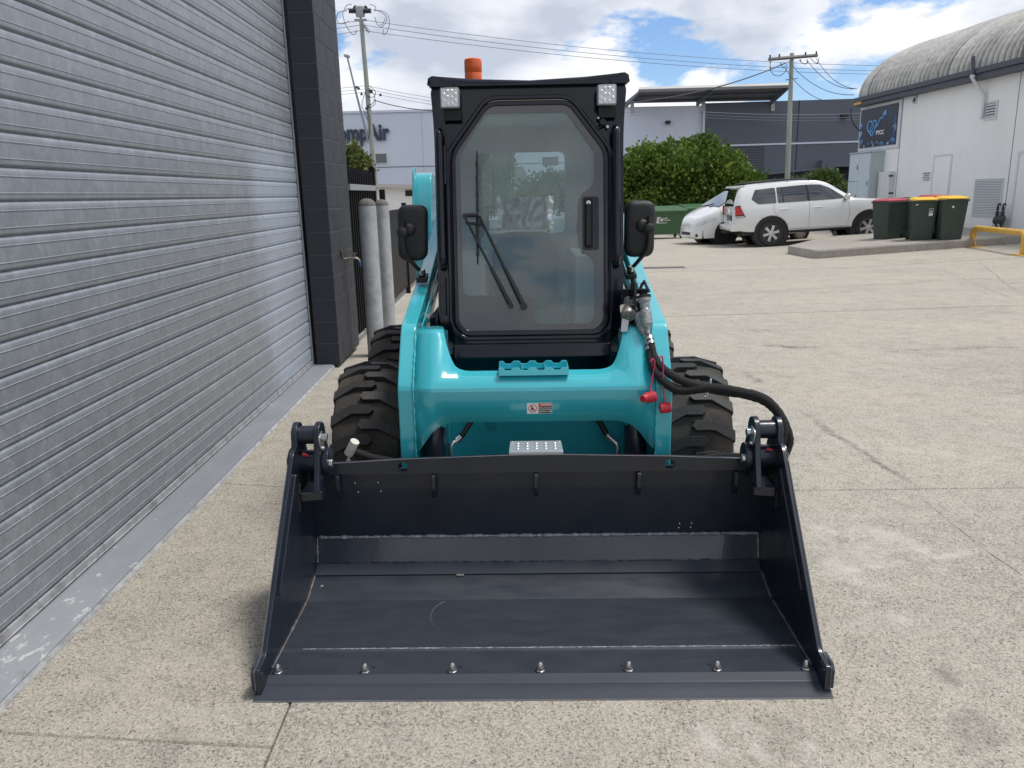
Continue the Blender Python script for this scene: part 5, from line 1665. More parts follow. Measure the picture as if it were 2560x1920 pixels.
text('PYCC', 'lettering', 'sign_text', sign, sq(.58, .66, -0.025), (radians(90), 0, 0), 0.30 * hk, 0.003, 0.006 * hk, sx=1.1)
fl = {'sign_blue': MB(), 'sign_mid': MB(), 'cabinet_blue': MB()}
for k in range(74):
    side_ = k % 3
    if side_ == 0:
        x, z = -sw / 2 + 0.06 + abs(rng.normal(0, 0.09)), -sh / 2 + 0.05 + rng.random() * sh * 0.62
    elif side_ == 1:
        x, z = sw / 2 - 0.06 - abs(rng.normal(0, 0.12)), -sh / 2 + 0.05 + rng.random() * sh * 0.72
    else:
        x, z = -sw / 2 + rng.random() * sw, -sh / 2 + 0.05 + abs(rng.normal(0, 0.05))
    x = min(max(x, -sw / 2 + 0.05), sw / 2 - 0.05)
    r = 0.035 + 0.04 * rng.random()
    m_ = fl[['sign_blue', 'sign_mid', 'sign_mid', 'cabinet_blue'][int(rng.integers(4))]]
    m_.prism([(x + r * (0.55 + 0.45 * cos(5 * a)) * cos(a), z + r * (0.55 + 0.45 * cos(5 * a)) * sin(a)) for a in np.linspace(0, 2 * pi, 20, endpoint=False)], 0.004, (0, -0.0245, 0), **XZ)
for k, m_ in fl.items():
    kind(m_.build('flower_print', k, sign), 'stuff')
# round vent, small louvre, downpipe
p = r2(1612, 552)
MB().lathe([(0.13, 0.0), (0.13, 0.05), (0.10, 0.05), (0.09, 0.02), (0.0, 0.018)], (p.x, -0.002, p.z), (0, -1, 0), 24).build('round_vent', 'vent_white', wb_, smooth=40)
MB().cyl((p.x, -0.022, p.z), (p.x, -0.03, p.z), 0.075, n=20).build('vent_core', 'vent_dark', wb_)
a, c = r2(2010, 575), r2(2055, 645)


def louvre(a, c, n, name, fr=0.05):
    x0, x1, z0, z1 = a.x, c.x, c.z, a.z
    l_ = MB().b2((x0 - fr, -0.03, z0 - fr), (x0, -0.002, z1 + fr)).b2((x1, -0.03, z0 - fr), (x1 + fr, -0.002, z1 + fr)).b2((x0, -0.03, z1), (x1, -0.002, z1 + fr)).b2((x0, -0.03, z0 - fr), (x1, -0.002, z0)).build(name, 'vent_white', wb_)
    MB().b2((x0, -0.006, z0), (x1, -0.003, z1)).build('louvre_back', 'vent_dark', l_)
    dz = (z1 - z0) / n
    s0 = MB().box((0, 0, 0), (x1 - x0, 0.004, dz * 0.92), rx=-0.62).build('blade', 'vent_white', l_)
    for i in range(n):
        o = s0 if i == 0 else share(s0, 'blade', l_)
        o.location = ((x0 + x1) / 2, -0.022, z0 + (i + 0.5) * dz)


louvre(a, c, 5, 'small_vent', 0.06)
a, c = r2(1950, 995), r2(2075, 1195)
louvre(a, c, 22, 'wall_louvre', 0.03)
pp = [r2(1932, 312, 0.40), r2(1927, 425, 0.40)]
dp = MB().tube([pp[0], pp[1]], 0.05, 10).build('vent_pipe', 'fascia_grey', wb_, smooth=60)
MB().tube(spline([pp[1] + Vector((0, 0, 0.03)), pp[1] + Vector((0, 0.02, -0.06)), r2(1985, 515, 0.09), r2(1990, 530, 0.08), r2(1984, 600, 0.08), r2(1978, 645, 0.08), r2(1972, 655, 0.1)], 4), 0.045, 10).build('downpipe', 'pipe_white', wb_, smooth=60)
MB().cyl(pp[1] + Vector((0, 0, -0.03)), pp[1] + Vector((0, 0, 0.05)), 0.062, n=12).build('pipe_collar', 'pipe_white', wb_)
# doors
a, c = r2(1722, 868), r2(1800, 1160)
x0, x1 = a.x, r2(1812, 868).x
dz_ = a.z
dr = MB().b2((x0, -0.014, 0.16), (x1, -0.002, dz_)).build('door', 'white_wall', wb_, bevel=0.003)
for lo, hi in (((x0 - 0.06, -0.02, 0.16), (x0 - 0.004, -0.002, dz_ + 0.06)), ((x1 + 0.004, -0.02, 0.16), (x1 + 0.06, -0.002, dz_ + 0.06)), ((x0 - 0.004, -0.02, dz_ + 0.006), (x1 + 0.004, -0.002, dz_ + 0.06))):
    MB().b2(lo, hi).build('door_frame', 'white_trim', dr)
MB().b2((x1 - 0.003, -0.024, 1.35), (x1 + 0.004, -0.014, 1.5)).b2((x1 - 0.003, -0.024, 0.5), (x1 + 0.004, -0.014, 0.65)).build('door_hinge', 'cabinet_line', dr)
MB().b2((x1 + 0.0002, -0.0216, 0.16), (x1 + 0.0045, -0.0206, dz_)).build('door_gap', 'cabinet_line', dr)
x2 = r2(2192, 860).x
d2 = MB().b2((x2, -0.014, 0.02), (x2 + 1.0, -0.002, r2(2192, 850).z)).build('door', 'white_wall', wb_, bevel=0.003)
MB().b2((x2 - 0.06, -0.03, 0.02), (x2 - 0.004, -0.002, r2(2192, 835).z)).b2((x2 - 0.004, -0.03, r2(2192, 850).z + 0.005), (x2 + 1.06, -0.002, r2(2192, 835).z)).build('door_frame', 'white_trim', d2)
# emergency notice
a, c = r2(1648, 952), r2(1702, 1012)
nx0, nx1, nz0, nz1 = a.x, c.x, c.z + 0.05, a.z
nt_ = tag(empty('exit_notice', BM @ Vector(((nx0 + nx1) / 2, -0.004, (nz0 + nz1) / 2))), 'small white notice with four lines of grey capitals beside the flush door', 'notice')
nt_.rotation_euler = (0, 0, atan2(ua.y, ua.x))
MB().b2((-(nx1 - nx0) / 2, -0.006, -(nz1 - nz0) / 2), ((nx1 - nx0) / 2, 0, (nz1 - nz0) / 2)).build('board', 'print_white', nt_)
for i, tx in enumerate(('EMERGENCY', 'FIRE EXIT', 'KEEP CLEAR', 'ALL TIMES')):
    text(tx, 'lettering', 'grey_text', nt_, (0, -0.0075, (nz1 - nz0) * (0.34 - 0.225 * i)), (radians(90), 0, 0), (nz1 - nz0) * 0.19, 0.0008, 0.004, sx=1.25)
# small bracketed enclosure by the cabinet
a, c = r2(1440, 945, 0.12), r2(1502, 1100, 0.12)
bx_ = MB().b2((r2(1452, 1000).x - 0.2, -0.2, 0.3), (r2(1497, 1000).x, -0.002, r2(1475, 948).z)).build('meter_box', 'white_trim', wb_, bevel=0.008)
for v in (972, 1068):
    q = r2(1478, v, 0.21)
    MB().b2((q.x - 0.14, -0.23, q.z - 0.03), (q.x + 0.12, -0.201, q.z + 0.03)).build('latch', 'car_trim', bx_, bevel=0.004)
MB().b2((r2(1275, 575, 0.3).x, -0.33, FZ0 + 0.06), (r2(1315, 575, 0.3).x, -0.301, FZ0 + 0.16)).build('wall_lamp', 'rail_yellow', wb_)

# switchboard cabinet against the far end of the wall
ca, cb2 = r2(1366, 840, 0.5), r2(1250, 840, 0.5)
cab_top = ca.z
sw_ = tag(empty('switch_cabinet', BM @ Vector(((ca.x + cb2.x) / 2, -0.25, 0.15))), 'tall pale blue switchboard cabinet with four doors below the dark sign', 'cabinet')
sw_.rotation_euler = (0, 0, atan2(ua.y, ua.x))
hw_ = (ca.x - cb2.x) / 2
ct = cab_top - 0.15
MB().b2((-hw_, -0.22, -0.15), (hw_, 0.245, ct)).build('carcass', 'cabinet_side', sw_, bevel=0.01)
MB().b2((-hw_ - 0.03, -0.27, ct + 0.001), (hw_ + 0.03, 0.245, ct + 0.03)).build('hood', 'cabinet_blue', sw_)
for (x0, x1, z0, z1) in ((-hw_ + 0.02, -0.03, ct * 0.62, ct - 0.03), (-hw_ + 0.02, -0.03, ct * 0.18, ct * 0.61), (-0.02, hw_ - 0.02, ct * 0.18, ct - 0.03), (-hw_ + 0.02, hw_ - 0.02, -0.05, ct * 0.165)):
    d_ = MB().b2((x0, -0.245, z0), (x1, -0.2215, z1)).build('door', 'cabinet_blue', sw_, bevel=0.006)
    MB().b2((x1 - 0.10, -0.27, (z0 + z1) / 2 - 0.08), (x1 - 0.06, -0.2455, (z0 + z1) / 2 + 0.08)).build('handle', 'cabinet_line', d_, bevel=0.004)

# gas meters on the wall
for k, (u, v0, v1) in enumerate(((2060, 1130, 1275), (2088, 1130, 1275))):
    t_, mth, bt = r2(u + 10, v0, 0.18), r2(u, 1215, 0.18), r2(u - 8, v1, 0.18)
    gm = tag(empty('gas_meter', BM @ mth), 'dark gas regulator and riser beside the louvre' if k == 0 else 'dark gas regulator and riser nearest the wall joint', 'gas meter', 'gas regulators on the wall')
    gm.rotation_euler = (0, 0, atan2(ua.y, ua.x))
    L_ = lambda q: q - mth
    tt, bb = L_(t_), L_(bt)
    MB().tube([(bb.x, 0, bb.z - 0.25), (bb.x * 0.5, 0, bb.z * 0.6), (0, 0, -0.05)], 0.028, 8).tube([(0, 0, 0.05), (tt.x * 0.6, 0, tt.z * 0.7), (tt.x * 0.8, 0, tt.z)], 0.022, 8).tube([(tt.x * 0.8, 0, tt.z), (tt.x * 0.8 + 0.07, 0, tt.z + 0.02), (tt.x * 0.8 + 0.10, 0, tt.z - 0.03)], 0.024, 8).tube([(-0.02, -0.06, -0.14), (-0.09, -0.06, -0.20), (-0.09, -0.06, -0.33), (-0.02, -0.06, -0.38)], 0.012, 6).build('riser', 'meter_dark', gm, smooth=50)
    MB().lathe([(0.0, -0.07), (0.06, -0.06), (0.13, -0.02), (0.13, 0.02), (0.06, 0.06), (0.0, 0.07)], (0, 0, 0), (0, -1, 0.25), 18).cyl((0, 0, 0.05), (0, 0, 0.22), 0.045, n=10).cyl((0, 0, 0.25), (0, 0, 0.34), 0.035, n=10).build('regulator', 'meter_dark', gm, smooth=40)

# yellow tube guard rail in front of it
g0, g1 = ong(2430, 617), ong(2557, 638)
rl = tag(empty('guard_rail', g0), 'yellow tube guard rail bolted down in front of the gas meters', 'guard rail')
dv = Vector((g1[0] - g0[0], g1[1] - g0[1], 0))
rl.rotation_euler = (0, 0, atan2(dv.y, dv.x))
ln = dv.length
hh = 0.47
rt = 0.066
MB().tube([(0, 0, 0), (0, 0, hh - 0.18)] + [(0.16 - 0.16 * cos(a), 0, hh - 0.18 + 0.16 * sin(a)) for a in np.linspace(0.2, pi / 2, 6)] + [(ln - 0.16 + 0.16 * sin(a), 0, hh - 0.18 + 0.16 * cos(a)) for a in np.linspace(0, pi / 2 - 0.2, 6)] + [(ln, 0, hh - 0.18), (ln, 0, g1[2] - g0[2])], rt, 14).build('tube', 'rail_yellow', rl, smooth=50)
for x, z in ((0, 0), (ln, g1[2] - g0[2])):
    MB().b2((x - 0.22, -0.16, z - 0.005), (x + 0.24, 0.16, z + 0.014)).build('base_plate', 'rail_yellow', rl, bevel=0.003)
    MB().prism([(x + 0.06, z + 0.015), (x + 0.20, z + 0.015), (x + 0.06, z + 0.24)], 0.012, (0, -0.006, 0), **XZ).build('gusset', 'rail_yellow', rl)

# raised concrete island with the bins
k0, k1, k2 = ong(2035, 647), ong(1967, 634), ong(2414, 619)
kerb_h = 0.2
ktop = lambda x, y: zg(x, y) + kerb_h
kc = [(k0[0], k0[1]), (13.68, 20.4), (13.4, 27.5), (11.5, 27.0), (k1[0] + 0.35, k1[1] + 0.9), (k1[0], k1[1])]
kc = [(k0[0], k0[1]), (13.55, k0[1] + (k2[1] - k0[1]) / (k2[0] - k0[0]) * (13.55 - k0[0])), (13.3, 27.5), (k1[0] + 1.1, k1[1] + 1.4), (k1[0], k1[1])]
kr = rounded(kc, [0.12, 0, 0, 0.2, 0.12])
kb = MB()
n_ = len(kr)
cx_, cy_ = sum(p[0] for p in kr) / n_, sum(p[1] for p in kr) / n_
ins = [(p[0] + (cx_ - p[0]) * 0.01, p[1] + (cy_ - p[1]) * 0.01) for p in kr]
vs = [(x, y, zg(x, y) - 0.1) for x, y in kr] + [(x, y, ktop(x, y) - 0.035) for x, y in kr] + [(x, y, ktop(x, y)) for x, y in ins] + [(cx_, cy_, ktop(cx_, cy_))]
fs = [(j * n_ + i, j * n_ + (i + 1) % n_, (j + 1) * n_ + (i + 1) % n_, (j + 1) * n_ + i) for j in range(2) for i in range(n_)] + [(2 * n_ + i, 2 * n_ + (i + 1) % n_, 3 * n_) for i in range(n_)]
kind(kb.add(vs, fs).build('kerb_island', 'kerb_concrete', None, smooth=30), 'structure')

# painted bay lines and the drain strip
ml = MB()


def strip(p, q, w, name, material, dz=0.005):
    p, q = Vector((p[0], p[1], 0)), Vector((q[0], q[1], 0))
    s_ = (q - p).normalized().cross(Vector((0, 0, 1))) * (w / 2)
    n = max(1, int((q - p).length / 0.6))
    vs = []
    for i in range(n + 1):
        c = p.lerp(q, i / n)
        for sg in (-1, 1):
            e = c + s_ * sg
            vs.append((e.x, e.y, zg(e.x, e.y) + dz))
    return kind(MB().add(vs, [(2 * i, 2 * i + 1, 2 * i + 3, 2 * i + 2) for i in range(n)]).build(name, material), 'structure')


q0, q1 = ong(1815, 628), ong(1966, 616)
strip(q0, q1 + (q1 - q0) * 1.6, 0.10, 'bay_line', 'marking_white')
q0 = ong(1640, 607)
q1 = ong(1890, 589)
strip(q0 + (q1 - q0) * 0.55, q1 + (q1 - q0) * 0.8, 0.10, 'bay_line', 'marking_white')
q0, q1 = ong(1480, 672), ong(1712, 668)
strip(q0, q1, 0.42, 'drain_cover', 'drain_grey', 0.004)


# ================================================================== VEHICLES
def pc(x, pts):
    """smooth interpolation through (x, v) pairs"""
    xs = [p[0] for p in pts]
    ys = [p[1] for p in pts]
    if x <= xs[0]:
        return ys[0]
    if x >= xs[-1]:
        return ys[-1]
    i = max(j for j in range(len(xs) - 1) if xs[j] <= x)
    h = xs[i + 1] - xs[i]
    t_ = (x - xs[i]) / h
    m0 = (ys[i + 1] - ys[max(i - 1, 0)]) / (xs[i + 1] - xs[max(i - 1, 0)])
    m1 = (ys[min(i + 2, len(xs) - 1)] - ys[i]) / (xs[min(i + 2, len(xs) - 1)] - xs[i])
    if (ys[i + 1] - ys[i]) == 0 or i == 0 or i == len(xs) - 2:
        return ys[i] + (ys[i + 1] - ys[i]) * t_
    return (2 * t_ ** 3 - 3 * t_ ** 2 + 1) * ys[i] + (t_ ** 3 - 2 * t_ ** 2 + t_) * h * m0 + (-2 * t_ ** 3 + 3 * t_ ** 2) * ys[i + 1] + (t_ ** 3 - t_ ** 2) * h * m1


class Car:
    """x forward, rear or front axle at the origin; the skin is a loft of cross sections"""

    def __init__(self, belt, roof, halfw, roofw, floor, arches, x0, x1):
        self.belt, self.roof, self.halfw, self.roofw, self.floor, self.arches = belt, roof, halfw, roofw, floor, arches
        self.x0, self.x1 = x0, x1

    def sec(self, x):
        w, zb, zr = pc(x, self.halfw), pc(x, self.belt), pc(x, self.roof)
        zr = max(zr, zb + 0.02)
        wr = min(pc(x, self.roofw), w * 0.97)
        zf = pc(x, self.floor)
        arch = 0
        for (xa, ra, za) in self.arches:
            d = abs(x - xa)
            if d < ra:
                arch = max(arch, za + sqrt(ra * ra - d * d) * 0.98)
        zf2 = max(zf, arch)
        P = [(0, zf2), (w * 0.90, zf2), (w * 0.975, zf2 + 0.02)]
        for f_, k in ((0.22, 0.995), (0.5, 1.0), (0.76, 0.995), (0.92, 0.975)):
            z = zf + (zb - zf) * f_
            P.append((w * k, max(z, zf2 + 0.03 + 0.02 * f_)))
        P.append((w * 0.955, max(zb, zf2 + 0.06)))
        dz = zr - zb
        P += [(w * 0.955 + (wr - w * 0.955) * 0.45, zb + dz * 0.45), (wr, zb + dz * 0.88), (wr - 0.06, zb + dz * 0.975), (wr * 0.55, zr + 0.012), (0, zr + 0.02)]
        return P

    def side_y(self, x, z):
        P = self.sec(x)
        for (ya, za), (yb, zb) in zip(P[2:-1], P[3:]):
            if za <= z <= zb and zb > za:
                return ya + (yb - ya) * (z - za) / (zb - za)
        return P[6][0]

    def body(self, name, material, parent, n=90):
        xs = sorted(set(list(np.linspace(self.x0, self.x1, n)) + [xa + s_ * ra * k for xa, ra, za in self.arches for s_ in (-1, 1) for k in (0.999, 1.001, 0.97, 0.9)]))
        xs = [x for x in xs if self.x0 <= x <= self.x1]
        vs, fs = [], []
        m_ = None
        for x in xs:
            P = self.sec(x)
            ring = [(x, -y, z) for y, z in reversed(P[1:-1])]
            ring = [(x, y, z) for y, z in P[:-1]] + [(x, 0, P[-1][1])] + ring
            m_ = len(ring)
            vs += ring
        for i in range(len(xs) - 1):
            for k in range(m_):
                fs.append((i * m_ + k, i * m_ + (k + 1) % m_, (i + 1) * m_ + (k + 1) % m_, (i + 1) * m_ + k))
        fs += [tuple(range(m_)), tuple((len(xs) - 1) * m_ + k for k in range(m_))]
        return MB().add(vs, fs).build(name, material, parent, smooth=38)

    def patch(self, outline, off, name, material, parent, side=1, step=0.07):
        """a panel lying on the side skin; outline in (x, z)"""
        ol = []
        for i in range(len(outline)):
            a, b_ = outline[i], outline[(i + 1) % len(outline)]
            n = max(1, int(math.hypot(b_[0] - a[0], b_[1] - a[1]) / step))
            ol += [(a[0] + (b_[0] - a[0]) * k / n, a[1] + (b_[1] - a[1]) * k / n) for k in range(n)]
        pts = list(ol)
        x0, x1 = min(p[0] for p in ol), max(p[0] for p in ol)
        z0, z1 = min(p[1] for p in ol), max(p[1] for p in ol)
        for xx in np.arange(x0 + step / 2, x1, step):
            for zz in np.arange(z0 + step / 2, z1, step):
                if inside((xx, zz), ol) and min(math.hypot(xx - p[0], zz - p[1]) for p in ol) > step * 0.4:
                    pts.append((xx, zz))
        res = delaunay_2d_cdt([Vector(p) for p in pts], [(i, (i + 1) % len(ol)) for i in range(len(ol))], [], 0, 1e-6)
        tf = [f for f in res[2] if inside((sum(res[0][i].x for i in f) / 3, sum(res[0][i].y for i in f) / 3), ol)]
        nv = len(res[0])
        vs = [(p.x, side * (self.side_y(p.x, p.y) + off), p.y) for p in res[0]] + [(p.x, side * (self.side_y(p.x, p.y) - 0.01), p.y) for p in res[0]]
        fs = [tuple(f) for f in tf]
        look = {(round(p.x, 4), round(p.y, 4)): i for i, p in enumerate(res[0])}
        ids = [look.get((round(p[0], 4), round(p[1], 4))) for p in ol]
        for i in range(len(ids)):
            a, c = ids[i], ids[(i + 1) % len(ids)]
            if a is not None and c is not None:
                fs.append((a, c, c + nv, a + nv))
        return MB().add(vs, fs).build(name, material, parent, smooth=50)

    def line(self, pts, off, name, parent, side=1, r=0.004):
        P = spline([(x, side * (self.side_y(x, z) + off), z) for x, z in pts], 6)
        P = [(p.x, side * (self.side_y(p.x, p.z) + off), p.z) for p in P]
        return MB().tube(P, r, 4).build(name, 'car_line', parent)


def car_wheel(parent, x, y, r, w, side, spokes=6):
    wh = empty('wheel', (x, y, r))
    wh.parent = parent
    MB().lathe([(r * 0.66, -w * 0.35), (r * 0.70, -w * 0.5), (r * 0.92, -w * 0.5), (r * 0.985, -w * 0.38), (r, -w * 0.2), (r, w * 0.2), (r * 0.985, w * 0.38), (r * 0.92, w * 0.5), (r * 0.70, w * 0.5), (r * 0.66, w * 0.35)], (0, 0, 0), (0, side, 0), 36).build('tyre', 'tyre', wh, smooth=40)
    MB().lathe([(r * 0.67, -w * 0.4), (r * 0.67, w * 0.36), (r * 0.62, w * 0.42), (r * 0.60, w * 0.30), (r * 0.58, -w * 0.1), (0.0, -w * 0.1)], (0, 0, 0), (0, side, 0), 36).build('rim', 'alloy', wh, smooth=40)
    MB().lathe([(r * 0.57, w * 0.0), (0.0, w * 0.0)], (0, 0, 0), (0, side, 0), 24).build('brake', 'car_trim', wh)
    sp = None
    for k in range(spokes):
        a = 2 * pi * k / spokes + 0.3
        if sp is None:
            sp = MB().prism([(-r * 0.085, r * 0.1), (-r * 0.11, r * 0.61), (r * 0.11, r * 0.61), (r * 0.085, r * 0.1)], 0.03, (0, side * w * 0.28, 0), (1, 0, 0), (0, 0, 1), (0, side, 0)).build('spoke', 'alloy', wh, bevel=0.006)
            o = sp
        else:
            o = share(sp, 'spoke', wh)
        o.rotation_euler = (0, a, 0)
    MB().lathe([(r * 0.15, 0), (r * 0.15, 0.03), (r * 0.10, 0.045), (0, 0.047)], (0, side * w * 0.27, 0), (0, side, 0), 18).build('hub_cap', 'alloy', wh, smooth=40)
    return wh


# white four wheel drive, right side to the camera (its right is local -y)
suv = Car(belt=[(-1.03, 1.16), (-0.6, 1.20), (1.5, 1.20), (2.3, 1.20), (2.75, 1.17), (3.3, 1.11), (3.62, 1.02), (3.74, 0.86)],
          roof=[(-1.03, 1.30), (-0.99, 1.44), (-0.90, 1.70), (-0.80, 1.77), (-0.3, 1.82), (0.6, 1.84), (1.3, 1.82), (1.62, 1.75), (2.0, 1.52), (2.38, 1.28), (2.55, 1.235), (3.0, 1.19), (3.4, 1.13), (3.62, 1.05), (3.74, 0.9)],
          halfw=[(-1.03, 0.80), (-0.95, 0.88), (-0.6, 0.925), (0.4, 0.94), (2.2, 0.94), (3.0, 0.93), (3.45, 0.86), (3.65, 0.74), (3.74, 0.62)],
          roofw=[(-1.03, 0.66), (-0.8, 0.68), (1.3, 0.70), (2.38, 0.74), (2.6, 0.80), (3.4, 0.72), (3.74, 0.5)],
          floor=[(-1.03, 0.55), (-0.85, 0.48), (-0.5, 0.44), (0.4, 0.42), (2.3, 0.42), (3.2, 0.44), (3.74, 0.55)],
          arches=[(0.0, 0.50, 0.385), (2.79, 0.50, 0.385)], x0=-1.03, x1=3.74)
pr, pf_ = ong(1926, 616), ong(2162, 593)
dv = Vector((pf_[0] - pr[0], pf_[1] - pr[1], 0))
sc_ = 1.0
suvo = tag(empty('parked_car', (0, 0, 0)), 'white four wheel drive with roof rails parked side on behind the bins', 'car', 'white cars parked in the yard')
fx = dv.normalized()
fz = (zg(pr[0] + 2.79, pr[1] - 0.2) - zg(pr[0], pr[1])) / 2.79
base = Vector((pr[0], pr[1], pr[2]))
ry_ = -math.atan(fz)
psi = radians(-4)
yw = psi
rot = Matrix.Rotation(yw, 4, 'Z') @ Matrix.Rotation(ry_ * 1.0, 4, 'Y')
# the near (right) wheels touch at local (0,-0.8)
K_ = 0.965
zt = 1.02
org = base - rot.to_3x3() @ Vector((0, -0.82, 0))
suvo.matrix_world = Matrix.Translation(org) @ rot
body = suv.body('body', 'car_white', suvo)
MB().b2((-0.8, -0.80, 0.36), (3.4, 0.80, 0.62)).build('underbody', 'car_trim', suvo)
for sd_ in (-1, 1):
    for x in (0.0, 2.79):
        car_wheel(suvo, x, sd_ * 0.80, 0.385, 0.25, sd_, 6)
        MB().lathe([(0.50, -0.02), (0.505, 0.0), (0.475, 0.006), (0.45, -0.09)], (x, sd_ * (0.905 if x > 1 else 0.905), 0.385), (0, sd_, 0), 40).build('arch_liner', 'car_trim', body, smooth=40)
        MB().lathe([(0.49, -0.5), (0.49, -0.05)], (x, sd_ * 0.92, 0.385), (0, sd_, 0), 32).build('wheel_well', 'car_trim', body)
    MB().b2((0.52, sd_ * 0.90 - 0.07, 0.40), (2.27, sd_ * 0.90 + 0.045, 0.445)).build('side_step', 'car_trim', suvo, bevel=0.012)
    MB().tube(spline([(-0.75, sd_ * 0.60, 1.80), (-0.6, sd_ * 0.605, 1.86), (0.2, sd_ * 0.61, 1.895), (0.95, sd_ * 0.61, 1.89), (1.15, sd_ * 0.61, 1.83)], 5), 0.02, 8).build('roof_rail', 'car_trim', suvo, smooth=60)
    for nm, ol in (('rear_quarter_window', [(-0.56, 1.40), (-0.44, 1.66), (0.13, 1.69), (0.15, 1.25), (-0.38, 1.25)]),
                   ('rear_door_window', [(0.19, 1.25), (0.17, 1.69), (0.98, 1.715), (1.02, 1.25)]),
                   ('front_door_window', [(1.13, 1.25), (1.08, 1.715), (1.42, 1.695), (1.70, 1.58), (2.08, 1.32), (2.10, 1.26)])):
        suv.patch(rounded(ol, 0.035), 0.007, nm, 'car_glass', suvo, sd_)
    suv.patch([(1.025, 1.25), (0.985, 1.715), (1.075, 1.715), (1.125, 1.25)], 0.005, 'pillar_trim', 'car_trim', suvo, sd_)
    suv.patch([(0.33, 1.26), (0.31, 1.69), (0.345, 1.69), (0.365, 1.26)], 0.011, 'window_divider', 'car_trim', suvo, sd_)
    suv.line([(0.10, 1.24), (0.08, 1.02), (0.30, 0.78), (0.50, 0.62)], 0.001, 'door_seam', body, sd_)
    suv.line([(1.08, 1.24), (1.08, 0.9), (1.07, 0.5)], 0.001, 'door_seam', body, sd_)
    suv.line([(2.16, 1.22), (2.22, 1.0), (2.20, 0.62), (2.15, 0.48)], 0.001, 'door_seam', body, sd_)
    suv.line([(0.52, 0.49), (1.2, 0.485), (2.15, 0.48)], 0.001, 'door_seam', body, sd_)
    for x in (0.22, 1.20):
        y_ = sd_ * (suv.side_y(x + 0.1, 1.06) + 0.018)
        MB().b2((x, y_ - 0.018, 1.045), (x + 0.24, y_ + 0.018, 1.078)).build('door_handle', 'car_white', suvo, bevel=0.012)
    MB().box((2.12, sd_ * 1.03, 1.30), (0.12, 0.22, 0.17), ry=0.1).build('wing_mirror', 'car_white', suvo, bevel=0.04)
    MB().box((2.10, sd_ * 0.95, 1.235), (0.10, 0.12, 0.04)).build('mirror_foot', 'car_trim', suvo, bevel=0.01)
    # tail lamp
    tl = MB().prism(rounded([(-1.045, 0.90), (-1.045, 1.235), (-0.90, 1.25), (-0.86, 1.12), (-0.74, 0.90)], 0.015), 0.05, (0, sd_ * 0.868, 0), (1, 0, 0), (0, 0, 1), (0, sd_, 0)).build('tail_lamp', 'tail_dark', suvo, bevel=0.006)
    for z0, z1, xx in ((1.09, 1.20, -0.90), (0.985, 1.075, -0.84)):
        MB().prism(rounded([(-1.050, z0), (-1.050, z1), (xx, z1), (xx + 0.02, z0)], 0.012), 0.056, (0, sd_ * 0.868, 0), (1, 0, 0), (0, 0, 1), (0, sd_, 0)).build('lamp_segment', 'tail_red', tl, bevel=0.004)
    MB().b2((-1.05, sd_ * 0.86, 0.91), (-0.79, sd_ * 0.921, 0.935)).build('reverse_lens', 'lamp_clear', tl)
    MB().b2((-1.055, sd_ * 0.70 - 0.07, 0.60), (-1.02, sd_ * 0.70 + 0.07, 0.65)).build('bumper_reflector', 'tail_red', suvo)
    MB().prism([(-0.52, 0.40), (-0.42, 0.40), (-0.40, 0.20), (-0.50, 0.20)], 0.20, (0, sd_ * 0.8 - 0.1, 0), (1, 0, 0), (0, 0, 1), (0, 1, 0)).build('mud_flap', 'car_trim', suvo)
    MB().prism([(2.25, 0.42), (2.33, 0.42), (2.33, 0.22), (2.27, 0.22)], 0.20, (0, sd_ * 0.8 - 0.1, 0), (1, 0, 0), (0, 0, 1), (0, 1, 0)).build('mud_flap', 'car_trim', suvo)
# tailgate
MB().prism(rounded([(-0.62, 0), (0.62, 0), (0.58, 0.50), (-0.58, 0.50)], 0.05), 0.012, (-1.036, 0, 1.22), (0, 1, 0), (0.235, 0, 0.972), (-0.972, 0, 0.235)).build('rear_screen', 'car_glass', suvo)
MB().prism(rounded([(-1.03, 1.74), (-1.00, 1.80), (-0.75, 1.815), (-0.7, 1.77)], 0.02), 1.26, (0, -0.63, 0), (1, 0, 0), (0, 0, 1), (0, 1, 0)).build('spoiler', 'car_white', suvo, bevel=0.015)
MB().b2((-1.055, -0.38, 0.80), (-1.03, 0.18, 0.95)).build('plate_recess', 'car_trim', suvo)
pl_ = MB().b2((-1.062, -0.30, 0.815), (-1.056, 0.07, 0.93)).build('number_plate', 'plate_dark', suvo)
MB().b2((-1.075, -0.42, 0.985), (-1.035, 0.30, 1.03)).build('chrome_strip', 'alloy', suvo, bevel=0.008)
MB().prism(rounded([(-1.16, 0.50), (-1.17, 0.66), (-1.00, 0.70), (-0.86, 0.66), (-0.80, 0.50)], 0.04), 1.66, (0, -0.83, 0), (1, 0, 0), (0, 0, 1), (0, 1, 0)).build('rear_bumper', 'car_white', suvo, bevel=0.02)
MB().b2((-1.20, -0.10, 0.42), (-0.9, 0.10, 0.48)).cyl((-1.24, 0, 0.44), (-1.24, 0, 0.52), 0.03, n=10).build('tow_bar', 'car_trim', suvo)
MB().prism([(-0.60, 0), (0.60, 0), (0.52, 0.55), (-0.52, 0.55)], 0.01, (2.40, 0, 1.285), (0, 1, 0), (-0.80, 0, 0.60), (0.6, 0, 0.8)).build('windscreen', 'car_glass', suvo)

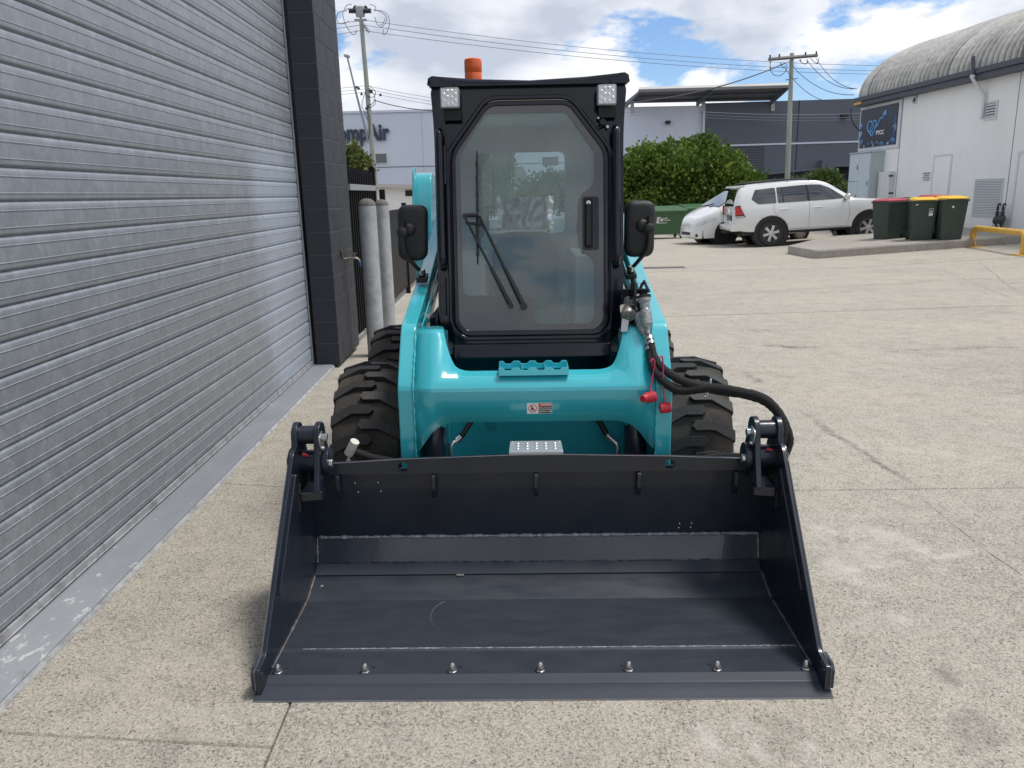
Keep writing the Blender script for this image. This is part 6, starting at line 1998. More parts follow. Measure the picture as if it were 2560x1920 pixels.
# white people mover nose on behind it, its left side to the camera
van = Car(belt=[(-3.2, 1.10), (-1.2, 1.08), (0.2, 1.02), (0.6, 0.93), (0.86, 0.74), (0.99, 0.55)],
          roof=[(-3.2, 1.5), (-2.9, 1.72), (-1.4, 1.77), (-0.9, 1.72), (-0.3, 1.46), (0.2, 1.17), (0.45, 1.05), (0.75, 0.90), (0.9, 0.78), (0.99, 0.60)],
          halfw=[(-3.2, 0.78), (-2.8, 0.88), (-0.6, 0.90), (0.3, 0.89), (0.66, 0.80), (0.86, 0.66), (0.99, 0.46)],
          roofw=[(-3.2, 0.6), (-1.2, 0.66), (-0.2, 0.72), (0.4, 0.78), (0.75, 0.66), (0.99, 0.40)],
          floor=[(-3.2, 0.30), (-1.2, 0.22), (0.5, 0.20), (0.9, 0.19), (0.99, 0.24)],
          arches=[(0.0, 0.39, 0.325), (-2.95, 0.39, 0.325)], x0=-3.2, x1=0.99)
vp = ong(1811, 611)
vano = tag(empty('parked_car', (0, 0, 0)), 'low white people mover nosing out behind the four wheel drive', 'car', 'white cars parked in the yard')
rotv = Matrix.Rotation(radians(180 + 10), 4, 'Z')
vano.matrix_world = Matrix.Translation(Vector(vp) - rotv.to_3x3() @ Vector((0, 0.78, 0)) - Vector((0, 0, 0.0))) @ rotv
vb = van.body('body', 'car_white', vano)
MB().b2((-2.8, -0.76, 0.2), (0.75, 0.76, 0.45)).build('underbody', 'car_trim', vano)
for sd_ in (-1, 1):
    car_wheel(vano, 0.0, sd_ * 0.765, 0.325, 0.21, sd_, 10)
    car_wheel(vano, -2.6, sd_ * 0.765, 0.325, 0.21, sd_, 10)
    MB().lathe([(0.40, -0.5), (0.40, -0.02), (0.385, 0.0)], (0, sd_ * 0.875, 0.325), (0, sd_, 0), 32).build('wheel_well', 'car_trim', vb)
    van.patch(rounded([(-1.1, 1.12), (-1.1, 1.62), (-0.75, 1.62), (-0.30, 1.40), (0.02, 1.16), (0.02, 1.12)], 0.03), 0.007, 'side_window', 'car_glass', vano, sd_)
    van.patch(rounded([(0.40, 0.76), (0.30, 0.86), (0.52, 0.86), (0.86, 0.70), (0.94, 0.60), (0.85, 0.60)], 0.02), 0.008, 'headlamp', 'lamp_clear', vano, sd_, 0.04)
    MB().cyl((0.86, sd_ * 0.60, 0.30), (0.90, sd_ * 0.62, 0.30), 0.05, n=12).build('fog_lamp', 'car_trim', vano)
    MB().box((-0.05, sd_ * 1.0, 1.14), (0.12, 0.2, 0.14)).build('wing_mirror', 'car_white', vano, bevel=0.03)
MB().prism([(-0.72, 0), (0.72, 0), (0.60, 0.92), (-0.60, 0.92)], 0.008, (0.20, 0, 1.195), (0, 1, 0), (-0.865, 0, 0.50), (0.5, 0, 0.865)).build('windscreen', 'car_glass', vano)
MB().tube([(0.25, -0.5, 1.18), (0.10, 0.1, 1.27)], 0.012, 6).tube([(0.25, 0.1, 1.18), (0.08, 0.6, 1.25)], 0.012, 6).build('wiper', 'car_trim', vano)
MB().b2((0.90, -0.34, 0.30), (1.005, 0.34, 0.40)).build('lower_grille', 'car_trim', vano, bevel=0.02)
MB().b2((0.955, -0.36, 0.60), (1.0, 0.36, 0.63)).build('upper_grille', 'alloy', vano, bevel=0.008)


# ================================================================== BINS
def wheelie(name, label, loc, rz, lidmat, grp='wheeled rubbish bins on the kerb island', logo=0):
    b_ = tag(empty(name, loc, rz), label, 'wheelie bin', grp)
    # front of the bin is local -y
    h = 0.94
    mb = MB()
    lo = rounded([(-0.235, -0.25), (0.235, -0.25), (0.235, 0.25), (-0.235, 0.25)], 0.05)
    hi = rounded([(-0.285, -0.33), (0.285, -0.33), (0.285, 0.34), (-0.285, 0.34)], 0.05)
    n = len(lo)
    vs = [(x, y, 0.0) for x, y in lo] + [(x * 1.0, y, 0.03) for x, y in lo] + [(x, y, h) for x, y in hi]
    fs = [(j * n + i, j * n + (i + 1) % n, (j + 1) * n + (i + 1) % n, (j + 1) * n + i) for j in range(2) for i in range(n)] + [tuple(range(n - 1, -1, -1)), tuple(2 * n + i for i in range(n))]
    mb.add(vs, fs).build('body', 'bin_green', b_, smooth=35)
    rimp = rounded([(-0.305, -0.355), (0.305, -0.355), (0.305, 0.36), (-0.305, 0.36)], 0.05)
    MB().prism(rimp, 0.045, (0, 0, h - 0.02), (1, 0, 0), (0, 1, 0), (0, 0, 1)).build('rim', 'bin_green', b_, bevel=0.008)
    lidp = rounded([(-0.285, -0.34), (0.285, -0.34), (0.285, 0.33), (-0.285, 0.33)], 0.06)
    m_ = len(lidp)
    lv = [(x, y, h + 0.027) for x, y in lidp] + [(x, y, h + 0.055) for x, y in lidp] + [(x * 0.86, y * 0.86, h + 0.085 + (0.02 if y > 0 else 0)) for x, y in lidp]
    lf = [(j * m_ + i, j * m_ + (i + 1) % m_, (j + 1) * m_ + (i + 1) % m_, (j + 1) * m_ + i) for j in range(2) for i in range(m_)] + [tuple(2 * m_ + i for i in range(m_))]
    lid = MB().add(lv, lf).build('lid', lidmat, b_, smooth=40)
    MB().b2((-0.2, -0.37, h + 0.035), (0.2, -0.335, h + 0.055)).build('lid_grip', lidmat, lid, bevel=0.008)
    MB().tube([(-0.24, 0.36, h + 0.0), (-0.24, 0.42, h + 0.01), (0.24, 0.42, h + 0.01), (0.24, 0.36, h)], 0.016, 8).build('handle_bar', 'bin_green', b_, smooth=60)
    for sx in (-1, 1):
        MB().cyl((sx * 0.215, 0.30, 0.10), (sx * 0.275, 0.30, 0.10), 0.10, n=20).cyl((sx * 0.27, 0.30, 0.10), (sx * 0.28, 0.30, 0.10), 0.04, n=12).build('wheel', 'bin_black', b_, bevel=0.012)
    if logo == 1:
        g = MB().prism(rounded([(-0.045, 0), (0.045, 0), (0.045, 0.18), (-0.045, 0.18)], 0.008), 0.002, (0.13, -0.305, 0.60), (1, 0, 0), (0, -0.086, 0.996), (0, -0.996, -0.086), holes=[rounded([(-0.038, 0.07), (0.038, 0.07), (0.038, 0.172), (-0.038, 0.172)], 0.006)])
        g.build('logo_frame', 'print_white', b_)
        o = MB().prism([(-0.02, 0.08), (-0.004, 0.08), (-0.004, 0.13), (0.008, 0.16), (0.0, 0.16), (-0.012, 0.135)], 0.002, (0.13, -0.306, 0.60), (1, 0, 0), (0, -0.086, 0.996), (0, -0.996, -0.086)).prism([(-0.03, 0.085), (0.03, 0.085), (0.03, 0.115), (-0.03, 0.105)], 0.002, (0.13, -0.306, 0.60), (1, 0, 0), (0, -0.086, 0.996), (0, -0.996, -0.086)).build('logo_print', 'print_white', b_)
        MB().b2((-0.22, -0.327, 0.86), (-0.17, -0.322, 0.885)).build('stamp', 'print_white', b_)
    elif logo == 2:
        MB().cyl((-0.05, -0.318, 0.79), (-0.05, -0.328, 0.79), 0.025, n=16).build('round_tag', 'print_white', b_)
    return b_


def kz(p):
    return (p[0], p[1], zg(p[0], p[1]) + kerb_h)


def onk(u, v):
    return ong(u, v, kerb_h)


E_sz = 1.0
bpos = [(2215, 602, -1.22, 'bin_red', 'dark green wheelie bin with flat red lid standing nearest the car', 0),
        (2300, 605, -0.30, 'bin_yellow', 'dark green wheelie bin with yellow lid and white recycling print on its front', 1),
        (2372, 604, -0.22, 'bin_yellow', 'dark green wheelie bin with yellow lid and a round white tag', 2)]
for (u, v, rz, lm, lb, lg) in bpos:
    p = onk(u, v)
    q = Vector((p[0], p[1], 0)) + Vector((0.36, 0.7, 0))
    o = wheelie('wheelie_bin', lb, (q.x, q.y, zg(q.x, q.y) + kerb_h - 0.01), rz, lm, logo=lg)
p = onk(2262, 600)
wheelie('wheelie_bin', 'dark lidded wheelie bin squeezed between the red and yellow lidded bins', (p[0] + 0.45, p[1] + 1.1, zg(p[0], p[1]) + kerb_h - 0.01), -1.35, 'bin_black')
p = onk(2340, 602)
wheelie('wheelie_bin', 'wheelie bin with raised red lid behind the yellow lidded pair', (p[0] + 0.75, p[1] + 1.6, zg(p[0], p[1]) + kerb_h + 0.02), 0.15, 'bin_red')


def skip_bin(loc, rz, w, label, logo):
    b_ = tag(empty('waste_skip', loc, rz), label, 'bulk bin', 'green bulk waste bins')
    h, d = 1.02, 0.95
    MB().prism([(-d / 2 + 0.10, 0.16), (-d / 2, 0.95), (-d / 2 - 0.03, h), (d / 2, h + 0.12), (d / 2, 0.16)], w, (-w / 2, 0, 0), (0, 1, 0), (0, 0, 1), (1, 0, 0)).build('body', 'skip_green', b_, bevel=0.01)
    MB().b2((-w / 2 - 0.03, -d / 2 - 0.06, h - 0.05), (w / 2 + 0.03, -d / 2 - 0.02, h + 0.01)).build('rim', 'skip_green', b_, bevel=0.01)
    MB().prism([(-d / 2 - 0.05, h + 0.012), (-d / 2 - 0.03, h + 0.05), (d / 2, h + 0.18), (d / 2 + 0.02, h + 0.13)], w + 0.04, (-w / 2 - 0.02, 0, 0), (0, 1, 0), (0, 0, 1), (1, 0, 0)).build('lid', 'skip_green', b_, bevel=0.01)
    for sx in (-1, 1):
        MB().b2((sx * (w / 2 - 0.15) - 0.05, -d / 2 - 0.075, h - 0.12), (sx * (w / 2 - 0.15) + 0.05, -d / 2 - 0.06, h - 0.06)).build('lifting_lug', 'skip_green', b_)
        for sy in (-1, 1):
            c = MB().cyl((sx * (w / 2 - 0.14) - 0.03, sy * 0.3, 0.085), (sx * (w / 2 - 0.14) + 0.03, sy * 0.3, 0.085), 0.085, n=16).box((sx * (w / 2 - 0.14), sy * 0.3, 0.14), (0.09, 0.06, 0.07)).build('castor', 'bin_black', b_, bevel=0.008)
    if logo:
        text("JJ's", 'lettering', 'print_white', b_, (-0.10, -d / 2 - 0.005, 0.72), (radians(97), 0, 0), 0.22, 0.002, 0.008)
        for i, tx in enumerate(('WASTE', '& RECYCLING')):
            text(tx, 'lettering', 'print_white', b_, (0.12, -d / 2 - 0.002, 0.755 - i * 0.07), (radians(97), 0, 0), 0.062, 0.002, 0.002)
        MB().b2((-0.2, -d / 2 + 0.015, 0.58), (0.2, -d / 2 + 0.032, 0.60)).build('print_bar', 'print_white', b_)
    return b_


p = ong(1650, 598)
skip_bin((p[0], p[1] + 0.55, zg(p[0], p[1])), radians(10), 1.95, 'green bulk waste bin with white lettering under the broad tree', True)
p = ong(1762, 585)
skip_bin((p[0] + 0.1, p[1] + 0.5, zg(p[0], p[1])), radians(6), 1.95, 'green bulk waste bin half hidden behind the white cars', False)


# ================================================================== BUILDINGS, TREES AND POLES BEHIND
def place(name, label, cat, loc, rz=0.0, group=None):
    return tag(empty(name, loc, rz), label, cat, group)


YF = 60.0
gz60 = zg(0, 40)
# pale blue warehouse with raised navy lettering
pA, pB, pC = ony(600, 288, YF), ony(1077, 280, YF), ony(1759, 260, YF)
pw = place('pale_warehouse', 'long pale blue warehouse wall with dark raised lettering and a small window', 'building', (pA[0], YF, gz60))
W_ = pC[0] - pA[0]
zl, zr_ = pB[2] - gz60 + 0.05, pC[2] - gz60 - 0.1
MB().prism([(0, -0.5), (W_, -0.5), (W_, zr_), (pB[0] - pA[0] + 7.0, zl), (0, zl)], 8.0, (0, 0, 0), **XZ).build('wall', 'wall_pale_blue', pw)
MB().b2((-0.1, -0.10, zl - 0.02), (pB[0] - pA[0] + 7.0, 0.3, zl + 0.14)).build('parapet_cap', 'wall_pale_blue', pw)
for u in (1055, 1300, 1500):
    x = ony(u, 330, YF)[0] - pA[0]
    MB().b2((x - 0.02, -0.012, 0), (x + 0.02, -0.002, zl)).build('panel_joint', 'cabinet_blue', pw)
zj = ony(1000, 417, YF)[2] - gz60
MB().b2((0, -0.015, zj - 0.035), (W_, -0.002, zj + 0.035)).build('panel_joint', 'cabinet_line', pw)
a, c = ony(932, 385, YF), ony(967, 407, YF)
wn = MB().b2((a[0] - pA[0] - 0.1, -0.05, c[2] - gz60 - 0.08), (c[0] - pA[0] + 0.1, -0.004, a[2] - gz60 + 0.08)).build('window', 'white_trim', pw)
MB().b2((a[0] - pA[0], -0.06, c[2] - gz60), (c[0] - pA[0], -0.0505, a[2] - gz60)).build('pane', 'window_grey', wn)
for u in (1670,):
    q = ony(u, 306, YF - 0.2)
    MB().b2((q[0] - pA[0] - 0.16, -0.35, q[2] - gz60 - 0.10), (q[0] - pA[0] + 0.16, -0.003, q[2] - gz60 + 0.12)).build('flood_lamp', 'car_trim', pw, bevel=0.02)
l0, l1 = ony(846, 339, YF - 0.15), ony(972, 336, YF - 0.15)
tx = text('CompAir', 'lettering', 'letter_navy', pw, (0, 0, 0), (radians(90), 0, 0), 1.0, 0.05, 0.034, align='RIGHT')
s_ = ony(972, 318, YF)[2] - ony(972, 351, YF)[2]
tx.scale = (s_ / 0.79 * 1.03, s_ / 0.70 * 1.2, 1)
tx.location = (l1[0] - pA[0], -0.16, (ony(940, 318, YF)[2] + ony(940, 351, YF)[2]) / 2 - gz60 + 0.05)

# slate grey warehouse joining it
rzS = radians(-4.0)
D0 = Vector((pC[0] + 0.02, YF - 0.25, gz60))
SMX = Matrix.Translation(D0) @ Matrix.Rotation(rzS, 4, 'Z')
SMI = SMX.inverted()


def sl(u, v, off=0.0):
    d = SMI.to_3x3() @ Vector(ray(u, v))
    o = SMI @ Vector((0, 0, CAMH))
    return o + d * ((-off - o.y) / d.y)


sw2 = place('slate_warehouse', 'slate grey warehouse with pale string band, roller door and roof canopy', 'building', (0, 0, 0))
sw2.matrix_world = SMX
z0_, z1_ = sl(1760, 258).z, sl(2127, 247).z
xe = 22.0
zt2 = z0_ + (z1_ - z0_) * xe / sl(2127, 247).x
MB().prism([(0, -0.5), (xe, -0.5), (xe, zt2), (0, z0_)], 9.0, (0, 0, 0), **XZ).build('wall', 'wall_slate', sw2)
MB().b2((-0.10, -0.06, 0), (0.05, -0.003, z0_ + 0.02)).build('corner_trim', 'wall_pale_blue', sw2)
b0_, b1_ = sl(1820, 364), sl(2150, 354)
MB().prism([(b0_.x - 2, b0_.z - 0.05), (xe, b0_.z - 0.05 + (b1_.z - b0_.z) * (xe - b0_.x) / (b1_.x - b0_.x)), (xe, b0_.z + 0.06 + (b1_.z - b0_.z) * (xe - b0_.x) / (b1_.x - b0_.x)), (b0_.x - 2, b0_.z + 0.06)], 0.05, (0, -0.055, 0), **XZ).build('string_band', 'wall_pale_blue', sw2)
q = sl(1994, 330)
MB().b2((q.x - 0.03, -0.012, 0), (q.x + 0.03, -0.002, z0_)).build('panel_joint', 'dark_recess', sw2)
a, c = sl(1828, 367), sl(1908, 440)
rd_ = MB().b2((a.x - 1.2, -0.02, 0), (c.x, -0.003, a.z)).build('roller_door', 'slate_door', sw2)
for i in range(14):
    z = a.z - 0.18 * (i + 0.5)
    MB().b2((a.x - 1.2, -0.034, z - 0.012), (c.x - 0.02, -0.0205, z + 0.012)).build('door_rib', 'dark_recess', rd_)
q = sl(2112, 291, 0.2)
MB().b2((q.x - 0.25, -0.4, q.z - 0.10), (q.x + 0.2, -0.003, q.z + 0.16)).build('flood_lamp', 'car_trim', sw2, bevel=0.02)
# lower lean-to awning and entry
a, c = sl(1925, 441, 2.0), sl(2048, 423, 2.0)
MB().prism([(a.x - 2, 0), (c.x, 0), (c.x, 0.10), (a.x - 2, 0.10)], 2.2, (0, -2.2, a.z - 0.2), (1, 0, (c.z - a.z) / (c.x - a.x + 2)), (0, 0, 1), (0, 1, 0)).build('awning', 'wall_slate', sw2)
MB().b2((a.x - 3, -0.02, 0), (c.x + 0.3, -0.003, a.z - 0.25)).build('shop_front', 'dark_recess', sw2)
a, c = sl(2056, 400, 0.8), sl(2122, 470, 0.8)
MB().b2((a.x, -0.8, -0.3), (a.x + 0.9, 0.0, a.z)).build('entry_pier', 'wall_slate', sw2)
MB().b2((a.x + 0.9, -0.8, a.z - 0.5), (c.x + 3, 0.0, a.z)).build('entry_head', 'wall_slate', sw2)
MB().b2((a.x + 0.9, -0.02, -0.3), (c.x + 3, -0.004, a.z - 0.5)).build('entry_glass', 'dark_recess', sw2)
# canopy above the parapet: sloping tray on three raking beams
cv = [sl(1583, 261), sl(1940, 254)]
c1 = [sl(1597, 224, 2.6), sl(1975, 213, 2.6)]
can = place('roof_canopy', 'metal awning canopy on three raking beams above the warehouse parapet', 'canopy', (0, 0, 0))
can.matrix_world = SMX
lo0, lo1 = Vector((cv[0].x, -0.1, cv[0].z + 0.25)), Vector((cv[1].x, -0.1, cv[1].z + 0.25))
hi0, hi1 = Vector((c1[0].x, -2.6, c1[0].z)), Vector((c1[1].x, -2.6, c1[1].z))
mid_n = 60
tray = MB()
vs = []
for i in range(mid_n + 1):
    s_ = i / mid_n
    for p in (lo0.lerp(lo1, s_), hi0.lerp(hi1, s_)):
        vs.append((p.x, p.y, p.z + (0.05 if i % 2 else 0)))
tray.add(vs, [(2 * i, 2 * i + 1, 2 * i + 3, 2 * i + 2) for i in range(mid_n)]).build('roof_sheet', 'canopy_metal', can, solid=0.03)
MB().tube([hi0, hi1], 0.16, 4).build('gutter', 'canopy_edge', can)
MB().tube([lo0 + Vector((0, 0, -0.06)), lo1 + Vector((0, 0, -0.06))], 0.12, 4).build('purlin', 'canopy_beam', can)
MB().tube([lo0.lerp(hi0, 0.5) + Vector((0, 0, -0.12)), lo1.lerp(hi1, 0.5) + Vector((0, 0, -0.12))], 0.09, 4).build('purlin', 'canopy_beam', can)
for s_ in (0.0, 0.50, 0.985):
    p, q = lo0.lerp(lo1, s_), hi0.lerp(hi1, s_)
    p2 = p + Vector((-0.6 if s_ < 0.9 else -0.3, 0, -0.25))
    MB().prism([(0, 0), ((q - p2).length, 0.0), ((q - p2).length, 0.14), (0, 0.38)], 0.14, p2 + Vector((0, 0, -0.22)), (q - p2).normalized(), (0, 0, 1), (1, 0, 0)).build('beam', 'canopy_beam', can)
    MB().b2((p.x - 0.2, -0.15, p.z - 0.9), (p.x + 0.05, 0.05, p.z)).build('stub_post', 'canopy_edge', can)

# low white roofed shed behind the sheeted fence
p = ony(985, 470, 26)
ls = place('low_shed', 'low white shed with pale eave beyond the black fence', 'shed', (p[0] - 2.2, 26, zg(-2, 26)))
zt3 = ony(1000, 460, 26)[2] - zg(-2, 26)
MB().b2((0, 0, -0.2), (3.0, 3, zt3 - 0.12)).build('wall', 'white_wall', ls)
MB().prism([(-0.2, zt3 + 0.10), (3.2, zt3 - 0.05), (3.2, zt3 - 0.16), (-0.2, zt3 - 0.02)], 3.4, (0, -0.3, 0), **XZ).build('roof', 'low_roof', ls)
a, c = ony(1013, 476, 26), ony(1036, 490, 26)
o_ = Vector((p[0] - 2.2, 26, zg(-2, 26)))
MB().b2((a[0] - o_.x, -0.02, c[2] - o_.z), (c[0] - o_.x, -0.003, a[2] - o_.z)).build('window', 'dark_recess', ls)


# ------------------------------------------------------------------ trees
def leaves(blobs, n, size, name, material, parent, seed, flat=0.6, tonebase=0.45, shell=0.55):
    """thousands of small leaf blades gathered in sprays through the crown; blobs = (centre, radii)"""
    R = np.random.default_rng(seed)
    vol = np.array([b[1][0] * b[1][1] * b[1][2] for b in blobs]) ** 0.67
    vol = vol / vol.sum()
    nsp = n // 9
    bi = R.choice(len(blobs), nsp, p=vol)
    c = np.array([b[0] for b in blobs])[bi]
    r = np.array([b[1] for b in blobs])[bi]
    d = R.normal(size=(nsp, 3))
    d /= np.linalg.norm(d, axis=1)[:, None]
    rad = (shell + (1.19 - shell) * R.random(nsp) ** 0.6)
    lump = 1 + 0.20 * np.sin(d[:, 0] * 9 + bi) * np.sin(d[:, 1] * 8 + 2 * bi) * np.sin(d[:, 2] * 10)
    ctr = c + d * r * (rad * lump)[:, None]
    clump = 0.5 + 0.5 * np.sin(ctr[:, 0] * 3.1 + 1.7 * np.sin(ctr[:, 2] * 2.3)) * np.sin(ctr[:, 1] * 2.9 + ctr[:, 2] * 3.7)
    sprayt = np.clip(0.25 * R.random(nsp) + 0.45 * clump + 0.3 * R.random(nsp) ** 2, 0, 1)
    P = np.repeat(ctr, 9, axis=0) + R.normal(size=(nsp * 9, 3)) * size * 0.95
    dirn = np.repeat(d, 9, axis=0) + R.normal(size=(nsp * 9, 3)) * 0.75 + np.array([0, 0, 0.55])
    dirn /= np.linalg.norm(dirn, axis=1)[:, None]
    side = np.cross(dirn, R.normal(size=dirn.shape))
    side /= np.linalg.norm(side, axis=1)[:, None] + 1e-9
    nrm = np.cross(side, dirn)
    m_ = len(P)
    Ls = size * (0.7 + 0.7 * R.random(m_))[:, None]
    Wd = Ls * 0.36
    v0, v1, v2, v3 = P, P + dirn * Ls * 0.55 + side * Wd + nrm * Ls * 0.06, P + dirn * Ls, P + dirn * Ls * 0.55 - side * Wd + nrm * Ls * 0.06
    V = np.stack([v0, v1, v2, v3], axis=1).reshape(-1, 3)
    me = bpy.data.meshes.new(name)
    me.vertices.add(len(V))
    me.vertices.foreach_set('co', V.ravel())
    me.loops.add(m_ * 4)
    me.loops.foreach_set('vertex_index', np.arange(m_ * 4, dtype=np.int32))
    me.polygons.add(m_)
    me.polygons.foreach_set('loop_start', np.arange(0, m_ * 4, 4, dtype=np.int32))
    me.polygons.foreach_set('loop_total', np.full(m_, 4, dtype=np.int32))
    me.update(calc_edges=True)
    tone = np.clip(np.repeat(0.65 * sprayt + 0.35 * tonebase, 9) + R.normal(size=m_) * 0.16, 0, 1)
    at = me.attributes.new('tone', 'FLOAT', 'FACE')
    at.data.foreach_set('value', tone.astype(np.float32))
    o = link(name, me, material, parent)
    return o


def tree(name, label, loc, blobs, n, size, lm, trunk, seed, cat='tree', group=None, shell=0.55):
    t_ = place(name, label, cat, loc, 0, group)
    cr = leaves(blobs, n, size, 'crown', lm, t_, seed, shell=shell)
    mb = MB()
    tr, th = trunk
    mb.tube([(0, 0, -0.2), (0.02, 0.02, th * 0.5), (-0.05, 0.0, th)], [tr * 1.3, tr, tr * 0.8], 8)
    R = random.Random(seed)
    for b_ in blobs:
        c = Vector(b_[0])
        s_ = Vector((0, 0, th * (0.55 + 0.4 * R.random())))
        m1 = s_.lerp(c, 0.5) + Vector((R.uniform(-.2, .2), R.uniform(-.2, .2), 0.15))
        mb.tube(spline([s_, m1, c], 4), [tr * 0.55 * (1 - 0.09 * k) for k in range(9)], 6)
    mb.build('trunk', 'bark', t_, smooth=60)
    return t_


# the broad dark tree by the green bins
TY = 36.0
tb = ony(1678, 522, TY)
gzt = zg(min(tb[0], 7), TY)


def tblob(u, v, ru, rv, dy=0.0, ry=None):
    c = ony(u, v, TY + dy)
    k = TY / FPX * 1.02
    return ((c[0] - tb[0], dy, c[2] - gzt), (ru * k, (ry or ru) * k * 1.0, rv * k))


blobs = [tblob(1600, 462, 54, 42, 0.3), tblob(1632, 420, 46, 38, -0.2), tblob(1690, 440, 52, 48, -0.9), tblob(1752, 405, 42, 38, 0.2), tblob(1785, 432, 52, 42, -0.5),
         tblob(1830, 452, 44, 36, 0.2), tblob(1880, 476, 36, 28, -0.2), tblob(1710, 485, 64, 26, -0.4), tblob(1800, 490, 62, 24, 0), tblob(1585, 495, 40, 20, 0.4), tblob(1650, 497, 52, 18, -0.8),
         tblob(1680, 393, 28, 24, 0.0), tblob(1757, 372, 22, 18, 0.1), tblob(1568, 432, 26, 26, 0.6), tblob(1906, 490, 22, 14, 0.1), tblob(1848, 486, 42, 24, -0.6), tblob(1610, 392, 22, 16, 0.2), tblob(1720, 378, 20, 16, 0.3), tblob(1815, 412, 24, 18, 0.2)]
tree('broad_tree', 'broad dark green tree with dense glossy leaves behind the green bins', (tb[0], TY, gzt), blobs, 46000, 0.17, 'leaf_dark', (0.22, 1.4), 11)


def pix_tree(name, label, u0, v0, y, bl, n, size, lm, trunk, seed, cat='tree', group=None):
    b_ = ony(u0, v0, y)
    gz_ = zg(min(b_[0], 7), y)
    k = y / FPX
    bb = [((ony(u, v, y)[0] - b_[0], dy, ony(u, v, y)[2] - gz_), (ru * k, ru * k, rv * k)) for (u, v, ru, rv, dy) in bl]
    return tree(name, label, (b_[0], y, gz_), bb, n, size, lm, trunk, seed, cat, group)


pix_tree('garden_tree', 'yellow green leafy tree behind the palisade gate', 880, 470, 22, [(872, 395, 18, 16, 0), (892, 406, 17, 14, 0.2), (855, 408, 20, 16, -0.2), (879, 374, 8, 8, 0), (908, 416, 11, 9, 0.1), (870, 430, 34, 18, 0)], 4500, 0.10, 'leaf_light', (0.09, 1.6), 21)
pix_tree('shrub', 'small leafy shrub behind the white car bonnet', 2050, 520, 40, [(2040, 462, 26, 22, 0), (2068, 458, 24, 24, 0.2), (2080, 480, 22, 20, 0), (2030, 485, 28, 20, 0)], 4000, 0.16, 'leaf_mid', (0.08, 1.0), 22, 'shrub')
pix_tree('shrub', 'little leafy shrub at the foot of the cross arm pole', 1985, 520, 41, [(1978, 462, 10, 12, 0), (1992, 466, 10, 10, 0)], 700, 0.14, 'leaf_mid', (0.05, 1.2), 23, 'shrub')
pix_tree('shrub', 'low dark shrub beside the pale blue cabinet', 2110, 520, 38, [(2108, 490, 16, 14, 0), (2125, 486, 14, 14, 0)], 1500, 0.14, 'leaf_mid', (0.05, 0.6), 24, 'shrub')
# seen through the cab
pix_tree('street_tree', 'tall grey green tree seen through the loader cab', 1215, 540, 44, [(1220, 430, 36, 46, 0), (1240, 400, 34, 34, 0.3), (1205, 470, 40, 40, -0.3), (1250, 450, 26, 40, 0), (1225, 500, 44, 26, 0)], 9000, 0.2, 'leaf_mid', (0.14, 2.4), 25)
pix_tree('shrub', 'bushy shrub seen low through the cab rear window', 1370, 540, 30, [(1350, 475, 34, 24, 0), (1390, 470, 30, 30, 0.2), (1330, 500, 46, 22, 0), (1410, 490, 26, 30, 0)], 4000, 0.14, 'leaf_mid', (0.06, 0.8), 26, 'shrub')
p = ony(1323, 500, 34)
ff = place('feather_flag', 'grey feather flag on a bent pole seen through the cab', 'flag', (p[0], 34, zg(0, 34)))
MB().tube([(0, 0, 0), (0.02, 0, 1.6), (-0.05, 0, 2.6), (-0.25, 0, 3.0), (-0.5, 0, 2.95)], 0.02, 6).build('pole', 'pole_gear', ff)
fv = MB().prism(rounded([(0.0, 0.8), (0.01, 1.7), (-0.07, 2.55), (-0.25, 2.93), (-0.5, 2.9), (-0.62, 2.6), (-0.45, 1.6), (-0.35, 0.85)], 0.08), 0.01, (0, 0, 0), **XZ).build('banner', 'dull_steel', ff)
p = ony(1376, 405, 33)
sb_ = place('sign_box', 'dark grey rectangular sign box on a post seen through the cab', 'sign', (p[0], 33, zg(0, 33)))
MB().b2((-0.32, -0.05, p[2] - zg(0, 33) - 0.14), (0.32, 0.05, p[2] - zg(0, 33) + 0.20)).build('panel', 'slate_door', sb_)
MB().cyl((0, 0, 0), (0, 0, p[2] - zg(0, 33) - 0.14), 0.05, n=8).build('post', 'pole_gear', sb_)

# garden wall and hedge line behind the green bins
strip_y = 34.5
a, c = ony(1540, 515, 37.5), ony(2130, 500, 37.5)
gwl = place('garden_wall', 'low grey masonry wall running behind the green bins', 'wall', (0, 0, 0))
MB().b2((3.0, 37.4, -0.7), (24.0, 37.6, zg(7, 37) + 0.62)).build('wall', 'garden_wall', gwl)
MB().b2((2.9, 37.35, zg(7, 37) + 0.622), (24.1, 37.65, zg(7, 37) + 0.70)).build('coping', 'kerb_concrete', gwl)


# ------------------------------------------------------------------ power poles
def wire(p, q, sag, parent, r=0.018, name='cable', material='wire', n=14):
    p, q = Vector(p), Vector(q)
    pts = [p.lerp(q, i / n) - Vector((0, 0, sag * 4 * (i / n) * (1 - i / n))) for i in range(n + 1)]
    return MB().tube(pts, r, 5).build(name, material, parent, smooth=80)


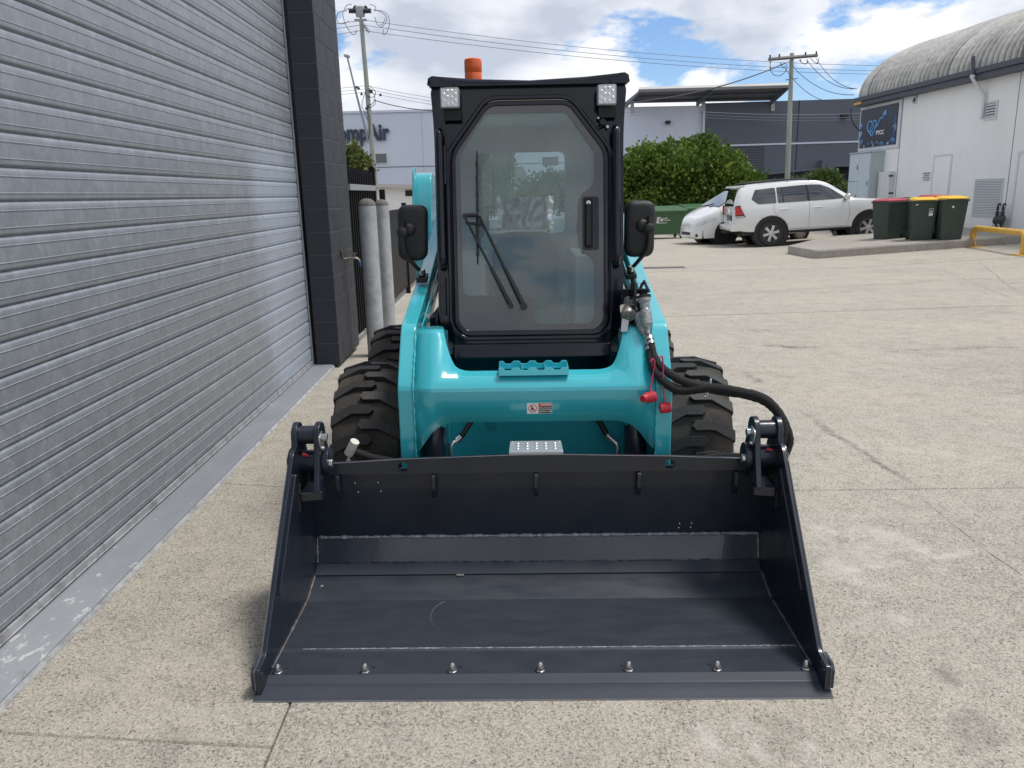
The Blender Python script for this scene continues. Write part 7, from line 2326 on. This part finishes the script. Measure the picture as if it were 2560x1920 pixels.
LY = 52.0
t0, b0p = ony(905, 52, LY), ony(937, 430, LY)
pbase = Vector((b0p[0] + 0.05, LY, zg(-4, LY)))
lp = place('power_pole', 'tall weathered timber power pole with switchgear cluster behind the gate', 'power pole', pbase, 0, 'timber power poles')
q_ = lambda u, v, y=LY: Vector(ony(u, v, y)) - pbase
top_l = q_(903, 52)
MB().tube([(0, 0, -0.3), Vector((0, 0, 0)).lerp(top_l, 0.5), top_l], [0.19, 0.155, 0.125], 14).build('shaft', 'pole_wood', lp, smooth=60)
c_ = q_(900, 28)
MB().lathe([(0.0, -0.36), (0.27, -0.33), (0.31, 0.0), (0.28, 0.27), (0.0, 0.33)], c_, (0, -0.2, 1), 16).build('recloser', 'pole_gear', lp, smooth=50)
MB().tube([c_ + Vector((0, 0, -0.2)), top_l], 0.06, 8).b2((c_.x - 0.36, -0.10, c_.z - 0.56), (c_.x + 0.36, 0.10, c_.z - 0.44)).build('mount', 'galv_bracket', lp)
for (u, v, dy) in ((873, 28, -0.1), (884, 16, 0.3), (928, 28, -0.1), (915, 16, 0.3)):
    e = q_(u, v) + Vector((0, dy, 0))
    st_ = c_.lerp(e, 0.35) + Vector((0, dy * 0.4, 0))
    bsh = MB()
    prof_ = []
    for i in range(9):
        prof_.append(0.17 if i % 2 == 0 else 0.11)
    bsh.tube([st_.lerp(e, i / 8) for i in range(9)], prof_, 10)
    bsh.build('bushing', 'insulator', lp)
for P in ([(868, 28), (848, 32), (842, 48), (850, 60), (866, 58), (872, 52)], [(873, 22), (858, 30), (862, 55), (872, 75), (882, 87), (890, 84), (891, 76)], [(880, 12), (868, 14), (862, 24)],
          [(935, 28), (955, 28), (971, 40), (974, 62), (966, 84), (958, 86), (960, 74)], [(934, 24), (958, 34), (968, 50), (956, 68), (950, 68)], [(925, 12), (938, 16), (940, 24)], [(938, 44), (944, 62), (956, 62), (964, 46)]):
    MB().tube(spline([q_(u, v) + Vector((0, -0.1, 0)) for u, v in P], 5), 0.022, 5).build('jumper', 'wire_pale', lp, smooth=80)
MB().tube([q_(901, 52), q_(923, 80)], 0.10, 6).build('cross_arm', 'pole_gear', lp)
# raking street lamp arm
MB().tube([q_(921, 352), q_(892, 240), q_(868, 142)], [0.075, 0.065, 0.05], 8).build('lamp_arm', 'galv_bracket', lp, smooth=60)
lh = q_(868, 142)
MB().box(lh + Vector((-0.02, 0, 0.04)), (0.30, 0.5, 0.12), ry=0.2).cyl(lh + Vector((-0.02, 0, 0.05)), lh + Vector((-0.02, 0, 0.13)), 0.025, n=8).build('lamp_head', 'pole_gear', lp, bevel=0.02)
MB().tube([q_(913, 213), q_(930, 232)], 0.09, 5).build('cross_arm', 'insulator', lp)
for (u, v) in ((921, 268), (917, 272), (898, 222), (893, 219), (905, 236), (930, 228), (952, 238)):
    e = q_(u, v) + Vector((0, -0.16, 0))
    MB().lathe([(0.0, -0.09), (0.09, -0.05), (0.06, 0), (0.09, 0.05), (0.0, 0.09)], e, (0.4, 0, 1), 8).build('insulator', 'insulator', lp)
for P in ([(918, 225), (935, 235), (938, 250), (930, 262), (922, 262)], [(924, 215), (940, 230), (934, 244), (918, 240)], [(915, 230), (906, 262), (912, 280), (920, 300)], [(916, 280), (924, 290), (926, 320), (922, 352)], [(940, 250), (938, 262), (926, 270)]):
    MB().tube(spline([q_(u, v) + Vector((0, -0.2, 0)) for u, v in P], 5), 0.02, 5).build('service_loop', 'wire', lp, smooth=80)
MB().b2(tuple(q_(918, 343) + Vector((-0.12, -0.25, -0.18))), tuple(q_(924, 356) + Vector((0.05, -0.17, 0.1)))).build('fuse_box', 'pole_gear', lp)

RY = 38.0
rb = ony(1973, 452, RY)
rbase = Vector((rb[0] - 0.05, RY, zg(7, RY)))
rp = place('power_pole', 'straight timber power pole with single cross arm behind the white car', 'power pole', rbase, 0, 'timber power poles')
w_ = lambda u, v, y=RY: Vector(ony(u, v, y)) - rbase
tp2 = w_(1980, 133)
MB().tube([(0, 0, -0.3), Vector((0, 0, 0)).lerp(tp2, 0.5), tp2], [0.125, 0.115, 0.09], 14).build('shaft', 'pole_wood', rp, smooth=60)
ca0, ca1 = w_(1918, 150), w_(2040, 140)
MB().tube([ca0 + Vector((0, -0.18, 0)), ca1 + Vector((0, -0.18, 0))], 0.075, 4).build('cross_arm', 'cross_timber', rp)
for (u, v) in ((1922, 144), (1945, 142), (2010, 137), (2037, 135)):
    MB().lathe([(0.02, -0.08), (0.045, -0.02), (0.03, 0.0), (0.05, 0.05), (0.0, 0.08)], w_(u, v) + Vector((0, -0.18, 0.02)), (0, 0, 1), 8).build('insulator', 'insulator', rp)
for P in ([(1922, 155), (1921, 176), (1932, 190), (1948, 190), (1961, 176), (1962, 158)], [(1993, 152), (2000, 160), (2010, 162), (2014, 152)], [(2020, 148), (2034, 160), (2040, 158), (2042, 146)], [(1946, 160), (1952, 170), (1960, 168)]):
    MB().tube(spline([w_(u, v) + Vector((0, -0.25, 0)) for u, v in P], 5), 0.014, 5).build('jumper', 'wire', rp, smooth=80)
for (u, v) in ((1922, 172), (1921, 158), (1948, 163), (1996, 153), (2013, 158), (2038, 160)):
    MB().lathe([(0.0, -0.05), (0.04, 0), (0.0, 0.05)], w_(u, v) + Vector((0, -0.26, 0)), (0, 0, 1), 8).build('clamp', 'insulator', rp)
MB().tube([w_(1964, 200), w_(1994, 196)], 0.02, 5).build('step_iron', 'wire', rp)

# spans
far_ = Vector(ony(2750, 165, 60))
W3 = lambda u, v, y: Vector(ony(u, v, y))
ov = place('overhead_cables', 'long overhead cables slung between the timber poles across the sky', 'cables', (0, 0, 0))
# high tension spans past the tall pole
for (u0, v0, u1, v1, u2, v2) in ((700, 72, 910, 50, 2700, 158), (700, 86, 905, 62, 2700, 172), (700, 104, 905, 76, 2700, 178)):
    pa_, pm_, pe_ = W3(u0, v0, 52), W3(u1, v1, LY), W3(u2, v2, 62)
    wire(pa_, pm_, 0.05, ov, 0.017, material='wire_pale')
    wire(pm_, pe_, 1.1, ov, 0.017, material='wire_pale', n=24)
for (v0, v1, v2) in ((224, 214, 236), (232, 222, 246), (240, 230, 254)):
    wire(W3(700, v0 + 6, 52), W3(915, v1, LY), 0.05, ov, 0.013, material='wire_pale')
    wire(W3(915, v1, LY), W3(1600, v2 + 34, 56), 0.6, ov, 0.013, material='wire_pale', n=20)
wire(W3(935, 250, LY), W3(1100, 277, 46), 0.15, ov, 0.026)
wire(W3(1500, 262, 30), W3(1963, 158, RY - 0.2), 0.35, ov, 0.024)
for (v0, v1) in ((280, 283), (287, 292), (294, 298)):
    wire(W3(1760, v0, 50), W3(2170, v1, 50), 0.12, ov, 0.014, material='wire_pale')
for (u0, v0, u1, v1, sg) in ((2040, 145, 2140, 222, 0.3), (2016, 148, 2142, 222, 0.35), (1970, 152, 2135, 237, 0.4), (1962, 170, 2126, 250, 0.55)):
    wire(W3(u0, v0, RY - 0.2), W3(u1, v1, 31.5), sg, ov, 0.013)
sdrop = MB().tube(spline([W3(2128, 270, 29.0), W3(2127, 290, 29.0), W3(2135, 312, 29.2), W3(2150, 327, 29.4)], 6), 0.022, 5).build('service_drop', 'wire', ov, smooth=80)
